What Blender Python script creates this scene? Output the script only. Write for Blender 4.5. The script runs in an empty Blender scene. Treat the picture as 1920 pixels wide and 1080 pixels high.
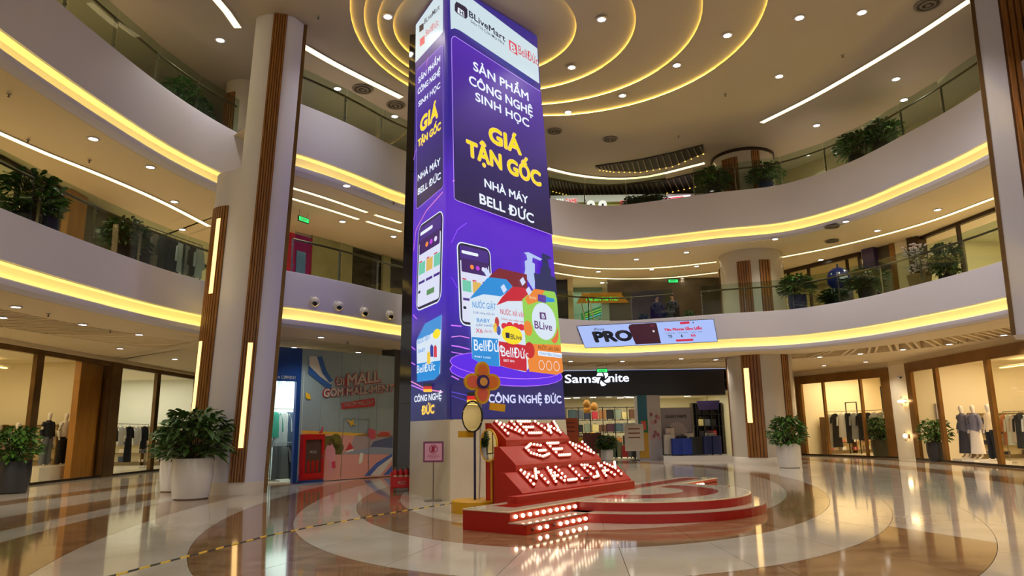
import bpy, bmesh, math, random
from mathutils import Vector, Matrix
from mathutils.geometry import tessellate_polygon
random.seed(7)
PI = math.pi
sc = bpy.context.scene
COL = sc.collection

# ---------------------------------------------------------------- camera
FPX, PITCH, ROLL, EYE = 1325.0, math.radians(11.4), math.radians(0.8), 1.45
cam_d = bpy.data.cameras.new('camera'); cam = bpy.data.objects.new('camera', cam_d); COL.objects.link(cam)
cam_d.sensor_width = 36.0; cam_d.lens = FPX / 1920 * 36.0; cam_d.clip_start = 0.1; cam_d.clip_end = 300
_f = Vector((0, math.cos(PITCH), math.sin(PITCH))); _r0 = Vector((1, 0, 0)); _u0 = _r0.cross(_f)
_r = _r0 * math.cos(ROLL) - _u0 * math.sin(ROLL); _u = _u0 * math.cos(ROLL) + _r0 * math.sin(ROLL)
CAM = Vector((0, 0, EYE))
mw = Matrix((( _r.x, _u.x, -_f.x, 0), (_r.y, _u.y, -_f.y, 0), (_r.z, _u.z, -_f.z, EYE), (0, 0, 0, 1)))
cam.matrix_world = mw
sc.camera = cam

# ---------------------------------------------------------------- world, exposure
W = bpy.data.worlds.new('world'); sc.world = W; W.use_nodes = True
W.node_tree.nodes['Background'].inputs[0].default_value = (1.0, 0.92, 0.82, 1)
W.node_tree.nodes['Background'].inputs[1].default_value = 0.5
sc.view_settings.view_transform = 'Standard'; sc.view_settings.look = 'None'
sc.view_settings.exposure = 0.0; sc.view_settings.gamma = 1.0; sc.view_settings.use_curve_mapping = False
DL_POWER = 118.0          # one ceiling downlight, W
COVE = 26.0               # warm LED strip in the coves
STRIP = 2.6              # linear ceiling lights

# survey of the photograph: where a line of sight meets a known plane of the building
def ray(px, py): return _f + _r * ((px - 960) / FPX) + _u * ((540 - py) / FPX)
def UZ(px, py, z=0.0):
    d = ray(px, py); return CAM + d * ((z - EYE) / d.z)
def UY(px, py, y):
    d = ray(px, py); return CAM + d * (y / d.y)
def UX(px, py, x):
    d = ray(px, py); return CAM + d * (x / d.x)
def UP(px, py, p, n):
    d = ray(px, py); return CAM + d * ((Vector(p) - CAM).dot(n) / d.dot(n))

# ---------------------------------------------------------------- materials
MT = {}
def lin(c):
    return tuple(((x / 255) / 12.92 if x / 255 <= 0.04045 else ((x / 255 + 0.055) / 1.055) ** 2.4) for x in c)
def mat(name, rgb, rough=0.5, metal=0.0, emit=0.0, noise=0.0, scale=3.0, rgb2=None, spec=0.5, alpha=1.0, stretch=None, bump=0.0):
    if name in MT: return MT[name]
    m = bpy.data.materials.new(name); m.use_nodes = True; nt = m.node_tree; b = nt.nodes['Principled BSDF']
    c = lin(rgb)
    b.inputs['Base Color'].default_value = (*c, 1); b.inputs['Roughness'].default_value = rough
    b.inputs['Metallic'].default_value = metal; b.inputs['Specular IOR Level'].default_value = spec
    if emit:
        b.inputs['Emission Color'].default_value = (*c, 1); b.inputs['Emission Strength'].default_value = emit
        if emit >= 0.9: b.inputs['Base Color'].default_value = (0.02, 0.02, 0.02, 1)
    if rgb2 is not None or bump:
        tc = nt.nodes.new('ShaderNodeTexCoord'); mp = nt.nodes.new('ShaderNodeMapping')
        nz = nt.nodes.new('ShaderNodeTexNoise'); nz.inputs['Scale'].default_value = scale; nz.inputs['Detail'].default_value = 6
        nt.links.new(tc.outputs['Object'], mp.inputs[0]); nt.links.new(mp.outputs[0], nz.inputs[0])
        if stretch: mp.inputs['Scale'].default_value = stretch
        if rgb2 is not None:
            cr = nt.nodes.new('ShaderNodeValToRGB')
            cr.color_ramp.elements[0].position = 0.35; cr.color_ramp.elements[1].position = 0.68
            cr.color_ramp.elements[0].color = (*c, 1); cr.color_ramp.elements[1].color = (*lin(rgb2), 1)
            nt.links.new(nz.outputs[0], cr.inputs[0]); nt.links.new(cr.outputs[0], b.inputs['Base Color'])
            if emit: nt.links.new(cr.outputs[0], b.inputs['Emission Color'])
        if bump:
            bp = nt.nodes.new('ShaderNodeBump'); bp.inputs['Strength'].default_value = bump
            nt.links.new(nz.outputs[0], bp.inputs['Height']); nt.links.new(bp.outputs[0], b.inputs['Normal'])
    MT[name] = m
    return m
def screen(name, rgb, s=1.0):                    # a lit picture element of a display
    return mat('screen_' + name, rgb, 0.4, emit=s)
def glow(name, rgb, s):                          # a light source surface
    if name in MT: return MT[name]
    m = bpy.data.materials.new(name); m.use_nodes = True; nt = m.node_tree; nt.nodes.clear()
    e = nt.nodes.new('ShaderNodeEmission'); o = nt.nodes.new('ShaderNodeOutputMaterial')
    e.inputs[0].default_value = (*lin(rgb), 1); e.inputs[1].default_value = s
    nt.links.new(e.outputs[0], o.inputs[0]); MT[name] = m
    return m
def gradscreen(name, stops, z0, z1, s=1.0, axis=2, noise=0.0):   # vertical colour ramp shown by a display
    m = bpy.data.materials.new(name); m.use_nodes = True; nt = m.node_tree; b = nt.nodes['Principled BSDF']
    tc = nt.nodes.new('ShaderNodeTexCoord'); sp = nt.nodes.new('ShaderNodeSeparateXYZ'); mr = nt.nodes.new('ShaderNodeMapRange')
    mr.inputs[1].default_value = z0; mr.inputs[2].default_value = z1; cr = nt.nodes.new('ShaderNodeValToRGB')
    nt.links.new(tc.outputs['Object'], sp.inputs[0]); nt.links.new(sp.outputs[axis], mr.inputs[0])
    src = mr.outputs[0]
    if noise:
        nz = nt.nodes.new('ShaderNodeTexNoise'); nz.inputs['Scale'].default_value = 0.45; nz.inputs['Detail'].default_value = 2
        nt.links.new(tc.outputs['Object'], nz.inputs[0])
        ma = nt.nodes.new('ShaderNodeMath'); ma.operation = 'MULTIPLY_ADD'; ma.inputs[1].default_value = noise
        sb = nt.nodes.new('ShaderNodeMath'); sb.operation = 'SUBTRACT'; sb.inputs[1].default_value = 0.5
        nt.links.new(nz.outputs[0], sb.inputs[0]); nt.links.new(sb.outputs[0], ma.inputs[0]); nt.links.new(src, ma.inputs[2]); src = ma.outputs[0]
    nt.links.new(src, cr.inputs[0])
    el = cr.color_ramp.elements
    while len(el) < len(stops): el.new(0.5)
    for e, (p, c) in zip(el, stops): e.position = p; e.color = (*lin(c), 1)
    b.inputs['Base Color'].default_value = (0.02, 0.02, 0.02, 1); b.inputs['Roughness'].default_value = 0.4
    nt.links.new(cr.outputs[0], b.inputs['Emission Color']); b.inputs['Emission Strength'].default_value = s
    MT[name] = m
    return m
def glassmat(name, tint, gloss=0.10):
    if name in MT: return MT[name]
    m = bpy.data.materials.new(name); m.use_nodes = True; nt = m.node_tree; nt.nodes.clear()
    t = nt.nodes.new('ShaderNodeBsdfTransparent'); g = nt.nodes.new('ShaderNodeBsdfGlossy'); x = nt.nodes.new('ShaderNodeMixShader')
    fr = nt.nodes.new('ShaderNodeFresnel'); fr.inputs[0].default_value = 1.45
    ma = nt.nodes.new('ShaderNodeMath'); ma.operation = 'MULTIPLY'; ma.inputs[1].default_value = gloss * 10
    o = nt.nodes.new('ShaderNodeOutputMaterial')
    t.inputs[0].default_value = (*lin(tint), 1); g.inputs[1].default_value = 0.02
    ge = nt.nodes.new('ShaderNodeNewGeometry'); iv = nt.nodes.new('ShaderNodeMath'); iv.operation = 'SUBTRACT'; iv.inputs[0].default_value = 1.0
    mu = nt.nodes.new('ShaderNodeMath'); mu.operation = 'MULTIPLY'; nt.links.new(ge.outputs['Backfacing'], iv.inputs[1])   # the rear face of a pane adds no second reflection
    nt.links.new(fr.outputs[0], ma.inputs[0]); nt.links.new(ma.outputs[0], mu.inputs[0]); nt.links.new(iv.outputs[0], mu.inputs[1]); nt.links.new(mu.outputs[0], x.inputs[0])
    nt.links.new(t.outputs[0], x.inputs[1]); nt.links.new(g.outputs[0], x.inputs[2]); nt.links.new(x.outputs[0], o.inputs[0])
    MT[name] = m
    return m

WHITE = mat('plaster', (210, 208, 222), 0.6)
CEIL = mat('ceiling_paint', (172, 160, 144), 0.7)
CEILP = mat('slab_underside', (226, 208, 170), 0.7)
CREAM = mat('cream_stone', (222, 212, 196), 0.22)
WOOD = mat('fluted_wood', (150, 100, 44), 0.38, rgb2=(120, 74, 28), scale=2.5, stretch=(6, 6, 0.5))
WOODD = mat('wood_groove', (84, 50, 20), 0.5)
BRONZE = mat('bronze', (104, 78, 46), 0.35, 0.55, rgb2=(128, 96, 56), scale=1.2)
BRONZED = mat('dark_bronze', (58, 42, 26), 0.4, 0.4)
STEEL = mat('brushed_steel', (150, 146, 136), 0.3, 0.9)
RAIL = mat('handrail_bronze', (112, 92, 62), 0.35, 0.6)
GLASS = glassmat('clear_glass', (226, 236, 228))
SGLASS = glassmat('shop_glass', (248, 248, 244), 0.06)
BLACK = mat('black', (14, 14, 16), 0.4)
DARK = mat('dark_grey', (40, 40, 42), 0.5)
RED = mat('stage_red', (168, 26, 18), 0.35)
YELLOW = mat('stage_yellow', (214, 160, 20), 0.45)
LEAF = mat('leaf', (52, 92, 30), 0.4, rgb2=(84, 124, 44), scale=9)
LEAFD = mat('leaf_dark', (48, 78, 28), 0.45, rgb2=(78, 110, 42), scale=9)
SOIL = mat('soil', (50, 36, 26), 0.9)
STEM = mat('stem', (70, 66, 34), 0.7)
POTW = mat('white_glaze', (226, 222, 216), 0.25)
POTD = mat('charcoal_glaze', (44, 44, 46), 0.35)
COVEG = glow('warm_led', (255, 216, 84), COVE)
STRIPG = glow('linear_lamp', (255, 232, 170), STRIP)
LAMPG = glow('downlight_lens', (255, 246, 226), 14.0)

# ---------------------------------------------------------------- mesh builder
class MB:
    def __init__(s): s.v = []; s.f = []
    def add(s, vs, fs):
        o = len(s.v); s.v += [tuple(v) for v in vs]; s.f += [tuple(i + o for i in f) for f in fs]; return s
    def box(s, x0, x1, y0, y1, z0, z1, M=None):
        vs = [Vector((x, y, z)) for z in (z0, z1) for y in (y0, y1) for x in (x0, x1)]
        if M is not None: vs = [M @ v for v in vs]
        return s.add(vs, [(0, 2, 3, 1), (4, 5, 7, 6), (0, 1, 5, 4), (2, 6, 7, 3), (0, 4, 6, 2), (1, 3, 7, 5)])
    def cbox(s, c, sx, sy, sz, rz=0.0, M=None):
        m = Matrix.Translation(c) @ Matrix.Rotation(rz, 4, 'Z')
        if M is not None: m = M @ m
        return s.box(-sx / 2, sx / 2, -sy / 2, sy / 2, -sz / 2, sz / 2, m)
    def bar(s, a, b, w, h=None):                       # a square bar from a to b
        a, b = Vector(a), Vector(b); d = b - a; L = d.length
        if L < 1e-6: return s
        m = Matrix.Translation(a) @ d.to_track_quat('Z', 'Y').to_matrix().to_4x4(); h = h or w
        return s.box(-w / 2, w / 2, -h / 2, h / 2, 0, L, m)
    def prism(s, pts, z0, z1):                         # vertical prism on a plan polygon
        n = len(pts); tri = tessellate_polygon([[Vector((p[0], p[1], 0)) for p in pts]])
        vs = [(p[0], p[1], z0) for p in pts] + [(p[0], p[1], z1) for p in pts]
        fs = [tuple(t) for t in tri] + [tuple(i + n for i in t) for t in tri] + [(i, (i + 1) % n, (i + 1) % n + n, i + n) for i in range(n)]
        return s.add(vs, fs)
    def slab(s, quad, n, t):                            # a flat polygon given in space, thickened along n
        q = [Vector(p) for p in quad]; n = Vector(n).normalized() * t; k = len(q)
        a = Vector((0, 0, 1)) if abs(n.normalized().z) < .9 else Vector((1, 0, 0))
        ex = n.normalized().cross(a).normalized(); ey = n.normalized().cross(ex)
        tri = tessellate_polygon([[Vector((p.dot(ex), p.dot(ey), 0)) for p in q]])
        return s.add(q + [p + n for p in q], [tuple(t_) for t_ in tri] + [tuple(i + k for i in t_) for t_ in tri] + [(i, (i + 1) % k, (i + 1) % k + k, i + k) for i in range(k)])
    def loft(s, rings, seg=12, caps=True):              # rings of (x, y, z, rx, ry)
        o = []
        for (x, y, z, rx, ry) in rings:
            o += [(x + rx * math.cos(2 * PI * i / seg), y + ry * math.sin(2 * PI * i / seg), z) for i in range(seg)]
        fs = [(k * seg + i, k * seg + (i + 1) % seg, (k + 1) * seg + (i + 1) % seg, (k + 1) * seg + i) for k in range(len(rings) - 1) for i in range(seg)]
        if caps: fs += [tuple(range(seg)), tuple((len(rings) - 1) * seg + i for i in range(seg))]
        return s.add(o, fs)
    def lathe(s, prof, seg=24, c=(0, 0, 0), caps=True): # profile of (r, z)
        return s.loft([(c[0], c[1], c[2] + z, r, r) for r, z in prof], seg, caps)
    def tube(s, pts, r, seg=8, caps=True):
        pts = [Vector(p) for p in pts]; vs = []; fs = []; n = len(pts)
        rr = r if isinstance(r, (list, tuple)) else [r] * n
        for i, p in enumerate(pts):
            d = (pts[min(i + 1, n - 1)] - pts[max(i - 1, 0)]).normalized()
            a = Vector((0, 0, 1)) if abs(d.z) < .95 else Vector((1, 0, 0))
            ex = d.cross(a).normalized(); ey = ex.cross(d)
            vs += [p + (ex * math.cos(2 * PI * k / seg) + ey * math.sin(2 * PI * k / seg)) * rr[i] for k in range(seg)]
        fs = [(i * seg + k, i * seg + (k + 1) % seg, (i + 1) * seg + (k + 1) % seg, (i + 1) * seg + k) for i in range(n - 1) for k in range(seg)]
        if caps: fs += [tuple(range(seg)), tuple((n - 1) * seg + k for k in range(seg))]
        return s.add(vs, fs)
    def ball(s, c, rx, ry=None, rz=None, u=10, w=7):
        ry = ry or rx; rz = rz or rx
        return s.loft([(c[0], c[1], c[2] - rz * math.cos(PI * k / w), max(rx * math.sin(PI * k / w), 1e-4), max(ry * math.sin(PI * k / w), 1e-4)) for k in range(w + 1)], u)
    def xf(s, M): s.v = [tuple(M @ Vector(v)) for v in s.v]; return s
def mesh(name, mb, m, smooth=False):
    me = bpy.data.meshes.new(name); me.from_pydata(mb.v, [], mb.f); me.materials.append(m)
    bm = bmesh.new(); bm.from_mesh(me); bmesh.ops.recalc_face_normals(bm, faces=bm.faces); bm.to_mesh(me); bm.free()
    if smooth:
        me.shade_smooth()
        try: me.set_sharp_from_angle(angle=math.radians(40))
        except Exception: pass
    me.update(); return me
def tag(o, label=None, cat=None, group=None, kind=None):
    for k, v in (('label', label), ('category', cat), ('group', group), ('kind', kind)):
        if v: o[k] = v
    return o
def ob(name, mb, m, parent=None, smooth=False, **kw):
    me = mb if isinstance(mb, bpy.types.Mesh) else mesh(name, mb, m, smooth)
    o = bpy.data.objects.new(name, me); COL.objects.link(o)
    if parent is not None: o.parent = parent
    return tag(o, **kw)
def thing(name, label, cat, loc=(0, 0, 0), rz=0.0, group=None):
    o = bpy.data.objects.new(name, None); COL.objects.link(o); o.location = loc; o.rotation_euler = (0, 0, rz); o.empty_display_size = .1
    return tag(o, label, cat, group)
def struct(name, mb, m, parent=None, smooth=False): return ob(name, mb, m, parent, smooth, kind=None if parent is not None else 'structure')
def copy_tree(o, parent=None):
    c = o.copy(); COL.objects.link(c)
    if parent is not None: c.parent = parent
    for ch in list(o.children): copy_tree(ch, c)
    return c
ORD = ['first', 'second', 'third', 'fourth', 'fifth', 'sixth', 'seventh', 'eighth', 'ninth', 'tenth', 'eleventh', 'twelfth', 'thirteenth', 'fourteenth', 'fifteenth', 'sixteenth', 'seventeenth', 'eighteenth', 'nineteenth', 'twentieth']
def spline(P, step=0.5):                                # Catmull-Rom through plan points, resampled evenly
    P = [Vector((p[0], p[1])) for p in P]; Q = [P[0] * 2 - P[1]] + P + [P[-1] * 2 - P[-2]]; out = []
    for i in range(1, len(Q) - 2):
        a, b, c, d = Q[i - 1:i + 3]
        for k in range(20):
            t = k / 20; out.append(0.5 * ((2 * b) + (c - a) * t + (2 * a - 5 * b + 4 * c - d) * t * t + (3 * b - a - 3 * c + d) * t ** 3))
    out.append(P[-1]); L = [0]
    for a, b in zip(out, out[1:]): L.append(L[-1] + (b - a).length)
    n = max(2, int(L[-1] / step)); res = []; j = 0
    for i in range(n + 1):
        t = L[-1] * i / n
        while j < len(L) - 2 and L[j + 1] < t: j += 1
        res.append(out[j].lerp(out[j + 1], (t - L[j]) / max(L[j + 1] - L[j], 1e-9)))
    return res
def normals(C, inside):
    N = []
    for i in range(len(C)):
        d = (C[min(i + 1, len(C) - 1)] - C[max(i - 1, 0)]).normalized(); n = Vector((d.y, -d.x))
        N.append(n if n.dot(C[i] - Vector(inside)) > 0 else -n)
    return N
def sweep(C, N, prof, closed=False):                    # profile of (offset outward, z) along a plan curve
    mb = MB(); k = len(prof)
    vs = [(p.x + n.x * d, p.y + n.y * d, z) for p, n in zip(C, N) for d, z in prof]
    fs = [(i * k + j, i * k + j + 1, (i + 1) * k + j + 1, (i + 1) * k + j) for i in range(len(C) - 1) for j in range(k - 1)]
    if closed: fs += [(i * k + k - 1, i * k, (i + 1) * k, (i + 1) * k + k - 1) for i in range(len(C) - 1)]
    return mb.add(vs, fs)
# ---------------------------------------------------------------- lettering
_fc = {}
def glyphs(txt, bold=0.0, shear=0.0):
    key = (txt, bold, shear)
    if key in _fc: return _fc[key]
    c = bpy.data.curves.new('t', 'FONT'); c.body = txt; c.size = 1.0; c.offset = bold; c.shear = shear; c.resolution_u = 3; c.fill_mode = 'FRONT'
    o = bpy.data.objects.new('t', c); COL.objects.link(o)
    dg = bpy.context.evaluated_depsgraph_get(); dg.update(); me = bpy.data.meshes.new_from_object(o.evaluated_get(dg))
    V = [v.co.copy() for v in me.vertices]; Fc = [tuple(p.vertices) for p in me.polygons]
    bpy.data.objects.remove(o); bpy.data.curves.remove(c); bpy.data.meshes.remove(me)
    # baseline 0; cap height measured on an H
    x0 = min(v.x for v in V); x1 = max(v.x for v in V)
    _fc[key] = (V, Fc, x0, x1); return _fc[key]
def capheight(bold=0.0):
    V = glyphs('H', bold)[0]; return max(v.y for v in V) - min(v.y for v in V)
class Face:                                             # a flat or nearly flat display: (u, v) in metres on its plane
    def __init__(s, o, ex, ey):
        s.o = Vector(o); s.ex = Vector(ex).normalized(); n = s.ex.cross(Vector(ey)).normalized()
        s.ey = n.cross(s.ex).normalized(); s.n = n if n.dot(CAM - s.o) > 0 else -n
    def at(s, u, v, d=0.0): return s.o + s.ex * u + s.ey * v + s.n * d
    def px(s, x, y):
        p = UP(x, y, s.o, s.n) - s.o; return p.dot(s.ex), p.dot(s.ey)
def text_uv(face, txt, u0, u1, v, cap, d=0.006, bold=0.02, rise=0.0, thick=0.0, shear=0.0):
    fat = bold > .012                                   # heavy weights: the plain glyph struck several times, slightly shifted
    V, Fc, a, b = glyphs(txt, 0.0 if fat else bold, shear); ch = capheight(0.0); ky = cap / ch; w = bold * ky if fat else 0.0; u0, u1 = u0 + w, u1 - w; k = (u1 - u0) / (b - a)
    mb = MB()
    for q in (range(8) if fat else (None,)):
        du, dv = (0, 0) if q is None else (w * math.cos(q * PI / 4), w * math.sin(q * PI / 4))
        vs = [face.at(u0 + (p.x - a) * k + du, v + p.y * ky + dv + (p.x - a) * k * rise, d) for p in V]; mb.add(vs, Fc)
    if thick:
        mb.add([q + face.n * thick for q in vs], Fc)
        from collections import Counter
        cnt = Counter(); dire = {}
        for f in Fc:
            for i in range(len(f)):
                e = (f[i], f[(i + 1) % len(f)]); cnt[tuple(sorted(e))] += 1; dire[tuple(sorted(e))] = e
        n = len(vs)
        mb.f += [(e[0], e[1], e[1] + n, e[0] + n) for kx, e in dire.items() if cnt[kx] == 1]
    return mb
def text_px(face, txt, pl, pr, ptop, **kw):             # baseline left, baseline right, top of the capitals over the left end
    ul, vl = face.px(*pl); ur, vr = face.px(*pr); ut, vt = face.px(*ptop)
    return text_uv(face, txt, ul, ur, vl, abs(vt - vl), rise=(vr - vl) / (ur - ul), **kw)
def poly_px(face, pts, d=0.004): return poly_uv(face, [face.px(*p) for p in pts], d)
def poly_uv(face, uv, d=0.004):
    tri = tessellate_polygon([[Vector((u, v, 0)) for u, v in uv]])
    return MB().add([face.at(u, v, d) for u, v in uv], [tuple(t) for t in tri])
def rrect(u0, u1, v0, v1, r, n=5):
    out = []
    for cx, cy, a in ((u1 - r, v1 - r, 0), (u0 + r, v1 - r, 90), (u0 + r, v0 + r, 180), (u1 - r, v0 + r, 270)):
        out += [(cx + r * math.cos(math.radians(a + 90 * i / n)), cy + r * math.sin(math.radians(a + 90 * i / n))) for i in range(n + 1)]
    return out
def oval(cu, cv, ru, rv, n=24, a0=0, a1=360): return [(cu + ru * math.cos(math.radians(a0 + (a1 - a0) * i / n)), cv + rv * math.sin(math.radians(a0 + (a1 - a0) * i / n))) for i in range(n + (0 if a1 - a0 == 360 else 1))]
def line_uv(face, uv, w, d=0.006, close=False):
    mb = MB(); P = uv + ([uv[0]] if close else [])
    for a, b in zip(P, P[1:]):
        du, dv = b[0] - a[0], b[1] - a[1]; L = math.hypot(du, dv)
        if L < 1e-6: continue
        nu, nv = -dv / L * w / 2, du / L * w / 2
        mb.add([face.at(a[0] + nu, a[1] + nv, d), face.at(a[0] - nu, a[1] - nv, d), face.at(b[0] - nu, b[1] - nv, d), face.at(b[0] + nu, b[1] + nv, d)], [(0, 1, 2, 3)])
    return mb
# ================================================================ SETTING
Z2L, Z2B, Z2T = 4.38, 4.76, 5.77       # first gallery: lip of the cove, underside of the fascia, top of the fascia
Z3L, Z3B, Z3T = 8.71, 9.14, 10.68
ZC = 12.95
# ---- floor: oval inlay of marble, every ring cut into tiles
OC, OROT, ORAT = Vector((2.30, 21.27)), -0.142, 2.164
def oval_pt(r, a):
    u, v = r * math.cos(a), r * ORAT * math.sin(a); c, s = math.cos(OROT), math.sin(OROT)
    return OC.x + u * c - v * s, OC.y + u * s + v * c
MCREAM = mat('cream_marble', (188, 178, 160), 0.07, rgb2=(174, 162, 142), scale=1.4, spec=0.85)
MCREAM2 = mat('pale_marble', (194, 186, 172), 0.07, rgb2=(180, 170, 154), scale=1.1, spec=0.85)
MBROWN = mat('brown_marble', (152, 120, 88), 0.07, rgb2=(120, 90, 62), scale=2.2, stretch=(1, 2.2, 1), spec=0.8)
GROUT = mat('grout', (120, 104, 84), 0.5)
fl = struct('floor', MB().box(-42, 46, -14, 62, -0.4, -0.02), GROUT)
def ring(r0, r1, n, m, off=0.0, sub=7, gap=0.006, alt=None):
    for k in range(n):
        a0 = 2 * PI * k / n + off; a1 = 2 * PI * (k + 1) / n + off; mb = MB(); P = []
        e0 = gap / max(r0, 1.5) / 1.6; e1 = gap / r1 / 1.6
        P += [oval_pt(r1 - gap / 2, a0 + e1 + (a1 - a0 - 2 * e1) * i / sub) for i in range(sub + 1)]
        if r0 > 0.01: P += [oval_pt(r0 + gap / 2, a1 - e0 - (a1 - a0 - 2 * e0) * i / sub) for i in range(sub + 1)]
        else: P += [oval_pt(0, 0)]
        am = (math.degrees((a0 + a1) / 2) + 180) % 360 - 180
        ob('floor_tile', mb.prism(P, -0.02, 0.0), MCREAM2 if alt and alt[0] < am < alt[1] else m, fl)
ring(0, 2.6, 12, MCREAM); ring(2.6, 4.85, 24, MCREAM, .1); ring(4.85, 5.6, 24, MBROWN, .05); ring(5.6, 6.48, 30, MCREAM2, .02)
ring(6.48, 7.5, 30, MBROWN, .06, alt=(-47, 62)); ring(7.5, 8.6, 30, MCREAM2, .0); ring(8.6, 9.7, 30, MBROWN, .05, alt=(-47, 30)); ring(9.7, 10.3, 30, MCREAM2, .02)
ring(10.3, 11.4, 36, MBROWN, .03); ring(11.4, 13.0, 36, MCREAM); ring(13.0, 13.8, 36, MBROWN, .02); ring(13.8, 30.0, 36, MCREAM)

# ---- plan curves of the gallery edges
INS = (3.0, 14.0)
K = 0.93
CL = spline([(x * K, y * K) for x, y in [(-10.6, -4), (-10.7, 4), (-10.6, 9), (-10.5, 13.5), (-10.3, 16.5), (-9.9, 19.5), (-9.15, 22.1), (-8.2, 23.9)]], 0.55)
CM = spline([(x * K, y * K) for x, y in [(-6.72, 19.75), (-6.1, 20.45), (-5.25, 21.6), (-4.5, 22.8), (-3.8, 23.9), (-1.0, 27.2), (2.1, 29.7), (4.4, 30.6), (6.7, 29.9), (8.8, 29.0), (11.3, 28.1), (12.9, 25.9), (13.7, 23.2), (14.2, 20.5), (14.3, 17), (14.2, 10), (14, 2), (13.6, -4)]], 0.55)
NL = normals(CL, INS); NM = normals(CM, INS)
def profile(zl, zb, zt):
    return [(1.2, zt - .14), (.42, zt - .14), (.40, zt), (.05, zt), (.012, zt - .012), (0, zt - .05), (0, zb + .03), (.03, zb), (.30, zb + .02), (.32, zl + .035), (.06, zl + .035), (.04, zl + .075), (.0, zl + .075),
            (-.03, zl + .05), (-.035, zl), (-.02, zl - .06), (.08, zl - .085), (.30, zl - .09)]
def gallery(nm, C, N, zl, zb, zt, side):
    o = struct('wall_' + nm, sweep(C, N, profile(zl, zb, zt)), WHITE, smooth=True)
    ob('cove_lamp', sweep(C, N, [(.22, zl + .042), (.27, zl + .042), (.27, zl + .052), (.22, zl + .052)], True), COVEG, o, label='warm yellow LED strip behind the lip')
    return o
W2L = gallery('gallery_lower_left', CL, NL, Z2L, Z2B, Z2T, 'left'); W2M = gallery('gallery_lower', CM, NM, Z2L, Z2B, Z2T, 'right')
W3L = gallery('gallery_upper_left', CL, NL, Z3L, Z3B, Z3T, 'left'); W3M = gallery('gallery_upper', CM, NM, Z3L, Z3B, Z3T, 'right')
# soffits and gallery floors
def soffit(nm, C, N, z, zf, dmax, slats):
    p = [(.28, z + .0), (.30, z - .02), (1.9, z - .02)]
    p += [(1.9, z + .26), (4.1, z + .26), (4.1, z - .02)] if slats else []
    p += [(dmax, z - .02), (dmax, zf), (.5, zf), (.5, z + .3)]
    o = struct(nm, sweep(C, N, p), CEILP)
    if slats:
        L = 0; pitch = .42; last = None; me = mesh('slat', MB().box(-1.22, 1.22, -.045, .045, z - .02, z + .18, Matrix.Translation((3.0, 0, 0)) @ Matrix.Rotation(.5, 4, 'Z')), CEILP)
        for i in range(len(C) - 1):
            if C[i].y < 8: continue
            a = math.atan2(N[i].y, N[i].x)
            for t in (0.0, .5):
                p = C[i].lerp(C[i + 1], t)
                s = ob('slat', me, None, o); s.location = (p.x, p.y, 0); s.rotation_euler = (0, 0, a)
    return o
S1L = soffit('ceiling_ground_left', CL, NL, Z2L - .08, Z2T - .16, 7.5, True)
S1M = soffit('ceiling_ground', CM, NM, Z2L - .09, Z2T - .165, 16, True)
S2L = soffit('ceiling_gallery_left', CL, NL, Z3L - .08, Z3T - .16, 7.5, False)
S2M = soffit('ceiling_gallery', CM, NM, Z3L - .09, Z3T - .165, 16, False)
for nm, z in (('ceiling_ground_rear', Z2L - .085), ('ceiling_gallery_rear', Z3L - .085)):
    struct(nm, MB().prism([(-24, 6), (-15.5, 6), (-15.5, 19.5), (-9.2, 20.2), (-7.6, 21.4), (-6.2, 19.6), (-4.0, 23.4), (-.5, 26.9), (-.5, 49), (-24, 49)], z, z + .25), CEILP)
# ---- top ceiling with four nested circles of cove light
RINGS = [(1.4, 18.8, 5.9), (0.71, 19.06, 4.9), (-.05, 19.27, 3.82), (-.7, 19.34, 2.74)]
def circle(c, r, n=72): return [(c[0] + r * math.cos(2 * PI * i / n), c[1] + r * math.sin(2 * PI * i / n)) for i in range(n)]
def plate(c0, c1, z, t=.04):                             # ring between two nested circles
    n = 72; A = circle(c0, c0[2], n); mb = MB()
    B = circle(c1, c1[2], n) if len(c1) == 3 else c1
    vs = [(x, y, z) for x, y in A] + [(x, y, z) for x, y in B] + [(x, y, z + t) for x, y in A] + [(x, y, z + t) for x, y in B]
    fs = []
    for i in range(n):
        j = (i + 1) % n; fs += [(i, j, n + j, n + i), (2 * n + i, 2 * n + j, 3 * n + j, 3 * n + i), (i, j, 2 * n + j, 2 * n + i), (n + i, n + j, 3 * n + j, 3 * n + i)]
    return mb.add(vs, fs)
def sq(c, x0, x1, y0, y1, n=72):
    out = []
    for i in range(n):
        a = 2 * PI * i / n; dx, dy = math.cos(a), math.sin(a)
        t = min([((x1 if dx > 0 else x0) - c[0]) / dx if abs(dx) > 1e-9 else 1e9, ((y1 if dy > 0 else y0) - c[1]) / dy if abs(dy) > 1e-9 else 1e9])
        out.append((c[0] + dx * t, c[1] + dy * t))
    return out
ceil = struct('ceiling', plate(RINGS[0], sq(RINGS[0], -24, 30, -8, 50), ZC), CEIL)
RGL = glow('ring_led', (255, 212, 96), 24.0)
for i, c in enumerate(RINGS):
    z = ZC + .09 * (i + 1); out = (c[0], c[1], c[2] + .42)
    if i < 3: pl = plate(RINGS[i + 1], out, z)
    else: pl = MB().prism(circle(out, out[2]), z, z + .04)
    ob('ceiling_plate', pl, CEIL, ceil)
    n = 72; A = circle(c, c[2] + .05, n)
    mb = MB(); zz = z - .03
    for j in range(n):
        a, b = A[j], A[(j + 1) % n]; mb.add([(a[0], a[1], zz - .012), (b[0], b[1], zz - .012), (b[0], b[1], zz + .02), (a[0], a[1], zz + .02)], [(0, 1, 2, 3)])
    ob('ring_lamp', mb, RGL, ceil, label='warm yellow ring of cove light')
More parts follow.
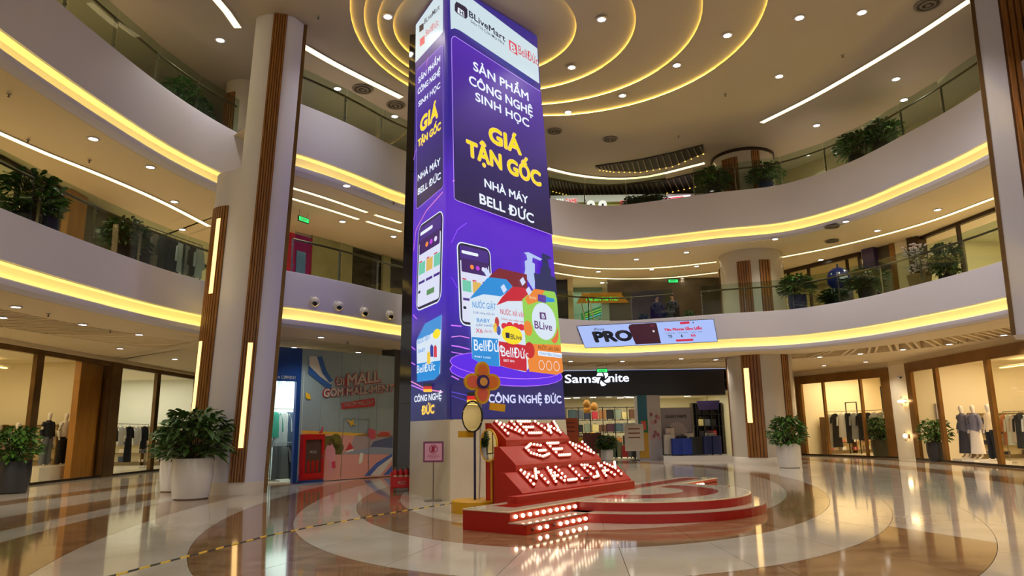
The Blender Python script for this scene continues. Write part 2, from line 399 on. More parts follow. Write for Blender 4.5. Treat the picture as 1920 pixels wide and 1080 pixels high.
# ---- outer walls behind everything
BEIGE = mat('beige_wall', (206, 192, 166), 0.6)
struct('wall_left', MB().box(-24.2, -24, -8, 50, 0, 13.2), BEIGE)
struct('wall_right', MB().box(30, 30.2, -8, 50, 0, 13.2), BEIGE)
struct('wall_back', MB().box(-24, 30, 50, 50.2, 0, 13.2), BEIGE)

# ---- round column on the right
def flutes(mb, c, R, a0, a1, z0, z1, n):                 # ribs of a fluted panel on a cylinder
    for k in range(n):
        a = a0 + (a1 - a0) * (k + .5) / n; w = (a1 - a0) / n * R * .74
        M = Matrix.Translation((c[0], c[1], 0)) @ Matrix.Rotation(a, 4, 'Z')
        mb.box(R - .01, R + .035, -w / 2, w / 2, z0, z1, M)
    return mb
def arcwall(c, R, a0, a1, z0, z1, n=10, t=.03):
    P = [(c[0] + R * math.cos(a0 + (a1 - a0) * i / n), c[1] + R * math.sin(a0 + (a1 - a0) * i / n)) for i in range(n + 1)]
    P += [(c[0] + (R - t) * math.cos(a1 - (a1 - a0) * i / n), c[1] + (R - t) * math.sin(a1 - (a1 - a0) * i / n)) for i in range(n + 1)]
    return MB().prism(P, z0, z1)
RC, RR = (10.12, 29.15), 1.27
COLW = mat('column_stone', (196, 186, 168), 0.18)
colr = struct('wall_column_right', MB().lathe([(RR, 0), (RR, ZC)], 48, (*RC, 0)), COLW, smooth=True)
ob('plinth', MB().lathe([(RR + .02, 0), (RR + .02, .28), (RR + .005, .30)], 48, (*RC, 0)), CREAM, colr, smooth=True)
ob('top_shadow_gap', MB().lathe([(RR + .05, ZC - .12), (RR + .05, ZC)], 48, (*RC, 0)), BRONZED, colr, smooth=True)  # solid dark ring in place of a shadow gap
def ang(px, py):                                         # bearing on the column surface hit by a line of sight
    d = ray(px, py); d2 = Vector((d.x, d.y)).normalized(); o = -Vector(RC); b = o.dot(d2); cc = o.dot(o) - RR * RR; D = b * b - cc
    t = -b - math.sqrt(max(D, 0)); h = d2 * t - Vector(RC); return math.atan2(h.y, h.x)
SLOT = glow('slot_lamp', (255, 206, 130), 2.2)
for (pa, pb, py, z0, z1) in ((1396, 1432, 760, .3, Z2L), (1472, 1484, 760, .3, Z2L), (1363, 1366, 760, .3, Z2L), (1385, 1411, 540, Z2T, 8.1), (1427, 1447, 540, Z2T, 8.1), (1346, 1350, 540, Z2T, 8.1), (1353, 1383, 300, Z3T, 12.6), (1409, 1424, 300, Z3T, 12.8), (1323, 1329, 300, Z3T, 12.8)):
    a0, a1 = ang(pa, py), ang(pb, py); pn = ob('wood_panel', arcwall(RC, RR + .012, a0, a1, z0, z1), WOODD, colr)
    for k in range(6 if pb - pa > 20 else 4):
        nn = 6 if pb - pa > 20 else 4; b0 = a0 + (a1 - a0) * k / nn; b1 = a0 + (a1 - a0) * (k + 1) / nn
        ob('wood_rib', flutes(MB(), RC, RR + .012, b0, b1, z0, z1, 1), WOOD, pn)
    if py == 760 and pb - pa > 20:
        s0, s1 = ang(1400, 750), ang(1409, 750)
        ob('light_slot', arcwall(RC, RR + .055, s0, s1, 1.62, 3.75, 3, .05), SLOT, colr, label='tall warm light slot in the wood panel')

# ---- pier on the left: rounded front, fluted wood strips, light slots
LEAN = .035
PC, PR = Vector((-7.02, 18.75)), .93
QC_, QR = Vector((-7.75, 19.0)), .78                   # second, lesser rounding on its left side
arc0 = [(QC_.x + QR * math.cos(math.radians(a)), QC_.y + QR * math.sin(math.radians(a))) for a in range(160, 262, 10)]
arc = [(PC.x + PR * math.cos(math.radians(a)), PC.y + PR * math.sin(math.radians(a))) for a in range(236, 316, 10)]
pts = arc0 + arc + [(-6.28, 18.45), (-6.62, 19.4), (-7.75, 22.6), (-8.9, 22.8)]
def leaned(mb): mb.v = [(x + LEAN * z, y, z) for x, y, z in mb.v]; return mb
pts_up = arc + [(-6.28, 18.45), (-6.62, 19.4), (-7.75, 22.6), (-8.1, 22.8)]
pier = struct('wall_pier_left', leaned(MB().prism(pts, 0, 8.5)), WHITE, smooth=True)
ob('upper_shaft', leaned(MB().prism(pts_up, 8.5, ZC)), WHITE, pier, True)
ob('plinth', MB().prism([(PC.x + (x - PC.x) * 1.015, PC.y + (y - PC.y) * 1.015) for x, y in pts], 0, .30), CREAM, pier, smooth=True)
ob('edge_trim', leaned(MB().prism([(-6.34, 18.36), (-6.22, 18.38), (-6.30, 18.62), (-6.42, 18.62)], .0, ZC)), BRONZE, pier)
def pang(px, py):
    d = ray(px, py); zz = 0; x = 0
    for _ in range(4):
        c = Vector((PC.x + LEAN * zz, PC.y)); d2 = Vector((d.x, d.y)); k = d2.length; d2 /= k; b = -c.dot(d2); D = b * b - (c.dot(c) - PR * PR)
        t = -b - math.sqrt(max(D, 0)); zz = EYE + d.z * t / k
    h = d2 * t - c; return math.atan2(h.y, h.x)
def pier_strip(a0, a1, z0, z1, n, PC=PC, PR=PR):
    pn = ob('wood_panel', leaned(arcwall(PC, PR + .012, a0, a1, z0, z1, 6)), WOODD, pier)
    for k in range(n):
        ob('wood_rib', leaned(flutes(MB(), PC, PR + .012, a0 + (a1 - a0) * k / n, a0 + (a1 - a0) * (k + 1) / n, z0, z1, 1)), WOOD, pn)
a0, a1 = pang(437, 820), pang(466, 820)
pier_strip(a0, a1, .3, ZC, 6)
ob('light_slot', leaned(arcwall(PC, PR + .06, a0 + (a1 - a0) * .42, a0 + (a1 - a0) * .72, 1.12, 3.72, 3, .05)), SLOT, pier, label='tall warm light slot in the wood strip')
b0, b1 = math.radians(216), math.radians(262)
pier_strip(b0, b1, .3, 7.5, 8, QC_, QR)
for z0, z1, f0 in ((2.0, 3.85, .16), (5.1, 7.15, .5)):
    ob('light_slot', leaned(arcwall(QC_, QR + .06, b0 + (b1 - b0) * f0, b0 + (b1 - b0) * (f0 + .2), z0, z1, 3, .05)), SLOT, pier, label='tall warm light slot in the wood strip')
# round column standing behind the upper glass balustrade, beside the pier
def rim_at(px, py=400, left=None, out=.55):                # point behind the gallery edge on a line of sight
    C, N = (CL, NL) if (px < 515 if left is None else left) else (CM, NM); d = ray(px, py); d2 = Vector((d.x, d.y)); best = None
    for i in range(len(C) - 1):
        e = C[i + 1] - C[i]; den = d2.x * (-e.y) + d2.y * e.x
        if abs(den) < 1e-9: continue
        t = (C[i].x * (-e.y) + C[i].y * e.x) / den; u = (d2 * t - C[i]).dot(e) / e.length_squared
        if -.02 <= u <= 1.02 and t > 6: best = (d2 * t, d2.normalized(), N[i])
    p, dd, n = best; return p + dd * (out / max(dd.dot(n), .35))
UC = rim_at(462, 150, True, 1.0) 
uco = struct('wall_column_upper_left', MB().lathe([(.62, Z3T - .1), (.62, ZC)], 32, (UC.x, UC.y, 0)), COLW, smooth=True)
pn = ob('wood_panel', arcwall(UC, .63, math.radians(205), math.radians(262), Z3T - .1, 12.5), WOODD, uco)
for k in range(7): ob('wood_rib', flutes(MB(), UC, .63, math.radians(205 + 57 * k / 7), math.radians(205 + 57 * (k + 1) / 7), Z3T - .1, 12.5, 1), WOOD, pn)

# ---- hanging pilaster at the right edge of the hall
PY = 17.2; A_ = UY(1899, 628, PY); T_ = UY(1821, 0, PY); kx = (T_.x - A_.x) / (T_.z - A_.z)
def rl(mb): mb.v = [(x + kx * (z - A_.z), y, z) for x, y, z in mb.v]; return mb
pil = struct('wall_pilaster_right', rl(MB().prism([(A_.x, PY), (A_.x + .56, PY - .2), (A_.x + 2.4, PY - .6), (A_.x + 2.9, PY + 1.0), (A_.x * (PY + 1) / PY + .06, PY + 1.0)], A_.z, ZC)), WHITE)
ob('edge_trim', rl(MB().prism([(A_.x - .03, PY + .01), (A_.x + .05, PY - .04), (A_.x + .09, PY + .06), (A_.x + .01, PY + .08)], A_.z, ZC)), BRONZE, pil)
pn = ob('wood_panel', rl(MB().prism([(A_.x + .56, PY - .22), (A_.x + 2.4, PY - .62), (A_.x + 2.4, PY - .5), (A_.x + .56, PY - .15)], A_.z + .02, ZC)), WOODD, pil)
for k in range(12):
    x0 = A_.x + .6 + k * .15; y0 = PY - .23 - (x0 - A_.x - .56) * .217
    ob('wood_rib', rl(MB().prism([(x0, y0 + .03), (x0, y0 - .05), (x0 + .10, y0 - .072), (x0 + .10, y0 + .005)], A_.z + .02, ZC)), WOOD, pn)

# ---- light for the halls: linear lamps and downlights
NLAMP = [0]
def strip(px, z, w=.11, label='', group=None):
    P = [UZ(x, y, z) for x, y in px]; C = spline([(p.x, p.y) for p in P], .6) if len(P) > 2 else [Vector((P[0].x, P[0].y)), Vector((P[1].x, P[1].y))]
    N = normals(C, INS); t = thing('linear_light', label, 'light', (C[0].x, C[0].y, z), 0, group)
    o = Vector((C[0].x, C[0].y)); C2 = [c - o for c in C]
    ob('lens', sweep(C2, N, [(-w / 2, -.01), (w / 2, -.01), (w / 2, .02), (-w / 2, .02)], True), STRIPG, t)
    ob('housing', sweep(C2, N, [(-w / 2 - .03, -.004), (-w / 2 - .002, -.004), (-w / 2 - .002, .03), (w / 2 + .002, .03), (w / 2 + .002, -.004), (w / 2 + .03, -.004)]), WHITE, t)
strip([(-40, 232), (80, 285), (200, 333), (300, 377), (392, 424)], Z3L - .12, .16, 'long linear light in the gallery ceiling above the left planters')
strip([(540, 350), (600, 368), (688, 398)], Z3L - .12, .12, 'inner linear light left of the ceiling hatch, nearer the fascia')
strip([(540, 370), (600, 388), (672, 411)], Z3L - .12, .12, 'linear light left of the ceiling hatch, farther from the fascia')
strip([(704, 403), (740, 414), (752, 418)], Z3L - .12, .12, 'short linear light right of the ceiling hatch, nearer the fascia')
strip([(688, 415), (720, 425), (752, 434)], Z3L - .12, .12, 'short linear light right of the ceiling hatch, farther from the fascia')
strip([(1038, 493), (1100, 502), (1180, 504), (1260, 500), (1343, 491)], Z3L - .12, .14, 'curved linear light over the back gallery, nearer the fascia')
strip([(1038, 511), (1100, 520), (1180, 523), (1260, 520), (1345, 511)], Z3L - .12, .14, 'curved linear light over the back gallery, nearer the restaurant')
strip([(1456, 484), (1550, 466), (1650, 442), (1750, 413), (1864, 371)], Z3L - .12, .15, 'long linear light over the right gallery')
strip([(568, 86), (620, 116), (680, 147), (752, 183)], ZC - .03, .22, 'bright linear light in the top ceiling left of the advert column')
strip([(1028, 316), (1080, 328), (1150, 335), (1220, 330), (1320, 306)], ZC - .03, .2, 'curved linear light in the top ceiling above the game arcade')
strip([(1428, 230), (1520, 184), (1620, 127), (1720, 66), (1819, 0)], ZC - .03, .2, 'long linear light in the top ceiling above the right planters')
strip([(398, -10), (420, 15), (446, 52)], ZC - .03, .2, 'short linear light in the top ceiling beside the left pier')
strip([(-60, 695), (60, 702), (190, 712)], 4.05, .0001, 'x') if False else None
dl_trim = mesh('trim', MB().lathe([(.105, 0), (.105, -.012), (.075, -.018), (.075, .0)], 20), WHITE, True)
dl_lens = mesh('lens', MB().lathe([(.074, -.006), (.074, -.002)], 20), LAMPG)
def downlights(px, z, size, power, where, group, spot=True):
    for i, (x, y) in enumerate(px):
        p = UZ(x, y, z); t = thing('downlight', 'round white downlight in ' + where, 'downlight', p, 0, group)
        if len(px) <= len(ORD): t['label'] = f'{ORD[i]} round downlight from the left in ' + where
        for nm, me in (('trim', dl_trim), ('lens', dl_lens)):
            o = ob(nm, me, None, t); o.scale = (size, size, 1)
        if spot and p.y > 6:
            L = bpy.data.lights.new('downlight_beam', 'SPOT'); L.energy = power; L.spot_size = math.radians(125); L.spot_blend = .8; L.shadow_soft_size = .07; L.color = (1, .93, .84)
            lo = bpy.data.objects.new('beam', L); COL.objects.link(lo); lo.parent = t; lo.location = (0, 0, -.05)
def srt(L): return sorted(L)
G1 = [(30, 575), (5, 595), (155, 608), (225, 653), (261, 627), (328, 673)]
downlights(srt(G1), Z2L - .11, 1.25, DL_POWER * 1.6, 'the soffit over the left shop front', 'downlights over the left shop')
downlights(srt([(602, 632), (672, 660), (551, 651)]), Z2L - .12, 1.2, DL_POWER, 'the soffit over the cartoon hoarding', 'downlights over the hoarding')
downlights(srt([(1070, 677), (1167, 677), (1277, 672), (1342, 674)]), Z2L - .12, 1.3, DL_POWER * 1.6, 'the soffit over the luggage shop', 'downlights over the luggage shop')
downlights(srt([(1537, 669), (1613, 663), (1693, 655), (1780, 645), (1882, 628), (1545, 685), (1623, 678), (1867, 656)]), Z2L - .12, 1.3, DL_POWER * 1.6, 'the soffit over the right shop fronts', 'downlights over the right shops')
downlights(srt([(175, 260), (282, 313), (327, 378), (342, 430)]), Z3L - .11, 1.35, DL_POWER, 'the left gallery ceiling', 'downlights in the left gallery')
downlights(srt([(650, 348), (642, 415), (738, 443)]), Z3L - .12, 1.3, DL_POWER, 'the gallery ceiling left of the advert column', 'downlights left of the advert column')
downlights(srt([(1193, 486), (1287, 473), (1122, 509), (1222, 505), (1306, 499), (1063, 527), (1129, 530), (1204, 529), (1279, 522)]), Z3L - .12, 1.3, DL_POWER, 'the back gallery ceiling', 'downlights in the back gallery')
downlights(srt([(1453, 448), (1586, 415), (1645, 432), (1758, 393), (1539, 487), (1621, 469), (1717, 444), (1840, 404)]), Z3L - .12, 1.35, DL_POWER, 'the right gallery ceiling', 'downlights in the right gallery')
downlights(srt([(413, 75), (1461, 143), (1616, 23), (1499, 33), (1680, 148), (1695, 187), (1531, 235), (1514, 290), (633, 166), (740, 218)]), ZC - .01, 1.5, DL_POWER * 2, 'the top ceiling outside the light circles', 'downlights in the top ceiling')
downlights(srt([(1269, 122), (1364, 66), (1167, 179), (1065, 210)]), ZC + .065, 1.5, DL_POWER * 2.5, 'the outermost step of the circle ceiling', 'downlights in the ring ceiling')
downlights(srt([(727, 31), (1128, 36), (1072, 126)]), ZC + .21, 1.5, DL_POWER * 2.5, 'the inner step of the circle ceiling', 'downlights in the ring ceiling')
# lamps of the hall behind the photographer, in the same ceiling
for x, y in ((-4, 2), (2, 0), (7, 3), (-3, 9), (4, 8), (9, 10), (-6, -3), (0, 12), (5, 14), (10, 16)):
    t = thing('downlight', 'round downlight in the top ceiling above the open hall', 'downlight', (x, y, ZC - .01), 0, 'downlights above the open hall')
    for nm, me in (('trim', dl_trim), ('lens', dl_lens)): o = ob(nm, me, None, t); o.scale = (1.5, 1.5, 1)
    L = bpy.data.lights.new('downlight_beam', 'SPOT'); L.energy = DL_POWER * 6; L.spot_size = math.radians(120); L.spot_blend = .8; L.shadow_soft_size = .1; L.color = (1, .93, .84)
    lo = bpy.data.objects.new('beam', L); COL.objects.link(lo); lo.parent = t; lo.location = (0, 0, -.06)

# ---- glass balustrades
def railing(nm, C, N, zt, label, i0, i1, step=3):
    t = thing('glass_balustrade', label, 'railing', (C[i0].x, C[i0].y, zt), 0, 'gallery balustrades'); o = Vector((C[i0].x, C[i0].y, zt))
    idx = list(range(i0, i1, step))
    post = mesh('post', MB().box(-.03, .03, -.012, .012, 0, .98).box(-.02, .05, -.03, .03, .80, .84).box(-.02, .05, -.03, .03, .22, .26), STEEL)
    for a, b in zip(idx, idx[1:]):
        pa = C[a] + N[a] * .16; pb = C[b] + N[b] * .16; d = (pb - pa).normalized(); n = Vector((-d.y, d.x)) * .006
        g = .012; A = pa + d * g; B = pb - d * g
        q = [(A.x + n.x, A.y + n.y), (B.x + n.x, B.y + n.y), (B.x - n.x, B.y - n.y), (A.x - n.x, A.y - n.y)]
        ob('glass_panel', MB().prism([(x - o.x, y - o.y) for x, y in q], .03, 1.18), GLASS, t)
        p = C[a] + N[a] * .24
        po = ob('post', post, None, t); po.location = (p.x - o.x, p.y - o.y, 0); po.rotation_euler = (0, 0, math.atan2(N[a].y, N[a].x) + PI)
    ob('handrail', MB().tube([(C[i].x + N[i].x * .27 - o.x, C[i].y + N[i].y * .27 - o.y, .98) for i in range(i0, idx[-1] + 1)], .035, 8), RAIL, t, True)
    return t
nM = len(CM)
railing('a', CL, NL, Z2T, 'glass balustrade with bronze handrail on the left lower gallery', 14, len(CL) - 1)
railing('b', CL, NL, Z3T, 'glass balustrade with bronze handrail on the left upper gallery', 14, len(CL) - 1)
mid = next(i for i in range(nM) if CM[i].x > -1)
end = max(i for i in range(nM) if CM[i].y > 9)
mid2 = next(i for i in range(nM) if CM[i].x > 7.3)
railing('c', CM, NM, Z2T, 'glass balustrade on the lower gallery left of the advert column', 1, mid)
railing('d', CM, NM, Z3T, 'glass balustrade on the upper gallery left of the advert column', 1, mid)
railing('e', CM, NM, Z2T, 'glass balustrade on the lower back gallery above the slanted screen', mid, mid2 + 1)
railing('f', CM, NM, Z2T, 'glass balustrade with bronze handrail on the lower right gallery', mid2, end)
railing('g', CM, NM, Z3T, 'glass balustrade on the upper back gallery before the game arcade', mid, mid2 + 1)
railing('h', CM, NM, Z3T, 'glass balustrade with bronze handrail on the upper right gallery', mid2, end)
# ================================================================ ADVERT COLUMN WITH WRAP-AROUND SCREEN
ZS0, ZS1 = 1.71, ZC + .27
B_L, B_C, B_R = UY(769.6, 789, 18.2), UY(843, 786, 16.0), UY(1060.6, 782, 18.9)
T_L, T_C, T_R = UZ(780, 45, ZS1), UZ(838, -37, ZS1), UZ(1007, 90, ZS1)
B_L.z = B_C.z = B_R.z = ZS0
T_R = UY(1007, 90, 19.6); T_R.z = ZS1 - .02
F_L = UZ(767, 925, 0); F_C = UZ(843, 941, 0); F_R = Vector((1.45, 18.6, 0))
def at_h(b, t, z): return b.lerp(t, (z - ZS0) / (ZS1 - ZS0))
adv = thing('advert_column', 'square column faced with beige stone below its wrap-around screen', 'column', (F_C.x, F_C.y, 0))
def rel(mb, o): mb.v = [(x - o.location.x, y - o.location.y, z - o.location.z) for x, y, z in mb.v]; return mb
back = Vector((-.3, 21.2, 0)); BLK = Vector((-3.05, 19.0, 0))
STONE = mat('beige_stone', (202, 192, 168), 0.25, rgb2=(192, 180, 156), scale=1.0)
def hull(lo, hi):
    n = len(lo); mb = MB(); mb.add([tuple(p) for p in lo] + [tuple(p) for p in hi], [(i, (i + 1) % n, (i + 1) % n + n, i + n) for i in range(n)] + [tuple(range(n)), tuple(range(n, 2 * n))]); return mb
def chamf(L, Cc, R, t=.16):
    a = Cc + (L - Cc).normalized() * t; b = Cc + (R - Cc).normalized() * t; m = Cc + ((a + b) / 2 - Cc) * .42
    return [a, a.lerp(m, .5) * .82 + Cc * .18 if False else a * .5 + m * .5 + (Cc - m) * .06, m, b * .5 + m * .5 + (Cc - m) * .06, b]
def v0(p, z): q = Vector(p); q.z = z; return q
loF = [F_L] + chamf(F_L, F_C, F_R) + [F_R, v0(back, 0)]
hiF = [v0(B_L, ZS0)] + [v0(p, ZS0) for p in chamf(B_L, B_C, B_R)] + [v0(B_R, ZS0), v0(back, ZS0)]
ob('stone_base', rel(hull(loF, hiF), adv), STONE, adv, True)
MIRR = mat('black_granite', (26, 24, 26), 0.06, spec=0.9)
bl, bh = [], []
gran = thing('granite_pier', 'tall black polished granite pier behind the left edge of the advert screen', 'pier', (BLK.x, BLK.y, 0))
for z in range(6):
    z0, z1 = [0, 2.2, 4.4, 6.6, 8.8, 11.0][z], [2.19, 4.39, 6.59, 8.79, 10.99, ZC + .2][z]
    def q(zz):
        f = zz / ZC; l = UY(737, 930, 19.3) if False else None
        xl = -3.12 + .012 * zz; return [Vector((xl, 19.3, zz)), Vector((-2.68, 19.25, zz)), Vector((-2.05, 20.0, zz)), Vector((-1.2, 21.4, zz)), Vector((-2.3, 21.9, zz))]
    ob('granite_panel', rel(hull(q(z0), q(z1)), gran), MIRR, gran)
# screen body
BGS = gradscreen('screen_backdrop', [(0.0, (24, 24, 84)), (0.13, (26, 28, 120)), (0.24, (70, 30, 200)), (.42, (96, 34, 214)), (.52, (84, 30, 200)), (.62, (48, 26, 150)), (1.0, (44, 30, 140))], ZS0, ZS1, .85, noise=.16)
scr = thing('led_screen', 'tall purple LED screen wrapped round the advert column with detergent advertisement', 'screen', (B_C.x, B_C.y, ZS0))
loS = [v0(B_L, ZS0)] + [v0(p, ZS0) for p in chamf(B_L, B_C, B_R)] + [v0(B_R, ZS0)]
hiS = [v0(T_L, ZS1)] + [v0(p, ZS1) for p in chamf(T_L, T_C, T_R)] + [v0(T_R, ZS1)]
loS2 = loS + [B_R + Vector((-.5, 1.2, 0)), B_L + Vector((.6, .9, 0))]; hiS2 = hiS + [T_R + Vector((-.5, 1.2, 0)), T_L + Vector((.6, .9, 0))]
body = ob('display_panel', rel(hull(loS2, hiS2), scr), BGS, scr)
# move gradient to object space of the panel (it starts at the bottom of the screen)
for nd in BGS.node_tree.nodes:
    if nd.type == 'MAP_RANGE': nd.inputs[1].default_value = 0; nd.inputs[2].default_value = ZS1 - ZS0
FF = Face(loS[5], loS[6] - loS[5], hiS[5] - loS[5]); FL = Face(loS[0], loS[1] - loS[0], hiS[1] - loS[1])
FF.n = -FF.n if FF.n.dot(CAM - FF.o) < 0 else FF.n
def g(mb, m, name='graphic', **kw): return ob(name, rel(mb, scr), m, scr, **kw)
SW = screen('white', (232, 240, 250)); SBAND = screen('pale_blue', (206, 226, 236), .95); SBLK = screen('ink', (28, 22, 58)); SRED = screen('red', (206, 30, 62))
SGOLD = gradscreen('screen_gold', [(0, (248, 168, 60)), (1, (240, 218, 40))], -1, 1, 1.0); SLIL = screen('lilac', (214, 216, 250)); SLINE = screen('line', (190, 150, 255))
SPANEL = gradscreen('screen_panel', [(0.0, (20, 14, 52)), (.35, (36, 20, 100)), (1.0, (82, 32, 186))], 4.6, 11.0, .9)
for nd in SPANEL.node_tree.nodes:
    if nd.type == 'MAP_RANGE': nd.inputs[1].default_value = 4.6; nd.inputs[2].default_value = 10.2
def edge_top(face, px0, px1): pass
# --- front face
g(poly_px(FF, [(843, -33), (1007, 91), (1011, 157), (862, 57), (852, 53), (845, 55), (844, 20)], .006), SBAND, label='pale band with two shop logos')
g(poly_px(FF, [(852, 9), (855, 3), (872, 13), (876, 18), (876, 32), (873, 36), (856, 25), (852, 20)], .012), SBLK)
g(poly_px(FF, [(858, 14), (869, 22), (870, 33), (857, 24)], .016), SW); g(text_px(FF, 'H', (861, 26), (868, 31), (861, 18), bold=.03, d=.02), SBLK)
g(text_px(FF, 'BLiveMart', (879, 31), (947, 79), (879, 20), bold=.02, d=.012), SBLK, 'lettering')
g(text_px(FF, 'Siêu Thị Của Mọi Nhà', (882, 42), (945, 85), (882, 37), bold=.005, d=.012), SBLK, 'lettering')
g(poly_px(FF, [(953, 74), (968, 84), (970, 105), (955, 94)], .012), screen('logo_red', (214, 76, 96)))
g(text_px(FF, 'B', (957, 94), (967, 101), (956, 80), bold=.03, d=.016), SBAND, 'lettering')
g(text_px(FF, 'BellĐức', (972, 101), (1009, 124), (972, 85), bold=.0, d=.012), SRED, 'lettering')
pan = [(846, 74), (848, 70), (852, 68), (1013, 172), (1018, 215), (1036, 441), (858, 377), (853, 374), (851, 371)]
g(poly_px(FF, pan, .006), SPANEL); g(line_uv(FF, [FF.px(*p) for p in pan[:4]] + [], .02, .01), SLINE, 'outline'); g(line_uv(FF, [FF.px(*p) for p in pan[5:]] + [FF.px(*pan[0])], .02, .01), SLINE, 'outline')
for tx, a, b, c, m, bo in (('SẢN PHẨM', (887, 131), (991, 190), (890, 117), SW, .027), ('CÔNG NGHỆ', (879, 157), (999, 219), (881, 142), SW, .027), ('SINH HỌC', (891, 188), (992, 239), (893, 174), SW, .027),
                           ('NHÀ MÁY', (908, 350), (990, 383), (909, 336), SW, .03), ('BELL ĐỨC', (899, 381), (1001, 419), (901, 364), SW, .027)):
    g(text_px(FF, tx, a, b, c, bold=bo, d=.012), m, 'lettering')
def gold(face, tx, a, b, c):
    mb = text_px(face, tx, a, b, c, bold=.032, d=.016); zs = [v[2] for v in mb.v]
    o = g(mb, screen('gold', (240, 204, 44)), 'lettering')
    e = text_px(face, tx, a, b, c, bold=.06, d=.010); g(e, screen('gold_edge', (250, 200, 140)), 'lettering')
gold(FF, 'GIÁ', (916, 264), (978, 291), (914, 236)); gold(FF, 'TẬN GỐC', (874, 290), (1015, 350), (872, 262))
# phone, pouches and bottles of the advertisement
def phone(face, tl, tr, br, bl):
    (u0, v1), (u1, _), (ub, vb), (u2, v0_) = face.px(*tl), face.px(*tr), face.px(*br), face.px(*bl)
    u0, u1 = (u0 + u2) / 2, (u1 + ub) / 2; v1 = (v1 + face.px(*tr)[1]) / 2; v0_ = (v0_ + vb) / 2; w = u1 - u0; h = v1 - v0_
    g(poly_uv(face, rrect(u0 - .03, u1 + .03, v0_ - .03, v1 + .03, .17 * w), .008), SW, 'phone_edge'); g(poly_uv(face, rrect(u0, u1, v0_, v1, .15 * w), .012), SBLK, 'phone_bezel')
    g(poly_uv(face, rrect(u0 + .05 * w, u1 - .05 * w, v0_ + .03 * h, v1 - .21 * h, .06 * w), .016), screen('phone_white', (218, 222, 244)), 'phone_screen')
    g(poly_uv(face, rrect(u0 + .05 * w, u1 - .05 * w, v1 - .21 * h, v1 - .03 * h, .06 * w), .016), screen('phone_violet', (66, 34, 130)), 'phone_header')
    g(poly_uv(face, rrect(u0 + .10 * w, u0 + .62 * w, v1 - .13 * h, v1 - .09 * h, .02 * h), .02), SW); 
    g(poly_uv(face, rrect(u0 + .08 * w, u1 - .08 * w, v1 - .36 * h, v1 - .19 * h, .03 * w), .02), screen('phone_banner', (54, 18, 96)), 'phone_banner')
    for k in range(3): g(poly_uv(face, oval(u0 + (.4 + .18 * k) * w, v1 - .28 * h, .06 * w, .03 * h, 10), .023), screen('spark%d' % k, [(250, 140, 60), (190, 60, 220), (230, 220, 250)][k]))
    for k, c in enumerate(((110, 200, 170), (220, 180, 90), (110, 200, 170))):
        a = u0 + (.09 + .31 * k) * w; b = min(a + .26 * w, u1 - .05 * w)
        g(poly_uv(face, [(a, v1 - .60 * h), (b, v1 - .60 * h), (b, v1 - .46 * h), (a, v1 - .46 * h)], .02), screen('card%d' % (k % 2), c), 'phone_card')
        g(poly_uv(face, [(a, v1 - .455 * h), (a + .12 * w, v1 - .455 * h), (a + .12 * w, v1 - .44 * h), (a, v1 - .44 * h)], .02), SRED)
        g(poly_uv(face, [(a, v1 - .71 * h), (b, v1 - .71 * h), (b, v1 - .68 * h), (a, v1 - .68 * h)], .02), screen('phone_violet', (66, 34, 130)))
    g(poly_uv(face, oval(u0 + .13 * w, v1 - .80 * h, .05 * w, .018 * h, 12), .02), SBLK)
    g(poly_uv(face, [(u0 + .45 * w, v1 - .88 * h), (u0 + .75 * w, v1 - .88 * h), (u0 + .75 * w, v1 - .82 * h), (u0 + .45 * w, v1 - .82 * h)], .02), screen('plant_green', (90, 140, 90)))
phone(FF, (859, 453), (919, 470), (923, 612), (862, 610))
SBL = screen('pouch_blue', (26, 138, 214)); SPW = screen('pouch_white', (214, 228, 242)); SPR = screen('pouch_red', (196, 22, 52)); SPO = screen('pouch_orange', (232, 132, 52)); SPG = screen('pouch_green', (146, 206, 84))
def disk_px(face, cx, cy, rx, ry, m, d, **kw):
    u, v = face.px(cx, cy); u2, _ = face.px(cx + rx, cy); _, v2 = face.px(cx, cy - ry); g(poly_uv(face, oval(u, v, abs(u2 - u), abs(v2 - v)), d), m, **kw)
# podium ovals
for cy, ry in ((700, 24), (686, 24)):
    disk_px(FF, 957, cy, 97, ry, screen('podium_edge', (190, 120, 255)), .008 if cy == 700 else .012); disk_px(FF, 957, cy, 96, ry - 1.4, screen('podium', (88, 28, 226)), .010 if cy == 700 else .014)
# bottles behind
g(poly_px(FF, [(1000, 545), (982, 515), (984, 505), (983, 490), (988, 487), (986, 478), (981, 474), (990, 473), (1016, 486), (1012, 489), (998, 483), (997, 492), (1002, 495), (1002, 540)], .016), screen('pump_white', (176, 196, 240)), 'pump_bottle')
g(poly_px(FF, [(1000, 512), (1012, 514), (1013, 500), (1016, 499), (1015, 475), (1024, 478), (1033, 483), (1031, 487), (1026, 486), (1029, 503), (1032, 505), (1032, 518), (1041, 520), (1043, 550), (1004, 545)], .018), screen('pump_navy', (22, 36, 92)), 'pump_bottle')
g(poly_px(FF, [(914, 520), (934, 503), (987, 515), (988, 548), (915, 540)], .018), screen('maroon', (120, 22, 44)), 'pouch_back')
def bigpouch(name, out, cap, mid, m1, m2, d):
    g(poly_px(FF, out, d), m2, name); g(poly_px(FF, cap, d + .004), m1, name + '_cap')
    if mid: g(poly_px(FF, mid, d + .004), m1, name + '_band')
bigpouch('pouch', [(879, 562), (914, 520), (948, 524), (962, 540), (936, 600), (936, 688), (905, 684), (884, 672)], [(879, 561), (886, 552), (914, 520), (948, 524), (962, 540), (938, 556), (905, 552)], [(883, 632), (936, 636), (936, 688), (905, 684), (884, 672)], SBL, SPW, .022)
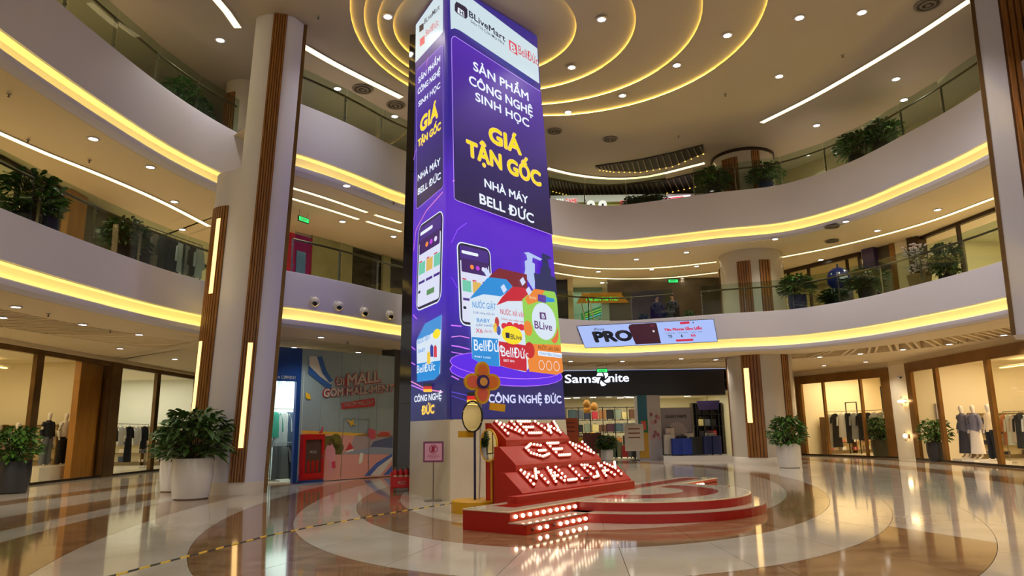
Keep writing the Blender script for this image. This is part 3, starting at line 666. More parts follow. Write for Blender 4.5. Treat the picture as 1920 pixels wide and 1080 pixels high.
bigpouch('pouch', [(929, 573), (959, 538), (982, 540), (996, 560), (990, 690), (984, 698), (958, 692), (935, 686)], [(929, 573), (940, 557), (959, 538), (982, 540), (996, 560), (984, 565), (950, 565)], [(933, 640), (985, 648), (986, 697), (958, 692), (936, 686)], SPR, SPW, .030)
g(poly_px(FF, [(977, 562), (1000, 542), (1038, 548), (1042, 560), (1049, 640), (1053, 698), (1040, 703), (992, 697), (984, 650)], .038), SPG, 'pouch'); g(poly_px(FF, [(983, 645), (1049, 647), (1054, 698), (1040, 703), (990, 697)], .042), SPO, 'pouch_band')
g(poly_px(FF, [(982, 560), (1000, 542), (1020, 545), (1006, 566), (988, 572)], .042), SPO, 'orange_slice'); disk_px(FF, 988, 616, 8, 14, SPO, .041); disk_px(FF, 1036, 622, 9, 22, screen('grapefruit', (228, 108, 60)), .041)
disk_px(FF, 1018, 602, 25, 37, SPG, .044); disk_px(FF, 1018, 603, 22, 34, SPW, .046, label='white oval with shop name'); g(poly_px(FF, [(1009, 586), (1020, 587), (1022, 600), (1010, 599)], .05), screen('violet_ink', (88, 20, 110)))
g(text_px(FF, 'B', (1013, 597), (1019, 598), (1013, 589), bold=.02, d=.054), SPW, 'lettering'); g(text_px(FF, 'BLive', (1000, 616), (1033, 621), (1000, 602), bold=.01, d=.05), screen('violet_ink', (88, 20, 110)), 'lettering')
g(poly_px(FF, [(1006, 552), (1021, 555), (1021, 569), (1006, 565)], .048), screen('tag_violet', (90, 50, 150))); g(poly_px(FF, [(1021, 557), (1037, 561), (1037, 567), (1021, 567)], .048), SBL)
disk_px(FF, 991, 657, 9, 15, screen('cherry', (196, 26, 40)), .046)
g(poly_px(FF, [(1006, 658), (1051, 663), (1051, 672), (1007, 667)], .046), SW); g(text_px(FF, 'NƯỚC LAU SÀN', (1007, 655), (1046, 659), (1007, 648), bold=.01, d=.05), screen('brown_ink', (90, 40, 20)), 'lettering'); g(text_px(FF, 'CHUYÊN DÙNG', (1009, 665), (1050, 671), (1009, 660), bold=.01, d=.05), SBL, 'lettering')
for k in range(3):
    u, v = FF.px(1013 + 14 * k, 685 + k); u2, _ = FF.px(1018 + 14 * k, 685 + k); r = abs(u2 - u); g(line_uv(FF, oval(u, v, r, r * 1.15, 14), .015, .048, True), SW, 'round_mark')
for tx, a, b, c, m in (('NƯỚC GIẶT', (884, 577), (928, 581), (884, 566), SBL), ('BABY', (892, 604), (917, 606), (892, 597), SBL), ('X6', (890, 624), (903, 625), (890, 616), SRED), ('BellĐức', (887, 657), (941, 661), (887, 637), SW), ('NƯỚC XẢ VẢI', (936, 589), (980, 596), (936, 580), SRED), ('BellĐức', (938, 668), (989, 674), (938, 650), SW), ('BEST 3IN1', (942, 678), (962, 680), (942, 674), SW), ('BABY CARE', (888, 670), (918, 673), (888, 667), SW)):
    g(text_px(FF, tx, a, b, c, bold=.008, d=.038 if a[0] < 930 else .046), m, 'lettering')
disk_px(FF, 958, 629, 19, 17, screen('badge_yellow', (246, 222, 40)), .044); g(text_px(FF, 'BLive', (955, 636), (976, 638), (955, 627), bold=.01, d=.048), SBLK, 'lettering'); g(poly_px(FF, [(945, 624), (953, 625), (953, 635), (946, 634)], .048), SBLK)
for p, q_ in (((903, 502), (915, 520)), ((936, 533), (945, 548)), ((972, 520), (980, 534)), ((983, 538), (992, 552))):
    g(poly_px(FF, [(p[0], p[1] + 6), (p[0] + 6, p[1]), (q_[0] + 3, q_[1] - 4), (q_[0] - 3, q_[1] + 3)], .05), screen('spout', (206, 218, 250)), 'spout')
def flag(face, x0, y0, x1, y1):
    for k, c in enumerate(((20, 18, 22), (206, 20, 30), (250, 196, 40))):
        a = y0 + (y1 - y0) * k / 3; b = y0 + (y1 - y0) * (k + 1) / 3
        g(poly_px(face, [(x0, a), (x1, a), (x1, b), (x0, b)], .03), screen('flag%d' % k, c), 'flag_stripe')
flag(FF, 874, 735, 907, 757); g(text_px(FF, 'CÔNG NGHỆ ĐỨC', (915, 755), (1052, 756), (915, 740), bold=.03, d=.02), SLIL, 'lettering')
g(poly_px(FF, [(846, 722), (1056, 728), (1060, 780), (846, 785)], .006), screen('navy_foot', (28, 30, 96)), 'footer_band')
# light streaks on the backdrop
SST = screen('streak', (210, 120, 255)); 
for pts_ in ([(848, 340), (852, 338)], [(845, 610), (865, 612)], [(846, 648), (860, 650), (880, 655)], [(846, 690), (870, 692), (862, 696)], [(846, 705), (860, 712)]):
    g(line_uv(FF, [FF.px(*p) for p in pts_], .03, .009), SST, 'light_streak')
for pts_, c in (([(846, 455), (858, 430), (875, 418)], (150, 80, 255)), ([(846, 520), (857, 540)], (140, 70, 250)), ([(926, 640), (1050, 712)], (150, 90, 255)), ([(846, 660), (900, 670), (880, 676)], (200, 110, 250)), ([(846, 632), (862, 630), (880, 634)], (230, 140, 230)), ([(846, 742), (900, 760)], (80, 60, 190)), ([(846, 735), (880, 742)], (90, 70, 210))):
    g(line_uv(FF, [FF.px(*p) for p in pts_], .022, .0085), screen('arc_%d' % c[0], c), 'light_streak')
for tx, a, b, c, col in (('Dưới màng nhầy ẩm', (885, 588), (925, 592), (885, 584), (60, 90, 160)), ('GẤP NHIỀU', (890, 612), (925, 614), (890, 608), (60, 150, 90)), ('LẦN VẢI', (905, 624), (920, 625), (905, 619), (190, 40, 70)), ('Chăm sóc mềm mại', (937, 600), (980, 606), (937, 596), (190, 60, 80)), ('Bảo vệ tay', (990, 560), (1003, 562), (990, 555), (230, 230, 200))):
    g(text_px(FF, tx, a, b, c, bold=.0, d=.05), screen('small_%d' % col[0], col), 'lettering')
for x, y, c in ((927, 615, (240, 200, 60)), (933, 620, (60, 80, 170)), (930, 604, (190, 60, 60))): disk_px(FF, x, y, 4, 9, screen('child_%d' % c[0], c), .036)
for x, y in ((944, 612), (954, 610), (966, 612), (976, 614)): disk_px(FF, x, y, 6, 6, screen('berry', (214, 30, 60)), .036)
# --- left face
g(poly_px(FL, [(780, 47), (831, -26), (831, 60), (826, 66), (779, 118)], .006), SBAND, label='pale band with two shop logos')
g(text_px(FL, 'BLiveMart', (796, 46), (825, 17), (796, 37), bold=.01, d=.012), SBLK, 'lettering'); g(text_px(FL, 'BellĐức', (799, 69), (823, 47), (799, 58), bold=.0, d=.012), SRED, 'lettering')
g(poly_px(FL, [(787, 49), (795, 43), (795, 55), (787, 61)], .012), SBLK); g(poly_px(FL, [(788, 74), (797, 66), (797, 81), (788, 88)], .012), screen('logo_red', (214, 76, 96)))
panl = [(782, 140), (783, 131), (828, 86), (830, 85), (831, 90), (832, 345), (830, 352), (784, 391), (781, 390)]
g(poly_px(FL, panl, .006), SPANEL); g(line_uv(FL, [FL.px(*p) for p in panl], .016, .01, True), SLINE, 'outline')
for tx, a, b, c, bo in (('SẢN PHẨM', (785, 157), (826, 115), (785, 147), .03), ('CÔNG NGHỆ', (784, 178), (826, 139), (784, 168), .03), ('SINH HỌC', (785, 201), (826, 164), (785, 192), .03), ('NHÀ MÁY', (784, 340), (826, 308), (784, 329), .03), ('BELL ĐỨC', (784, 366), (827, 335), (784, 355), .03)):
    g(text_px(FL, tx, a, b, c, bold=bo, d=.012), SW, 'lettering')
gold(FL, 'GIÁ', (788, 249), (822, 218), (788, 225)); gold(FL, 'TẬN GỐC', (784, 276), (827, 242), (784, 264))
phone(FL, (784, 422), (829, 401), (829, 562), (783, 582))
g(poly_px(FL, [(782, 640), (798, 607), (829, 590), (826, 700), (815, 712), (783, 716)], .014), SPW, 'pouch'); g(poly_px(FL, [(782, 638), (798, 607), (829, 590), (828, 618), (800, 630)], .018), SBL, 'pouch_cap'); g(poly_px(FL, [(783, 682), (827, 676), (825, 702), (815, 712), (783, 716)], .018), SBL, 'pouch_band')
g(text_px(FL, 'NƯỚC GIẶT', (784, 646), (808, 635), (784, 638), bold=.008, d=.022), SBL, 'lettering'); g(text_px(FL, 'BABY', (786, 662), (799, 658), (786, 656), bold=.008, d=.022), SBL, 'lettering'); g(text_px(FL, 'BellĐức', (783, 700), (817, 694), (783, 686), bold=.008, d=.022), SW, 'lettering')
disk_px(FL, 820, 626, 7, 9, screen('badge_yellow', (246, 222, 40)), .022)
for k, (x, y, c) in enumerate(((811, 655, (40, 60, 160)), (818, 656, (214, 60, 80)), (806, 668, (240, 200, 60)))): g(poly_px(FL, [(x - 3, y + 14), (x + 3, y + 14), (x + 3, y - 5), (x, y - 10), (x - 3, y - 5)], .022 + .004 * k), screen('figure%d' % k, c), 'small_figure')
flag(FL, 796, 719, 812, 735)
g(text_px(FL, 'CÔNG NGHỆ', (778, 754), (829, 748), (778, 743), bold=.03, d=.02), SW, 'lettering'); gold(FL, 'ĐỨC', (791, 777), (815, 774), (791, 763))
for pts_, c in (([(776, 300), (781, 280)], 0), ([(776, 470), (781, 430), (800, 395), (831, 360)], 1), ([(775, 590), (782, 598)], 0), ([(772, 650), (779, 656)], 0), ([(772, 680), (779, 684)], 0), ([(771, 715), (800, 730), (831, 735)], 1), ([(772, 722), (800, 734)], 0), ([(800, 124), (803, 108)], 1)):
    g(line_uv(FL, [FL.px(*p) for p in pts_], .03, .009), [SST, screen('streak_warm', (230, 140, 200))][c], 'light_streak')

# ================================================================ STAGE
SA = Vector((-.10, 10.60)); E1 = Vector((.60, .80)); EN = Vector((.80, -.60)); SH = .30
def SP(e, n, z=0.0): p = SA + E1 * e + EN * n; return Vector((p.x, p.y, z))
STILE = mat('stage_top', (196, 184, 164), 0.08, spec=.7); SEDGE = mat('cream_edge', (216, 196, 160), 0.35)
BULB = glow('bulb_on', (255, 226, 188), 5.0); BULBOFF = mat('bulb_off', (90, 40, 20), 0.3); REDIN = mat('red_inlay', (150, 30, 20), 0.10, spec=.7)
bulb_me = mesh('bulb', MB().ball((0, 0, 0), .03, u=8, w=6), BULB, True); bulb_off = mesh('bulb', MB().ball((0, 0, 0), .022, u=8, w=6), BULBOFF, True)
stg = thing('stage', 'low red stage with round two-step front and polished cream top', 'stage', SP(4, 0))
def S(mb): return rel(mb, stg)
def cyl(R, z0, z1, n=64): c = SP(4.0, -.08); return MB().prism([(c.x + R * math.cos(2 * PI * i / n), c.y + R * math.sin(2 * PI * i / n)) for i in range(n)], z0, z1)
ob('lower_step', S(cyl(2.36, 0, .14)), RED, stg); ob('lower_tread', S(cyl(2.36, .14, .155)), STILE, stg)
ob('upper_step', S(cyl(2.12, .155, SH - .015)), RED, stg); ob('upper_edge', S(cyl(2.12, SH - .015, SH)), SEDGE, stg); ob('round_top', S(cyl(2.08, SH, SH + .004)), STILE, stg)
ob('red_ring', S(cyl(1.55, SH + .004, SH + .007)), REDIN, stg); ob('centre_disc', S(cyl(.92, SH + .007, SH + .010)), STILE, stg)
def rectp(e0, e1, n0, n1): return [(SP(e0, n0).x, SP(e0, n0).y), (SP(e1, n0).x, SP(e1, n0).y), (SP(e1, n1).x, SP(e1, n1).y), (SP(e0, n1).x, SP(e0, n1).y)]
ob('platform', S(MB().prism(rectp(0, 8.0, 0, -.86), 0, SH - .015)), RED, stg); ob('platform_edge', S(MB().prism(rectp(-.01, 8.01, .01, -.87), SH - .015, SH + .002)), SEDGE, stg)
ob('platform_top', S(MB().prism(rectp(.03, 7.97, -.03, -.83), SH + .002, SH + .0125)), STILE, stg)
ob('red_inlay', S(MB().prism(rectp(.45, 7.6, -.22, -.62), SH + .0125, SH + .0155)), REDIN, stg)
for e0, e1 in ((.0, 1.9), (6.35, 8.0)):
    st = ob('step', S(MB().prism(rectp(e0, e1, .30, 0), 0, .14)), RED, stg); ob('step_tread', S(MB().prism(rectp(e0, e1, .31, 0), .14, .155)), STILE, st)
    n = 10
    for r, (nn, zz) in enumerate(((.0, .225), (.30, .07))):
        rs = ob('bulb_riser', S(MB().prism(rectp(e0 + .02, e1 - .02, nn + .012, nn), zz - .065, zz + .062)), mat('riser_orange', (190, 50, 20), .3), stg)
        for k in range(n):
            off = (r == 1 and k in (0, 3)) or (e0 > 3 and k > 4)
            b = ob('bulb', bulb_off if off else bulb_me, None, rs); p = SP(e0 + .14 + (e1 - e0 - .28) * k / (n - 1), nn + .03, zz); b.location = p - stg.location

# ---- marquee letters in three tiers
brd = thing('letter_wall', 'red tiered letter wall with glowing bulb letters NEW GEN MALLDAY', 'light sign', SP(1.3, -.7))
FLB = 1.32; NB = -.70
TIER = [(0.0, .50, 974, 1178), (.42, .92, 962, 1122), (.84, 1.34, 944, 1063)]      # setback, foot of the slope, photo columns of the two ends
RED2 = mat('letter_red', (176, 34, 20), .4)
SLO_D, SLO_H = .30, .25
def proj_e(px, n, z):                                     # how far along the wall a photo column lies
    lo, hi = -3.0, 9.0
    for _ in range(50):
        mid_ = (lo + hi) / 2; p = SP(mid_, n, z) - CAM; x = 960 + FPX * p.dot(_r) / p.dot(_f)
        if x < px: lo = mid_
        else: hi = mid_
    return lo
for k, (sb, z0, pl_, pr_) in enumerate(TIER):
    n0 = NB - sb; e0, e1 = proj_e(pl_, n0, z0), proj_e(pr_, n0, z0)
    prof = [(n0 + .06, 0), (n0 + .06, z0 - .06), (n0, z0), (n0 - SLO_D, z0 + SLO_H), (n0 - .42, z0 + SLO_H), (n0 - .42, 0)]
    vs = [SP(e0, n, z) for n, z in prof] + [SP(e1, n, z) for n, z in prof]; m = len(prof)
    mb = MB().add(vs, [(i, (i + 1) % m, (i + 1) % m + m, i + m) for i in range(m)] + [tuple(range(m)), tuple(range(m, 2 * m))])
    ob('tier', rel(mb, brd), RED2, brd)
ob('foot_step', rel(MB().prism(rectp(proj_e(968, NB + .2, .4), proj_e(1188, NB + .2, .4), NB + .22, NB + .02), 0, .42), brd), RED2, brd)
STRK = {'N': [[(0, 0), (0, 1)], [(0, 1), (1, 0)], [(1, 0), (1, 1)]], 'E': [[(1, 1), (0, 1)], [(0, 1), (0, 0)], [(0, 0), (1, 0)], [(0, .5), (.8, .5)]], 'W': [[(0, 1), (.25, 0)], [(.25, 0), (.5, .7)], [(.5, .7), (.75, 0)], [(.75, 0), (1, 1)]],
        'G': [[(1, .85), (.5, 1)], [(.5, 1), (0, .7)], [(0, .7), (0, .3)], [(0, .3), (.5, 0)], [(.5, 0), (1, .15)], [(1, .15), (1, .45)], [(1, .45), (.6, .45)]], 'M': [[(0, 0), (0, 1)], [(0, 1), (.5, .35)], [(.5, .35), (1, 1)], [(1, 1), (1, 0)]],
        'A': [[(0, 0), (.5, 1)], [(.5, 1), (1, 0)], [(.22, .4), (.78, .4)]], 'L': [[(0, 1), (0, 0)], [(0, 0), (.9, 0)]], 'D': [[(0, 0), (0, 1)], [(0, 1), (.6, .95)], [(.6, .95), (1, .5)], [(1, .5), (.6, .05)], [(.6, .05), (0, 0)]], 'Y': [[(0, 1), (.5, .5)], [(1, 1), (.5, .5)], [(.5, .5), (.5, 0)]]}
def letter(ch, tier, pxl, pxr, dead=()):
    sb, z0, _a, _b = TIER[tier]; n0 = NB - sb; e0 = proj_e(pxl, n0 - .03, z0); e1 = proj_e(pxr, n0 - .03, z0)
    up = (Vector((-EN.x, -EN.y, 0)) * SLO_D + Vector((0, 0, SLO_H))); nrm = Vector((E1.x, E1.y, 0)).cross(up).normalized(); nrm = nrm if nrm.z > 0 else -nrm
    def pos(x, y, d=0.0): return SP(e0 + (e1 - e0) * x, n0 - .02, z0) + up * (.06 + .88 * y) + nrm * d
    lt = None; mb = MB(); B = {}
    for a, b in STRK[ch]:
        A, Bp = pos(*a), pos(*b); dv = (Bp - A).normalized(); sd = dv.cross(nrm) * .035
        mb.add([A - dv * .03 + sd, A - dv * .03 - sd, Bp + dv * .03 - sd, Bp + dv * .03 + sd] + [q_ + nrm * .05 for q_ in (A - dv * .03 + sd, A - dv * .03 - sd, Bp + dv * .03 - sd, Bp + dv * .03 + sd)], [(0, 1, 2, 3), (4, 5, 6, 7), (0, 1, 5, 4), (1, 2, 6, 5), (2, 3, 7, 6), (3, 0, 4, 7)])
        n = max(1, round((Bp - A).length / .078))
        for i in range(n + 1):
            p = A.lerp(Bp, i / n); key = (round(p.x * 22), round(p.y * 22), round(p.z * 22)); B.setdefault(key, p)
    lt = ob('letter', rel(mb, brd), RED2, brd, label='red letter %s set with bulbs' % ch)
    me = [b for b in B.values()]
    for i, p in enumerate(me):
        o = ob('bulb', bulb_off if i in dead else lbulb, None, lt); o.location = p + nrm * .065 - brd.location
lbulb = mesh('bulb', MB().ball((0, 0, 0), .021, u=8, w=6), BULB, True)
for ch, a, b in (('N', 950, 978), ('E', 990, 1012), ('W', 1022, 1057)): letter(ch, 2, a, b)
for ch, a, b in (('G', 1000, 1030), ('E', 1046, 1066), ('N', 1088, 1111)): letter(ch, 1, a, b)
for ch, a, b, dd in (('M', 998, 1025, ()), ('A', 1040, 1056, ()), ('L', 1063, 1080, ()), ('L', 1089, 1103, (5, 6, 7)), ('D', 1111, 1127, (9,)), ('A', 1134, 1150, (3,)), ('Y', 1153, 1172, ())): letter(ch, 0, a, b, dd)

# ---- yellow drum with two convex mirrors, flower and arrow boards
DC = Vector((-.72, 13.5, 0))
drum = ob('yellow_drum', MB().lathe([(.45, 0), (.45, .20), (.43, .215)], 40), YELLOW, None, True, label='low round yellow drum carrying the mirror poles', cat='plinth'); drum.location = DC
MIRROR = mat('mirror_glass', (220, 224, 226), 0.02, 1.0); NAVY = mat('navy_paint', (28, 34, 84), .35)
def mirror_post(px, py, R, yd, m, label, turn, rim):
    p = UY(px, py, yd); t = thing('mirror_post', label, 'mirror', (p.x, yd, .2155), turn); h = p.z - .2155
    ob('pole', MB().tube([(0, .04, 0), (0, .04, h - R * .5)], .022, 10), m, t, True)
    M = Matrix.Translation((0, 0, h)) @ Matrix.Rotation(PI / 2, 4, 'X')
    ob('mirror_face', MB().lathe([(R * math.sin(a * .11) / math.sin(.77), .12 * R * math.cos(a * .11) + .0) for a in range(8)][::-1], 32).xf(M), MIRROR, t, True)
    ob('rim', MB().tube([(R * math.cos(2 * PI * i / 40), 0.0, h + R * math.sin(2 * PI * i / 40)) for i in range(41)], .018, 8).xf(Matrix.Translation((0, -.06 * R, 0))), rim, t, True)
    ob('back_plate', MB().lathe([(R * .98, 0), (R * .5, -.05), (.05, -.07)], 32).xf(M), rim, t, True)
    return t
mirror_post(887, 781, .28, 13.45, NAVY, 'round convex mirror with dark rim on a navy pole', math.radians(-46), BLACK)
mirror_post(918, 835, .28, 13.1, YELLOW, 'round convex mirror with yellow rim on a yellow pole', math.radians(-56), YELLOW)
p = UY(904, 716, 13.6); fs = thing('flower_sign', 'yellow and orange four-petal flower sign above the mirrors', 'sign', (p.x, 13.62, .2155), math.radians(28)); h = p.z - .2155
ob('pole', MB().tube([(-.06, .03, 0), (-.0, .03, h)], .016, 8), mat('white_metal', (210, 208, 200), .4), fs, True)
for k, (dx, dz, rx, rz) in enumerate(((0, .21, .15, .18), (0, -.22, .15, .2), (.2, 0, .18, .16), (-.2, 0, .18, .16))):
    M = Matrix.Translation((dx, 0, h + dz)) @ Matrix.Rotation(PI / 2, 4, 'X')
    pe = ob('petal', MB().loft([(0, 0, -.03, rx, rz), (0, 0, .03, rx, rz)], 24).xf(M), YELLOW, fs, True)
    ob('petal_face', MB().loft([(0, 0, .031, rx * .72, rz * .72), (0, 0, .035, rx * .72, rz * .72)], 24).xf(M), mat('petal_orange', (216, 112, 40), .45) if k % 2 == 0 else mat('petal_coral', (222, 96, 70), .45), pe)
M = Matrix.Translation((0, -.03, h)) @ Matrix.Rotation(PI / 2, 4, 'X')
ob('flower_ring', MB().loft([(0, 0, .0, .13, .13), (0, 0, .03, .13, .13)], 24).xf(M), mat('ring_violet', (50, 30, 110), .4), fs, True); ob('flower_heart', MB().loft([(0, 0, .03, .08, .08), (0, 0, .045, .08, .08)], 20).xf(M), mat('heart_ochre', (210, 150, 70), .4), fs, True)
ab = ob('arrow_board', MB().box(-.05, .28, -.015, .015, h - .52, h - .38, Matrix.Rotation(.12, 4, 'Y')), YELLOW, fs)
p = UY(878, 814, 13.7); ob('yellow_board', MB().box(-.18, .18, -.015, .015, -.06, .06, Matrix.Translation((p.x - fs.location.x, .1, p.z - .2155))), YELLOW, fs)

# ---- sign on a stand, fire extinguishers, floor tape
p = UZ(812, 939, 0); t = thing('sign_stand', 'pink no-entry notice on a thin chrome floor stand', 'sign', p)
ob('base', MB().lathe([(.20, 0), (.20, .015), (.03, .03)], 28), STEEL, t, True); ob('pole', MB().tube([(0, 0, .02), (0, 0, .86)], .012, 8), STEEL, t, True)
ob('board', MB().box(-.22, .22, -.02, .0, .80, 1.24), mat('notice_violet', (120, 60, 100), .4), t); ob('notice', MB().box(-.185, .185, -.024, -.02, .84, 1.20), mat('notice_pink', (216, 160, 190), .4), t)
nf = Face(p + Vector((0, -.026, 0)), (1, 0, 0), (0, 0, 1)); MAG = mat('notice_ink', (150, 20, 60), .5)
def onto(mb, m, name, par): return ob(name, rel(mb, par), m, par)
onto(line_uv(nf, oval(0, 1.08, .085, .085, 24), .016, 0, True), MAG, 'symbol_ring', t); onto(poly_uv(nf, rrect(-.04, .03, 1.02, 1.14, .015), .001), MAG, 'symbol', t); onto(line_uv(nf, [(-.06, 1.02), (.06, 1.14)], .014, .002), MAG, 'symbol_bar', t)
for k, w in enumerate((.12, .14, .09)): onto(line_uv(nf, [(-w, .955 - .03 * k), (w, .955 - .03 * k)], .008, .001), MAG, 'text_line', t)
p = UZ(751, 921, 0); EXR = mat('extinguisher_red', (190, 20, 24), .3)
t = thing('extinguisher_rack', 'red metal floor rack for fire extinguishers before the black pier', 'rack', p, .25)
ob('front_panel', MB().box(-.24, .24, -.16, -.14, .10, .36), EXR, t); ob('back_panel', MB().box(-.24, .24, .14, .16, .10, .46), EXR, t); ob('tray', MB().box(-.24, .24, -.16, .16, .09, .11), EXR, t)
for sx in (-1, 1):
    ob('side_panel', MB().box(sx * .24 - .012, sx * .24 + .012, -.16, .16, .10, .40), EXR, t)
    for sy in (-1, 1): ob('foot', MB().box(sx * .22 - .02, sx * .22 + .02, sy * .14 - .02, sy * .14 + .02, 0, .10), EXR, t)
nfr = Face(Vector((-.1, -.165, 0)), (1, 0, 0), (0, 0, 1)); nfr.n = Vector((0, -1, 0)); ob('lettering', text_uv(nfr, 'PCCC', .02, .2, .18, .07, .002), mat('print_white', (230, 230, 230), .5), t)
ext = None
for k, dx in enumerate((-.14, .0, .14)):
    e = thing('fire_extinguisher', f'{["left", "middle", "right"][k]} red fire extinguisher standing in the floor rack', 'fire extinguisher', p + Vector((dx * math.cos(.25), dx * math.sin(.25), .11)), .25, 'fire extinguishers in the rack')
    ob('cylinder', MB().lathe([(.055, 0), (.06, .01), (.06, .36), (.045, .41), (.02, .43)], 16), EXR, e, True); ob('valve', MB().lathe([(.018, .43), (.022, .46), (.012, .48)], 10), STEEL, e, True)
    ob('lever', MB().box(-.012, .012, -.08, .02, .475, .49), BLACK, e); ob('hose', MB().tube([(0, -.02, .45), (.05, -.05, .42), (.065, -.05, .25), (.065, -.04, .12)], .009, 6), BLACK, e, True); ob('label_band', MB().lathe([(.0612, .16), (.0612, .28)], 16, caps=False), mat('label_cream', (226, 210, 170), .5), e, True)
tp = [UZ(x, y, 0) for x, y in ((195, 1084), (500, 1005), (600, 985), (720, 964), (852, 943))]
tape = thing('floor_tape', 'yellow and black striped cable cover running across the floor', 'tape', tp[0])
TY, TB = mat('tape_yellow', (206, 168, 30), .5), mat('tape_black', (26, 24, 22), .5)
for a, b in zip(tp, tp[1:]):
    n = max(1, int((b - a).length / .16)); d = (b - a).normalized(); s = Vector((-d.y, d.x, 0)) * .03
    for k in range(n):
        A, B = a.lerp(b, k / n), a.lerp(b, (k + 1) / n); sh = d * .04
        q_ = [A - s - sh, B - s - sh, B + s + sh, A + s + sh]
        ob('tape_stripe', rel(MB().prism([(v.x, v.y) for v in q_], .0, .006), tape), TY if k % 2 else TB, tape)
# ================================================================ HELPERS FOR SHOPS
def arealight(loc, sx, sy, power, color=(1, .9, .74), name='shop_light'):
    L = bpy.data.lights.new(name, 'AREA'); L.shape = 'RECTANGLE'; L.size = sx; L.size_y = sy; L.energy = power; L.color = color
    o = bpy.data.objects.new(name, L); COL.objects.link(o); o.location = loc; o.visible_glossy = False; return o
def V2(p): return Vector((p[0], p[1]))
def room(nm, a, b, depth, z0, z1, wm, cm, inside=INS, power=200, color=(1, .88, .68), fm=None):
    a, b = V2(a), V2(b); d = (b - a).normalized(); n = Vector((d.y, -d.x)); n = n if n.dot((a + b) / 2 - Vector(inside)) > 0 else -n
    A, B = a + n * depth, b + n * depth; t = .08
    mb = MB(); mb.prism([A, B, B + n * t, A + n * t], z0, z1).prism([a + n * .05, A, A - d * t, a + n * .05 - d * t], z0, z1).prism([b + n * .05, B, B + d * t, b + n * .05 + d * t], z0, z1)
    struct('wall_' + nm, mb, wm); struct('ceiling_' + nm, MB().prism([a + n * .06, b + n * .06, B, A], z1 - .06, z1), cm)
    if z0 > 1 or fm: struct('floor_' + nm, MB().prism([a + n * .06, b + n * .06, B, A], z0, z0 + .03), fm or CREAM)
    c = (a + b) / 2 + n * depth * .45; L = arealight((c.x, c.y, z1 - .12), (b - a).length * .8, depth * .7, power, color); L.rotation_euler = (0, 0, math.atan2(d.y, d.x))
    return d, n
def facade(nm, label, a, b, z0, z1, marks, hh=.2, sill=.07, mw=.09, jamb=.12, m=BRONZE, glass=SGLASS, gaps=()):
    a, b = V2(a), V2(b); d = (b - a).normalized(); L = (b - a).length; t = thing(nm, label, 'shop front', (a.x, a.y, z0), math.atan2(d.y, d.x)); H = z1 - z0
    ob('header', MB().box(0, L, -.08, .08, H - hh, H), m, t); ob('sill', MB().box(0, L, -.06, .06, 0, sill), BRONZED, t)
    xs = [0] + sorted(marks) + [L]
    for k, x in enumerate(xs):
        w = jamb if k in (0, len(xs) - 1) else mw; x = min(max(x, w / 2), L - w / 2)
        ob('mullion', MB().box(x - w / 2, x + w / 2, -.07, .07, sill, H - hh), m, t)
    for k, (x0, x1) in enumerate(zip(xs, xs[1:])):
        if k in gaps: continue
        ob('glass_pane', MB().box(x0 + .06, x1 - .06, -.008, .008, sill, H - hh), glass, t)
    return t
# ---- hanging and worn clothes
CLO = {}
def cloth(rgb): return mat('cloth_%d_%d_%d' % rgb, rgb, .85)
def garment(kind, rgb, loc, rz, label, group, L=1.0):
    t = thing({'coat': 'hanging_coat', 'dress': 'hanging_dress', 'shirt': 'hanging_shirt', 'trousers': 'hanging_trousers'}[kind], label, {'coat': 'coat', 'dress': 'dress', 'shirt': 'shirt', 'trousers': 'trousers'}[kind], loc, rz, group)
    key = (kind, L)
    if key not in CLO:
        mb = MB()
        if kind == 'trousers':
            for s in (-1, 1): mb.loft([(s * .085, 0, -L, .10, .04), (s * .08, 0, -L * .5, .09, .045), (s * .075, 0, -.03, .085, .045), (s * .07, 0, 0, .08, .03)], 10)
        else:
            fl = {'coat': .24, 'dress': .27, 'shirt': .2}[kind]
            mb.loft([(0, 0, -L, fl, .075), (0, 0, -L * .6, fl * .86, .075), (0, 0, -.32, .185, .07), (0, 0, -.1, .20, .065), (0, 0, -.04, .15, .05), (0, 0, 0, .06, .04)], 14)
        CLO[key] = mb
    mb = CLO[key]; me_key = key + (rgb,)
    if me_key not in CLO: CLO[me_key] = mesh('fabric', mb, cloth(rgb), True)
    ob('fabric', CLO[me_key], None, t)
    if kind != 'trousers':
        for s in (-1, 1):
            k2 = ('slv', s, rgb, kind)
            if k2 not in CLO: CLO[k2] = mesh('sleeve', MB().tube([(s * .15, 0, -.06), (s * .235, .0, -.2), (s * .27, -.02, -.62 if kind == 'coat' else -.5)], [.055, .055, .045], 8), cloth(rgb), True)
            ob('sleeve', CLO[k2], None, t)
    if 'hang' not in CLO: CLO['hang'] = mesh('hanger', MB().tube([(0, 0, .01), (0, 0, .06), (.02, 0, .085), (0, 0, .1)], .006, 5), STEEL)
    ob('hanger', CLO['hang'], None, t)
    return t
def clothes_rail(a, b, h, z, label, legs=True):
    a, b = V2(a), V2(b); d = b - a; t = thing('clothes_rail', label, 'clothes rail', (a.x, a.y, z), math.atan2(d.y, d.x)); L = d.length
    ob('bar', MB().tube([(0, 0, h), (L, 0, h)], .014, 6), STEEL, t)
    if legs:
        for x in (0, L): ob('leg', MB().tube([(x, 0, 0.02), (x, 0, h)], .014, 6), STEEL, t); ob('foot', MB().box(x - .02, x + .02, -.25, .25, 0, .03), STEEL, t)
    return t
MANQ = mat('mannequin_white', (238, 228, 214), .4)
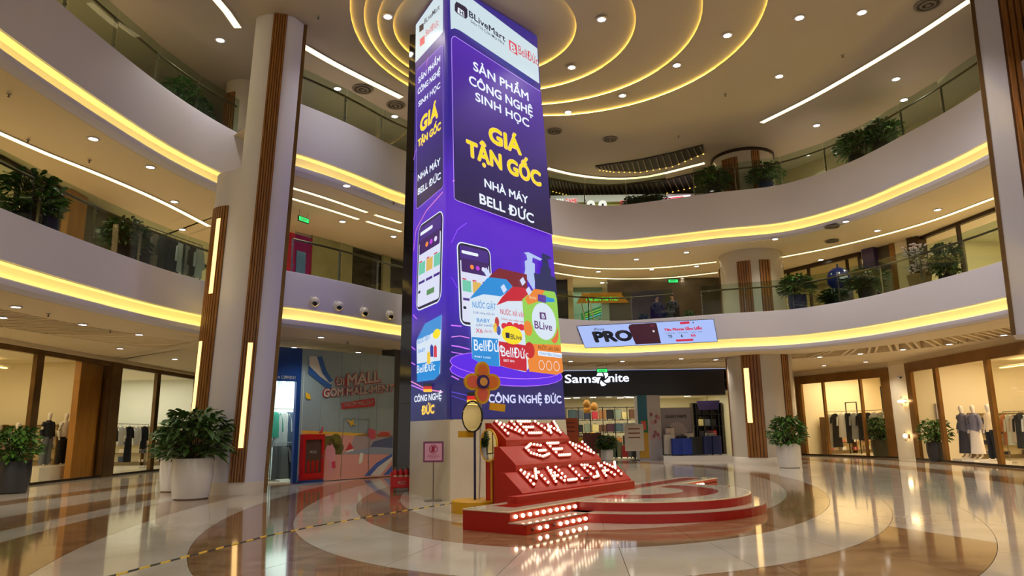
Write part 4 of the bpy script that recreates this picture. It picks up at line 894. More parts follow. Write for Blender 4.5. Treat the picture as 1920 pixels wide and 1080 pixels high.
def skin_mesh(nm, V, E, R, m, sub=1):
    me = bpy.data.meshes.new(nm); me.from_pydata(V, E, []); o = bpy.data.objects.new(nm, me); COL.objects.link(o)
    o.modifiers.new('s', 'SKIN'); sd = me.skin_vertices[0].data
    for i, r in enumerate(R): sd[i].radius = (r, r) if not isinstance(r, tuple) else r; sd[i].use_root = (i == 0)
    sb = o.modifiers.new('u', 'SUBSURF'); sb.levels = sub; sb.render_levels = sub
    dg = bpy.context.evaluated_depsgraph_get(); dg.update(); out = bpy.data.meshes.new_from_object(o.evaluated_get(dg))
    bpy.data.objects.remove(o); out.materials.clear(); out.materials.append(m); out.shade_smooth(); return out
mv = [(0, 0, .95), (0, 0, 1.12), (0, 0, 1.36), (0, .01, 1.5), (0, -.01, 1.6), (0, -.015, 1.70), (0, -.01, 1.78)]; mr = [(.13, .10), (.11, .085), (.14, .10), .045, (.062, .072), (.078, .09), (.05, .06)]; me_ = [(0, 1), (1, 2), (2, 3), (3, 4), (4, 5), (5, 6)]
for s in (-1, 1):
    k = len(mv); mv += [(s * .18, .0, 1.43), (s * .235, .03, 1.17), (s * .25, -.02, .95), (s * .25, -.05, .84)]; mr += [.05, .038, .026, .03]; me_ += [(2, k), (k, k + 1), (k + 1, k + 2), (k + 2, k + 3)]
    k = len(mv); mv += [(s * .10, 0, .88), (s * .11, 0, .5), (s * .115, .03, .1), (s * .12, -.10, .04)]; mr += [.085, .058, .036, .032]; me_ += [(0, k), (k, k + 1), (k + 1, k + 2), (k + 2, k + 3)]
MANME = skin_mesh('body', mv, me_, mr, MANQ)
bv = [v for v in mv]
def mannequin(loc, rz, label, top, bottom, bk='trousers', sl=True, group=None, s=1.0):
    t = thing('mannequin', label, 'mannequin', loc, rz, group); t.scale = (s, s, s)
    ob('body', MANME, None, t)
    ob('top', MB().loft([(0, 0, .9, .175, .135), (0, 0, 1.1, .155, .12), (0, 0, 1.3, .19, .135), (0, 0, 1.42, .19, .11), (0, 0, 1.49, .10, .075), (0, .005, 1.515, .065, .06)], 16, False), cloth(top), t, True)
    if sl:
        for q in (-1, 1): ob('sleeve', MB().tube([(q * .15, 0, 1.44), (q * .205, .01, 1.34), (q * .24, .03, 1.17), (q * .252, -.02, .97)], [.07, .07, .06, .05], 10), cloth(top), t, True)
    if bk == 'trousers':
        for q in (-1, 1): ob('trouser_leg', MB().loft([(q * .12, .02, .05, .105, .10), (q * .115, .01, .5, .09, .09), (q * .09, 0, .8, .105, .12), (q * .07, 0, .96, .11, .13)], 12), cloth(bottom), t, True)
    else: ob('skirt', MB().loft([(0, 0, .18 if bk == 'long' else .45, .24, .2), (0, 0, .6, .2, .17), (0, 0, .85, .185, .15), (0, 0, .98, .15, .125)], 16, False), cloth(bottom), t, True)
    return t
# ---- plants
def leafmesh(nm, n, R, H, m, size=.22, seed=1, droop=.5):
    rnd = random.Random(seed); mb = MB(); st = MB()
    for k in range(n):
        a = rnd.uniform(0, 2 * PI); q = rnd.random() ** .6; h = H * (0.1 + .9 * rnd.random()); rr = R * q * (.45 + .55 * math.sin(PI * min(1, .15 + .8 * h / H)))
        c = Vector((rr * math.cos(a), rr * math.sin(a), h)); out = Vector((math.cos(a), math.sin(a), 0)); sd = Vector((-out.y, out.x, 0)); tw = rnd.uniform(-.6, .6)
        L = size * rnd.uniform(.7, 1.25); w = L * .24; dirv = (out * rnd.uniform(.5, 1) + Vector((0, 0, rnd.uniform(-droop, .7)))).normalized(); sd = (sd * math.cos(tw) + Vector((0, 0, 1)) * math.sin(tw))
        p1 = c + dirv * L * .45; p2 = c + dirv * L * .8 + Vector((0, 0, -L * .10)); p3 = c + dirv * L * 1.0 + Vector((0, 0, -L * .28)); up = Vector((0, 0, .02))
        mb.add([c, p1 + sd * w, p1 - up, p1 - sd * w, p2 + sd * w * .7, p2 - up, p2 - sd * w * .7, p3], [(0, 1, 2), (0, 2, 3), (1, 4, 5, 2), (2, 5, 6, 3), (4, 7, 5), (5, 7, 6)])
        if k % 9 == 0: st.tube([(rr * .15 * math.cos(a), rr * .15 * math.sin(a), 0), (rr * .5 * math.cos(a), rr * .5 * math.sin(a), h * .6), tuple(c)], .009, 4)
    return mesh('foliage', mb, m), mesh('stems', st, STEM)
FOL = [leafmesh('f', 560, .62, 1.05, LEAF, .22, 3), leafmesh('f', 560, .62, 1.0, LEAFD, .23, 5), leafmesh('f', 480, .62, .95, LEAF, .21, 8)]
def plant(loc, ph, pr, fr, fh, potm, label, var=0, cat='potted plant', group=None, square=False, nm='potted_plant'):
    t = thing(nm, label, cat, loc, 0, group)
    if square: ob('pot', MB().loft([(0, 0, 0, pr * .8, pr * .8), (0, 0, ph, pr, pr)], 8), potm, t)
    else: ob('pot', MB().lathe([(pr * .78, 0), (pr * .86, ph * .03), (pr * 1.0, ph * .55), (pr * .98, ph * .97), (pr * .96, ph), (pr * .88, ph), (pr * .88, ph * .93)], 28), potm, t, True)
    ob('soil', MB().lathe([(pr * .9, ph * .92), (pr * .9, ph * .94)], 20), SOIL, t)
    f, s_ = FOL[var % 3]
    for nm_, me in (('foliage', f), ('stems', s_)):
        o = ob(nm_, me, None, t); o.location = (0, 0, ph * .93); o.scale = (fr / .62, fr / .62, fh / 1.1); o.rotation_euler = (0, 0, var * 1.3)
        if nm_ == 'foliage': o['kind'] = 'stuff'
    return t
YL = lambda px, x=-15.0: UX(px, 800, x).y

# ================================================================ LEFT SHOP
SHW = mat('shop_cream', (236, 222, 190), .6); SHC = mat('shop_ceiling', (240, 228, 200), .7); SHW2 = mat('shop_white', (232, 232, 216), .6); SHF = mat('shop_floor', (226, 214, 188), .15)
yp = YL(205); X0 = -15.0; ZH = 4.16
room('shop_left', (X0, 11.0), (X0, yp), 6.5, 0, ZH + .1, SHW, SHC, power=330, color=(1, .86, .58), fm=SHF)
room('shop_left_rear', (X0, yp + .1), (X0, 36), 6.5, 0, ZH + .1, SHW2, SHC, power=270, color=(1, .96, .84), fm=SHF)
facade('shop_front', 'tall bronze framed glazing of the left fashion shop, nearest to the camera', (X0, 11.0), (X0, yp - .35), 0, ZH, [YL(-150) - 11, YL(58) - 11], .16, mw=.34)
facade('shop_front', 'bronze framed glazing of the left shop between wood post and white planters', (X0, yp + .3), (X0, 36), 0, ZH, [YL(288) - yp - .3, YL(362) - yp - .3], .16, mw=.3)
struct('wall_post_left', MB().box(X0 - .5, X0 + .12, yp - .35, yp + .3, 0, ZH), BRONZE)
struct('wall_wood_left', MB().box(X0 - .42, X0 - .2, yp - 1.75, yp - .4, 0, ZH - .05), mat('oak_veneer', (188, 130, 58), .35, rgb2=(168, 110, 44), scale=2, stretch=(3, 3, .4)))
struct('trim_1', MB().box(X0 - .1, X0 + .25, 8, 36, ZH, ZH + .14), CEILP)
t = thing('linear_light', 'yellow cove light along the ceiling inside the left fashion shop', 'light', (X0 - 3.4, 12, ZH - .25)); ob('lens', MB().box(-.06, .06, 0, yp - 13, -.01, .02), glow('shop_cove', (255, 226, 130), 5), t); ob('trough', MB().box(-.3, .3, 0, yp - 13, .03, .06), SHC, t)
for k, (x, y) in enumerate(((-17, 27.2), (-17.6, 28.5), (-18, 30))):
    t = thing('track_light', f'{ORD[k]} white linear ceiling lamp from the post in the left shop', 'light', (x, y, ZH - .2), .5); ob('lamp_tube', MB().box(-.8, .8, -.05, .05, -.03, 0), glow('track_white', (255, 250, 236), 7), t); ob('mount', MB().box(-.85, .85, -.03, .03, 0, .22), WHITE, t)
pm = UX(83, 876, -16.2); PZ = pm.z
pod = ob('display_podium', MB().box(-.55, .55, -1.35, 1.35, 0, max(.2, PZ)), mat('podium_white', (240, 232, 216), .3), None, label='low white podium under the left shop mannequins', cat='podium'); pod.location = (-16.2, UX(92, 876, -16.2).y, 0.03)
PZ = max(.2, PZ) + .03
for px, X, top, bot, bk, lab in ((83, -16.2, (38, 42, 56), (108, 114, 122), 'trousers', 'mannequin in navy jumper and grey trousers on the podium'), (115, -16.2, (232, 226, 216), (28, 28, 34), 'trousers', 'mannequin in white cardigan and black trousers on the podium')):
    p = UX(px, 870, X); mannequin((X, p.y, PZ), math.radians(80), lab, top, bot, bk, s=1.03)
p = UX(24, 880, -15.8); mannequin((-15.8, p.y, .03), math.radians(75), 'mannequin in grey and white draped top behind the dark planter', (206, 204, 200), (190, 190, 190), 'long', s=1.06)
p = UX(-12, 880, -15.9); mannequin((-15.9, p.y, .03), math.radians(75), 'mannequin in pale pink top at the left edge', (222, 190, 180), (180, 160, 150), 'long', s=1.04)
b = UX(132, 800, -18.2); bz = 1.15
t = thing('bust_form', 'torso form in a black top behind the podium mannequins', 'mannequin', (-18.2, b.y, .03), math.radians(80)); ob('stand', MB().tube([(0, 0, 0), (0, 0, 1.2)], .03, 8), STEEL, t); ob('base', MB().lathe([(.2, 0), (.2, .02)], 16), STEEL, t)
ob('torso', MB().loft([(0, 0, 1.2, .15, .12), (0, 0, 1.45, .19, .13), (0, 0, 1.72, .2, .12), (0, 0, 1.8, .08, .07)], 14), cloth((30, 32, 40)), t, True); ob('neck_and_head', MB().loft([(0, 0, 1.79, .05, .05), (0, 0, 1.9, .05, .05), (0, 0, 1.95, .075, .09), (0, 0, 2.05, .08, .095), (0, 0, 2.15, .04, .05)], 12), MANQ, t, True)
def rail_row(px0, px1, X, z, h, kinds, where, group, railname, rz=math.radians(85), Ls=None, plane='x', legs=True, P=None):
    if P is None:
        A, B = UX(px0, 800, X), UX(px1, 800, X)
    else: A, B = P
    clothes_rail((A.x, A.y), (B.x, B.y), h, z, railname, legs); n = len(kinds)
    for k, (kd, c, L) in enumerate(kinds):
        q = A.lerp(B, (k + .5) / n); cn = {(28, 34, 48): 'navy', (24, 24, 30): 'black'}.get(c)
        garment(kd, c, (q.x, q.y, z + h - .1), rz, f'{ORD[k]} {kd} from the left, {colname(c)}, on {where}', group, L)
def colname(c):
    r, g_, b_ = c; mx, mn = max(c), min(c)
    if mx < 60: return 'navy' if b_ > r + 8 else 'black'
    if mx - mn < 24: return 'white' if mn > 200 else ('light grey' if mn > 140 else 'grey')
    if r > 200 and g_ > 190: return 'cream'
    if r > g_ + 40 and g_ > 110: return 'pink' if b_ > 120 else 'tan'
    if g_ > r + 20: return 'green'
    if b_ > r: return 'blue grey'
    return 'beige' if mn > 120 else 'brown'
NV, BKc, WHc, CRc, PKc, GYc, BGc = (28, 34, 48), (24, 24, 30), (226, 224, 218), (224, 206, 176), (214, 160, 150), (126, 126, 126), (196, 176, 146)
rail_row(128, 158, -18.6, .03, 1.5, [('coat', PKc, .8), ('coat', CRc, 1.0), ('dress', CRc, 1.2), ('coat', PKc, .8)], 'the rail behind the podium mannequins', 'clothes behind the podium', 'clothes rail behind the podium mannequins')
rail_row(45, 75, -18.8, .03, 1.6, [('shirt', BKc, .7), ('coat', NV, .8), ('coat', PKc, .8)], 'the rail left of the podium mannequins', 'clothes left of the podium', 'clothes rail beside the podium mannequins')
rail_row(205, 278, -16.6, .03, 1.92, [('coat', (22, 28, 38), 1.15), ('shirt', WHc, .8), ('dress', (26, 28, 36), 1.5), ('coat', WHc, .8), ('coat', (24, 28, 40), .98)], 'the rail right of the wood post', 'clothes right of the wood post', 'tall clothes rail right of the wood post')
rail_row(300, 345, -17.2, .03, 1.6, [('coat', WHc, .9), ('dress', CRc, 1.2), ('coat', (60, 60, 66), .9)], 'the rail behind the white planters', 'clothes behind the white planters', 'clothes rail seen behind the white planters')
for k, (px, c) in enumerate(((218, (220, 90, 130)), (236, (206, 40, 100)), (258, (120, 110, 106)), (276, (210, 206, 196)))):
    p = UX(px, 790, -20.6); ob('wall_poster', MB().box(-.04, 0, -.38, .38, 0, .9), mat('poster%d' % k, c, .5), None, label=['pale pink', 'magenta', 'grey', 'cream'][k] + ' poster on the rear wall of the left shop', cat='poster').location = (p.x, p.y, 1.5)
def shelf_unit(loc, rz, w, rows, nm, label, seed, cols):
    t = thing('wall_shelf', label, 'shelf', loc, rz); rnd = random.Random(seed); h = .2 + .42 * rows
    ob('back_board', MB().box(0, w, .28, .3, 0, h), mat('shelf_cream', (226, 206, 160), .5), t)
    for x in (0, w / 2, w): ob('upright', MB().box(x - .015, x + .015, 0, .3, 0, h), BRONZE, t)
    for r in range(rows + 1): ob('shelf', MB().box(0, w, 0, .3, .15 + .42 * r, .17 + .42 * r), BRONZE, t)
    k = 0
    for r in range(rows):
        for c in range(5):
            col = cols[(k * 3 + seed) % len(cols)]; x = w * (c + .5) / 5; mb = MB(); hh = rnd.uniform(.1, .26); mb.prism(rrect(-.13, .13, -.1, .1, .03, 2), 0, hh)
            q = Matrix.Translation(loc) @ Matrix.Rotation(rz, 4, 'Z') @ Vector((x, .14, .171 + .42 * r))
            o = ob('folded_clothes', mb, cloth(col), None, label=f'{colname(col)} folded pile, {ORD[c]} from the left, shelf {["one", "two", "three", "four", "five"][r]} of the {nm}', cat='clothes', group='folded piles on the ' + nm); o.location = q; o.rotation_euler = (0, 0, rz); k += 1
PALC = [(226, 224, 218), (40, 40, 46), (196, 176, 146), (206, 120, 120), (120, 110, 100), (60, 66, 84)]
shelf_unit(Vector((-20.6, yp - .5, .03)), 0, 4.0, 4, 'left shop shelf', 'tall cream wall shelf behind the podium mannequins', 1, PALC)
shelf_unit(Vector((-20.8, 35.5, .03)), 0, 5.0, 4, 'rear left shelf', 'tall cream wall shelf behind the navy coats', 2, PALC)
# planters on the ground floor
plant(UZ(18, 925, 0), .84, .44, .56, .95, POTD, 'leafy plant in a charcoal pot before the left shop', 0)
plant(UZ(357, 935, 0), .92, .46, .80, 1.25, POTW, 'large leafy plant in a white pot at the foot of the left pier', 1)
plant(UZ(327, 921, 0), .88, .40, .62, 1.05, POTW, 'leafy plant in a white pot behind the larger white pot', 2)
plant(UZ(1481, 877, 0), .84, .42, .60, 1.05, POTW, 'leafy plant in a white pot beside the round column', 0)
plant(UZ(1657, 857, 0), .82, .48, .62, 1.1, mat('olive_pot', (74, 70, 48), .35), 'leafy plant in an olive pot before the nearer gold shop window', 1)
plant(UZ(1760, 865, 0), .76, .38, .56, 1.05, POTD, 'leafy plant in a charcoal pot beside the wall with lamps', 2)

# ================================================================ RIGHT SHOPS
RA, RB, RC_, RD = (14.85, 37.5), (17.0, 32.2), (17.0, 30.7), (16.3, 17.0)
GOLDF = mat('gold_bronze', (122, 84, 36), .3, .5, rgb2=(146, 104, 50), scale=1.0)
room('shop_right', RA, RB, 6, 0, 4.1, SHW, SHC, power=330, color=(1, .80, .5), fm=SHF); room('shop_right_near', RC_, RD, 7, 0, 4.1, SHW, SHC, power=520, color=(1, .82, .56), fm=SHF)
dR = (V2(RB) - V2(RA)); LR = dR.length
def tline(px, a, b):                                      # distance along a plan line at a photo column
    d = ray(px, 800); d2 = Vector((d.x, d.y)); a2, e = V2(a), (V2(b) - V2(a)).normalized(); den = d2.x * (-e.y) + d2.y * e.x
    t = (a2.x * (-e.y) + a2.y * e.x) / den; return (d2 * t - a2).dot(e)
facade('shop_front', 'gold framed window of the shop with a dress rail, right of the round column', RA, RB, 0, 4.02, [tline(1551, RA, RB), tline(1622, RA, RB)], .42, .08, .1, .42, GOLDF)
facade('shop_front', 'gold framed window of the shop with three mannequins at the right edge', RC_, RD, 0, 4.06, [tline(1768, RC_, RD), tline(1868, RC_, RD), tline(1960, RC_, RD)], .40, .08, .22, .42, GOLDF, gaps=(1,))
wl = struct('wall_between_right_shops', MB().prism([RB, RC_, (RC_[0] + .5, RC_[1]), (RB[0] + .5, RB[1])], 0, 4.07), SHW)
struct('wall_right_rear', MB().prism([(10.6, 34.75), RA, (RA[0] + .6, RA[1] + .3), (11.0, 35.3)], 0, 4.3), COLW)
struct('trim_2', MB().prism([(RA[0], RA[1]), RB, RC_, RD, (RD[0] + .4, RD[1]), (RC_[0] + .4, RC_[1]), (RB[0] + .4, RB[1]), (RA[0] + .4, RA[1])], 4.07, 4.3), CEILP)
def wall_r(px, py): d = ray(px, py); return CAM + d * (16.98 / d.x)
SCON = glow('sconce_glow', (255, 222, 160), 12)
for k, (px, py, w) in enumerate(((1697, 752, .5), (1704, 818, .3))):
    p = wall_r(px, py); t = thing('wall_lamp', ['long horizontal tube wall lamp between the gold shop windows', 'small round wall lamp low between the gold shop windows'][k], 'lamp', (16.95, p.y, p.z), -PI / 2)
    ob('mount', MB().box(-.05, .05, 0, .05, -.08, .08), BRONZE, t); ob('arm', MB().tube([(0, .02, 0), (0, -.1, 0)], .015, 6), BRONZE, t)
    ob('tube_glass' if k == 0 else 'globe', MB().tube([(-w / 2, -.12, 0), (w / 2, -.12, 0)], .05, 10) if k == 0 else MB().ball((0, -.12, .02), .09), SCON, t, True); ob('finial', MB().ball((0, -.12, -.16), .03).ball((0, -.12, .16), .025), BRONZE, t)
p = wall_r(1690, 707); t = thing('security_camera', 'small white camera high between the gold shop windows', 'camera', (16.97, p.y, p.z), -PI / 2); ob('bracket', MB().box(-.05, .05, -.02, .03, -.03, .06), WHITE, t); ob('housing', MB().tube([(-.1, -.1, 0), (.12, -.1, -.03)], .05, 10), WHITE, t, True); ob('lens', MB().tube([(.12, -.1, -.03), (.14, -.1, -.033)], .035, 8), BLACK, t)
nR = Vector((dR.y, -dR.x)).normalized(); nR = nR if nR.x > 0 else -nR
A = V2(RA) + nR * 1.6 + dR * .05; B = V2(RA) + nR * 1.6 + dR * .97; z3 = lambda v, z=0: Vector((v.x, v.y, z))
angR = math.atan2(dR.y, dR.x)
rail_row(0, 0, 0, .03, 2.15, [('dress', (214, 208, 186), 1.75), ('dress', (36, 34, 34), 1.7), ('coat', WHc, 1.2), ('trousers', (30, 30, 34), 1.5), ('coat', (150, 150, 150), 1.3), ('coat', (28, 28, 30), 1.35), ('coat', (40, 40, 42), 1.3), ('dress', (176, 172, 160), 1.5), ('coat', (150, 144, 130), 1.3), ('coat', CRc, 1.1), ('coat', (60, 50, 54), 1.3), ('dress', PKc, 1.6), ('dress', CRc, 1.6)], 'the farther gold window rail', 'clothes in the farther gold window', 'long clothes rail in the farther gold window', rz=angR + .25, P=(z3(A), z3(B)), legs=True)
p = V2(RA) + dR * .3 + nR * 4.5; t = thing('display_screen', 'small bright vertical screen inside the farther gold window', 'screen', (p.x, p.y, 1.4), angR); ob('frame', MB().box(-.33, .33, -.03, .03, -.05, 1.15), BLACK, t); ob('picture', MB().box(-.3, .3, -.036, -.03, 0, 1.1), screen('shop_ad', (214, 220, 250), 1.6), t); ob('stand', MB().box(-.04, .04, -.03, .03, -1.37, -.05), BLACK, t); ob('foot', MB().box(-.25, .25, -.2, .2, -1.37, -1.34), BLACK, t)
for i, (t0, hh) in enumerate(((.12, 2.6), (.52, 3.3), (.8, 3.3))):
    p = V2(RA) + dR * t0 + nR * 2.6; t = thing('garment_stand', f'{ORD[i]} tall black garment stand from the left in the farther gold window', 'garment stand', (p.x, p.y, .03), angR)
    ob('post', MB().box(-.02, .02, -.02, .02, 0, hh), BLACK, t); ob('post', MB().box(.68, .72, -.02, .02, 0, hh), BLACK, t); ob('top_bar', MB().box(-.02, .72, -.02, .02, hh, hh + .04), BLACK, t)
q_ = V2(RA) + nR * 1.2 + dR * .09; shelf_unit(Vector((q_.x, q_.y, .03)), math.atan2(nR.y, nR.x), 4.2, 4, 'farther gold window shelf', 'cream wall shelf at the back of the farther gold window', 3, PALC)
# near right shop: three mannequins, rail of clothes, notice
dN = (V2(RD) - V2(RC_)).normalized(); nN = Vector((-dN.y, dN.x)); nN = nN if nN.x > 0 else -nN; angN = math.atan2(dN.y, dN.x)
def inN(px, dep): a = V2(RC_) + nN * dep; b = V2(RD) + nN * dep; return a + dN * tline(px, a, b)
for px, dep, top, bot, bk, lab, sl in ((1806, .9, (112, 110, 124), (66, 64, 72), 'long', 'mannequin in grey shirt and long dark skirt, leftmost of three', True), (1828, 1.0, (128, 126, 144), (232, 220, 204), 'long', 'mannequin in grey shirt and cream skirt, middle of three', True), (1857, .9, (240, 216, 170), (26, 26, 32), 'trousers', 'mannequin in cream blouse and black trousers, rightmost of three', False)):
    p = inN(px, dep); mannequin((p.x, p.y, .12), angN + .15 + PI * 0, lab, top, bot, bk, sl, s=1.16)
    ob('mannequin_plinth', MB().box(-.4, .4, -.3, .3, .03, .118), mat('podium_white', (240, 232, 216), .3), None, label='low plinth under the ' + lab, cat='plinth').location = (p.x, p.y, 0)
a, b = inN(1775, 2.4), inN(1800, 2.4); rail_row(0, 0, 0, .03, 1.75, [('shirt', WHc, .8), ('coat', PKc, .9), ('shirt', WHc, .7), ('coat', GYc, .9)], 'the rail left of the three mannequins', 'clothes left of the three mannequins', 'clothes rail left of the three mannequins', rz=angN + .2, P=(z3(a), z3(b)))
a, b = inN(1884, 1.3), inN(1935, 1.3); rail_row(0, 0, 0, .03, 1.85, [('coat', (190, 120, 70), 1.1), ('coat', (206, 206, 176), 1.1), ('coat', BGc, 1.0), ('coat', (30, 32, 38), 1.2), ('coat', (34, 36, 42), 1.2), ('coat', WHc, 1.0)], 'the rail at the right edge', 'clothes at the right edge', 'clothes rail at the right edge of the hall', rz=angN + .2, P=(z3(a), z3(b)))
p = inN(1752, 1.0); t = thing('notice_board', 'white notice on a stand behind the charcoal planter', 'sign', (p.x, p.y, .03), angN); ob('board', MB().box(-.4, .4, -.02, .02, 1.3, 2.3), WHITE, t); ob('print', MB().box(-.25, .25, -.024, -.02, 1.75, 2.15), mat('notice_red', (176, 80, 70), .5), t); ob('leg', MB().box(-.02, .02, -.02, .02, 0, 1.3), STEEL, t)
q_ = V2(RC_) + dN * .45 + nN * 2.2; shelf_unit(Vector((q_.x, q_.y, .03)), math.atan2(nN.y, nN.x), 4.2, 4, 'mannequin shop shelf', 'cream wall shelf behind the three mannequins', 4, PALC)
t = thing('linear_light', 'yellow cove light along the ceiling inside the three-mannequin shop', 'light', (RC_[0] + 3.6, 30, 3.75)); ob('lens', MB().box(-.05, .05, -12, 0, -.01, .02), glow('shop_cove', (255, 226, 130), 5), t); ob('trough', MB().box(-.3, .3, -12, 0, .03, .06), SHC, t)

# ================================================================ BLUE SHOP AND CARTOON HOARDING
BA, BB, BC_ = UZ(470, 912, 0), UZ(556, 906, 0), UZ(736, 893, 0)
def V3(v, z): return Vector((v.x, v.y, z))
HB = mat('shop_blue', (20, 62, 130), .35); dB = (BC_ - BB).normalized(); ZB = 4.02
bl_ = thing('blue_shop_front', 'deep blue shop front with open doorway beside the pier', 'shop front', (BA.x, BA.y, 0)); BD = UZ(548, 906.5, 0); nB = Vector((dB.y, -dB.x, 0)); nB = nB if nB.dot(CAM - BB) > 0 else -nB
d0 = (BB - BA).normalized()
ob('fascia_panel', rel(MB().slab([V3(BA, 3.0), V3(BB, 3.0), V3(BB, ZB), V3(BA, ZB)], nB, -.1), bl_), HB, bl_); ob('door_jamb', rel(MB().slab([V3(BD, 0), V3(BB, 0), V3(BB, 3.0), V3(BD, 3.0)], nB, -.12), bl_), HB, bl_)
fb = Face(V3(BA, 0), d0, (0, 0, 1)); LBA = (BB - BA).length
ob('lettering', rel(text_uv(fb, 'vn  C 0909 02 8 3', LBA * .45, LBA * .86, 3.07, .09, .01), bl_), mat('print_white', (230, 230, 230), .5), bl_)
BQ = UZ(489, 908, 0); room('shop_blue', (BQ.x, BQ.y), (BB.x, BB.y), 2.6, 0, 3.35, mat('cool_white', (222, 232, 228), .5), mat('cool_ceiling', (200, 206, 202), .6), power=60, color=(.9, 1, .95), fm=SHF)
q = BA + Vector((-.5, 1.0, 0)); e = BB + Vector((-.35, .5, 0))
rail_row(0, 0, 0, .03, 2.2, [('coat', (40, 120, 96), .8), ('coat', (150, 154, 152), 1.1), ('coat', (160, 160, 156), 1.2), ('coat', (60, 74, 92), 1.2), ('coat', (52, 66, 86), 1.2), ('coat', BKc, 1.2)], 'the upper rail in the blue shop doorway', 'clothes in the blue doorway', 'clothes rail inside the blue shop doorway', rz=.9, P=(UZ(505, 903, 0), UZ(556, 899, 0)))
rail_row(0, 0, 0, .03, 1.15, [('trousers', (70, 74, 72), 1.0), ('dress', (90, 92, 90), 1.0), ('trousers', BKc, 1.0), ('trousers', (30, 32, 34), 1.0)], 'the lower rail in the blue shop doorway', 'trousers in the blue doorway', 'low trouser rail inside the blue shop doorway', rz=.9, P=(UZ(512, 904.5, 0), UZ(552, 901, 0)))
for k in range(3):
    p = UZ(508 + 15 * k, 899, 0); t = thing('track_spotlight', f'{ORD[k]} white spotlight from the left in the blue shop', 'light', (p.x, p.y, 3.15)); ob('head', MB().tube([(0, 0, 0), (.05, -.05, -.16)], .05, 10), WHITE, t, True); ob('mount', MB().box(-.02, .02, -.02, .02, 0, .14), WHITE, t)
# hoarding: five boards with printed scene
hd = thing('cartoon_hoarding', 'printed hoarding with sky, red slogan and pink ground beside the blue shop', 'hoarding', (BB.x, BB.y, 0)); LH = (BC_ - BB).length; HF = Face(V3(BB, 0) + nB * .02, dB, (0, 0, 1))
SKYM = mat('print_sky', (132, 152, 158), .4, rgb2=(150, 166, 166), scale=.5)
for k in range(5):
    a = BB + dB * (LH * k / 5 + .004); b = BB + dB * (LH * (k + 1) / 5 - .004); ob('board', rel(MB().slab([V3(a, .02), V3(b, .02), V3(b, ZB), V3(a, ZB)], nB, -.06), hd), SKYM, hd)
def h_(mb, rgb, nm='print'): return ob(nm, rel(mb, hd), mat('print_%d_%d_%d' % rgb, rgb, .45), hd)
def hp(pts, rgb, d, nm='print'): return h_(poly_px(HF, pts, d), rgb, nm)
hp([(566, 810), (735, 818), (736, 892), (558, 905)], (218, 152, 140), .004, 'pink_ground'); hp([(566, 807), (735, 815), (735, 820), (566, 813)], (226, 178, 60), .006)
hp([(580, 668), (600, 668), (622, 716), (618, 725), (580, 688)], (206, 200, 186), .004); hp([(594, 668), (604, 669), (612, 695), (624, 714), (618, 718), (604, 700)], (40, 92, 160), .008); hp([(579, 685), (600, 706), (622, 722), (618, 732), (578, 700)], (40, 92, 160), .007)
hp([(690, 892), (722, 860), (735, 848), (735, 862), (712, 892)], (214, 208, 198), .007); hp([(682, 893), (705, 868), (735, 850), (735, 856), (708, 876), (694, 892)], (70, 100, 176), .008); hp([(718, 891), (735, 872), (735, 885), (729, 890)], (70, 100, 176), .008); hp([(558, 892), (566, 880), (566, 900), (558, 904)], (90, 110, 180), .006)
hp([(608, 830), (607, 818), (615, 818), (620, 817), (628, 818), (634, 822), (640, 832), (641, 852), (612, 853)], (96, 92, 30), .006, 'printed_tree'); 
for cx, cy, r_, c in ((617, 834, 11, (104, 98, 34)), (629, 828, 12, (112, 104, 38)), (634, 840, 10, (88, 84, 28))):
    u, v = HF.px(cx, cy); u2, _ = HF.px(cx + r_, cy); h_(poly_uv(HF, oval(u, v, abs(u2 - u), abs(u2 - u)), .008), c, 'printed_tree')
hp([(641, 850), (655, 842), (664, 818), (700, 808), (736, 806), (736, 852), (641, 852)], (168, 150, 150), .006, 'printed_building'); hp([(700, 828), (736, 818), (736, 842), (690, 846)], (78, 92, 130), .008, 'printed_building'); hp([(655, 846), (672, 843), (700, 838), (736, 840), (736, 851), (655, 851)], (140, 150, 166), .009, 'printed_building')
hp([(689, 818), (691, 803), (703, 806), (704, 822), (696, 824)], (206, 70, 90), .010, 'printed_sign'); hp([(706, 818), (714, 810), (728, 810), (732, 818)], (196, 60, 50), .010, 'printed_sign'); hp([(648, 845), (655, 829), (663, 841)], (196, 40, 56), .010, 'printed_gift'); hp([(648, 846), (663, 841), (662, 845), (650, 848)], (230, 224, 220), .011)
hp([(649, 787), (658, 790), (664, 785), (662, 793), (668, 797), (660, 796), (657, 800), (655, 793)], (226, 176, 50), .010, 'printed_star'); hp([(573, 735), (581, 740), (583, 748), (577, 749), (573, 745)], (226, 180, 40), .010, 'printed_star')
hp([(597, 811), (601, 808), (604, 800), (606, 800), (604, 812), (600, 813)], (200, 50, 60), .010, 'printed_note'); hp([(672, 868), (675, 849), (681, 850), (679, 866), (674, 870)], (226, 222, 206), .010, 'printed_receipt')
# printed woman in pink with shopping bags (flat print)
hp([(613, 835), (622, 832), (628, 842), (629, 862), (626, 868), (621, 889), (617, 889), (616, 865), (611, 854), (610, 842)], (220, 150, 160), .010, 'printed_figure'); hp([(615, 835), (616, 828), (620, 827), (622, 832), (619, 836)], (120, 70, 60), .011, 'printed_figure'); hp([(621, 866), (628, 864), (629, 877), (622, 878)], (206, 60, 90), .012, 'printed_bag')
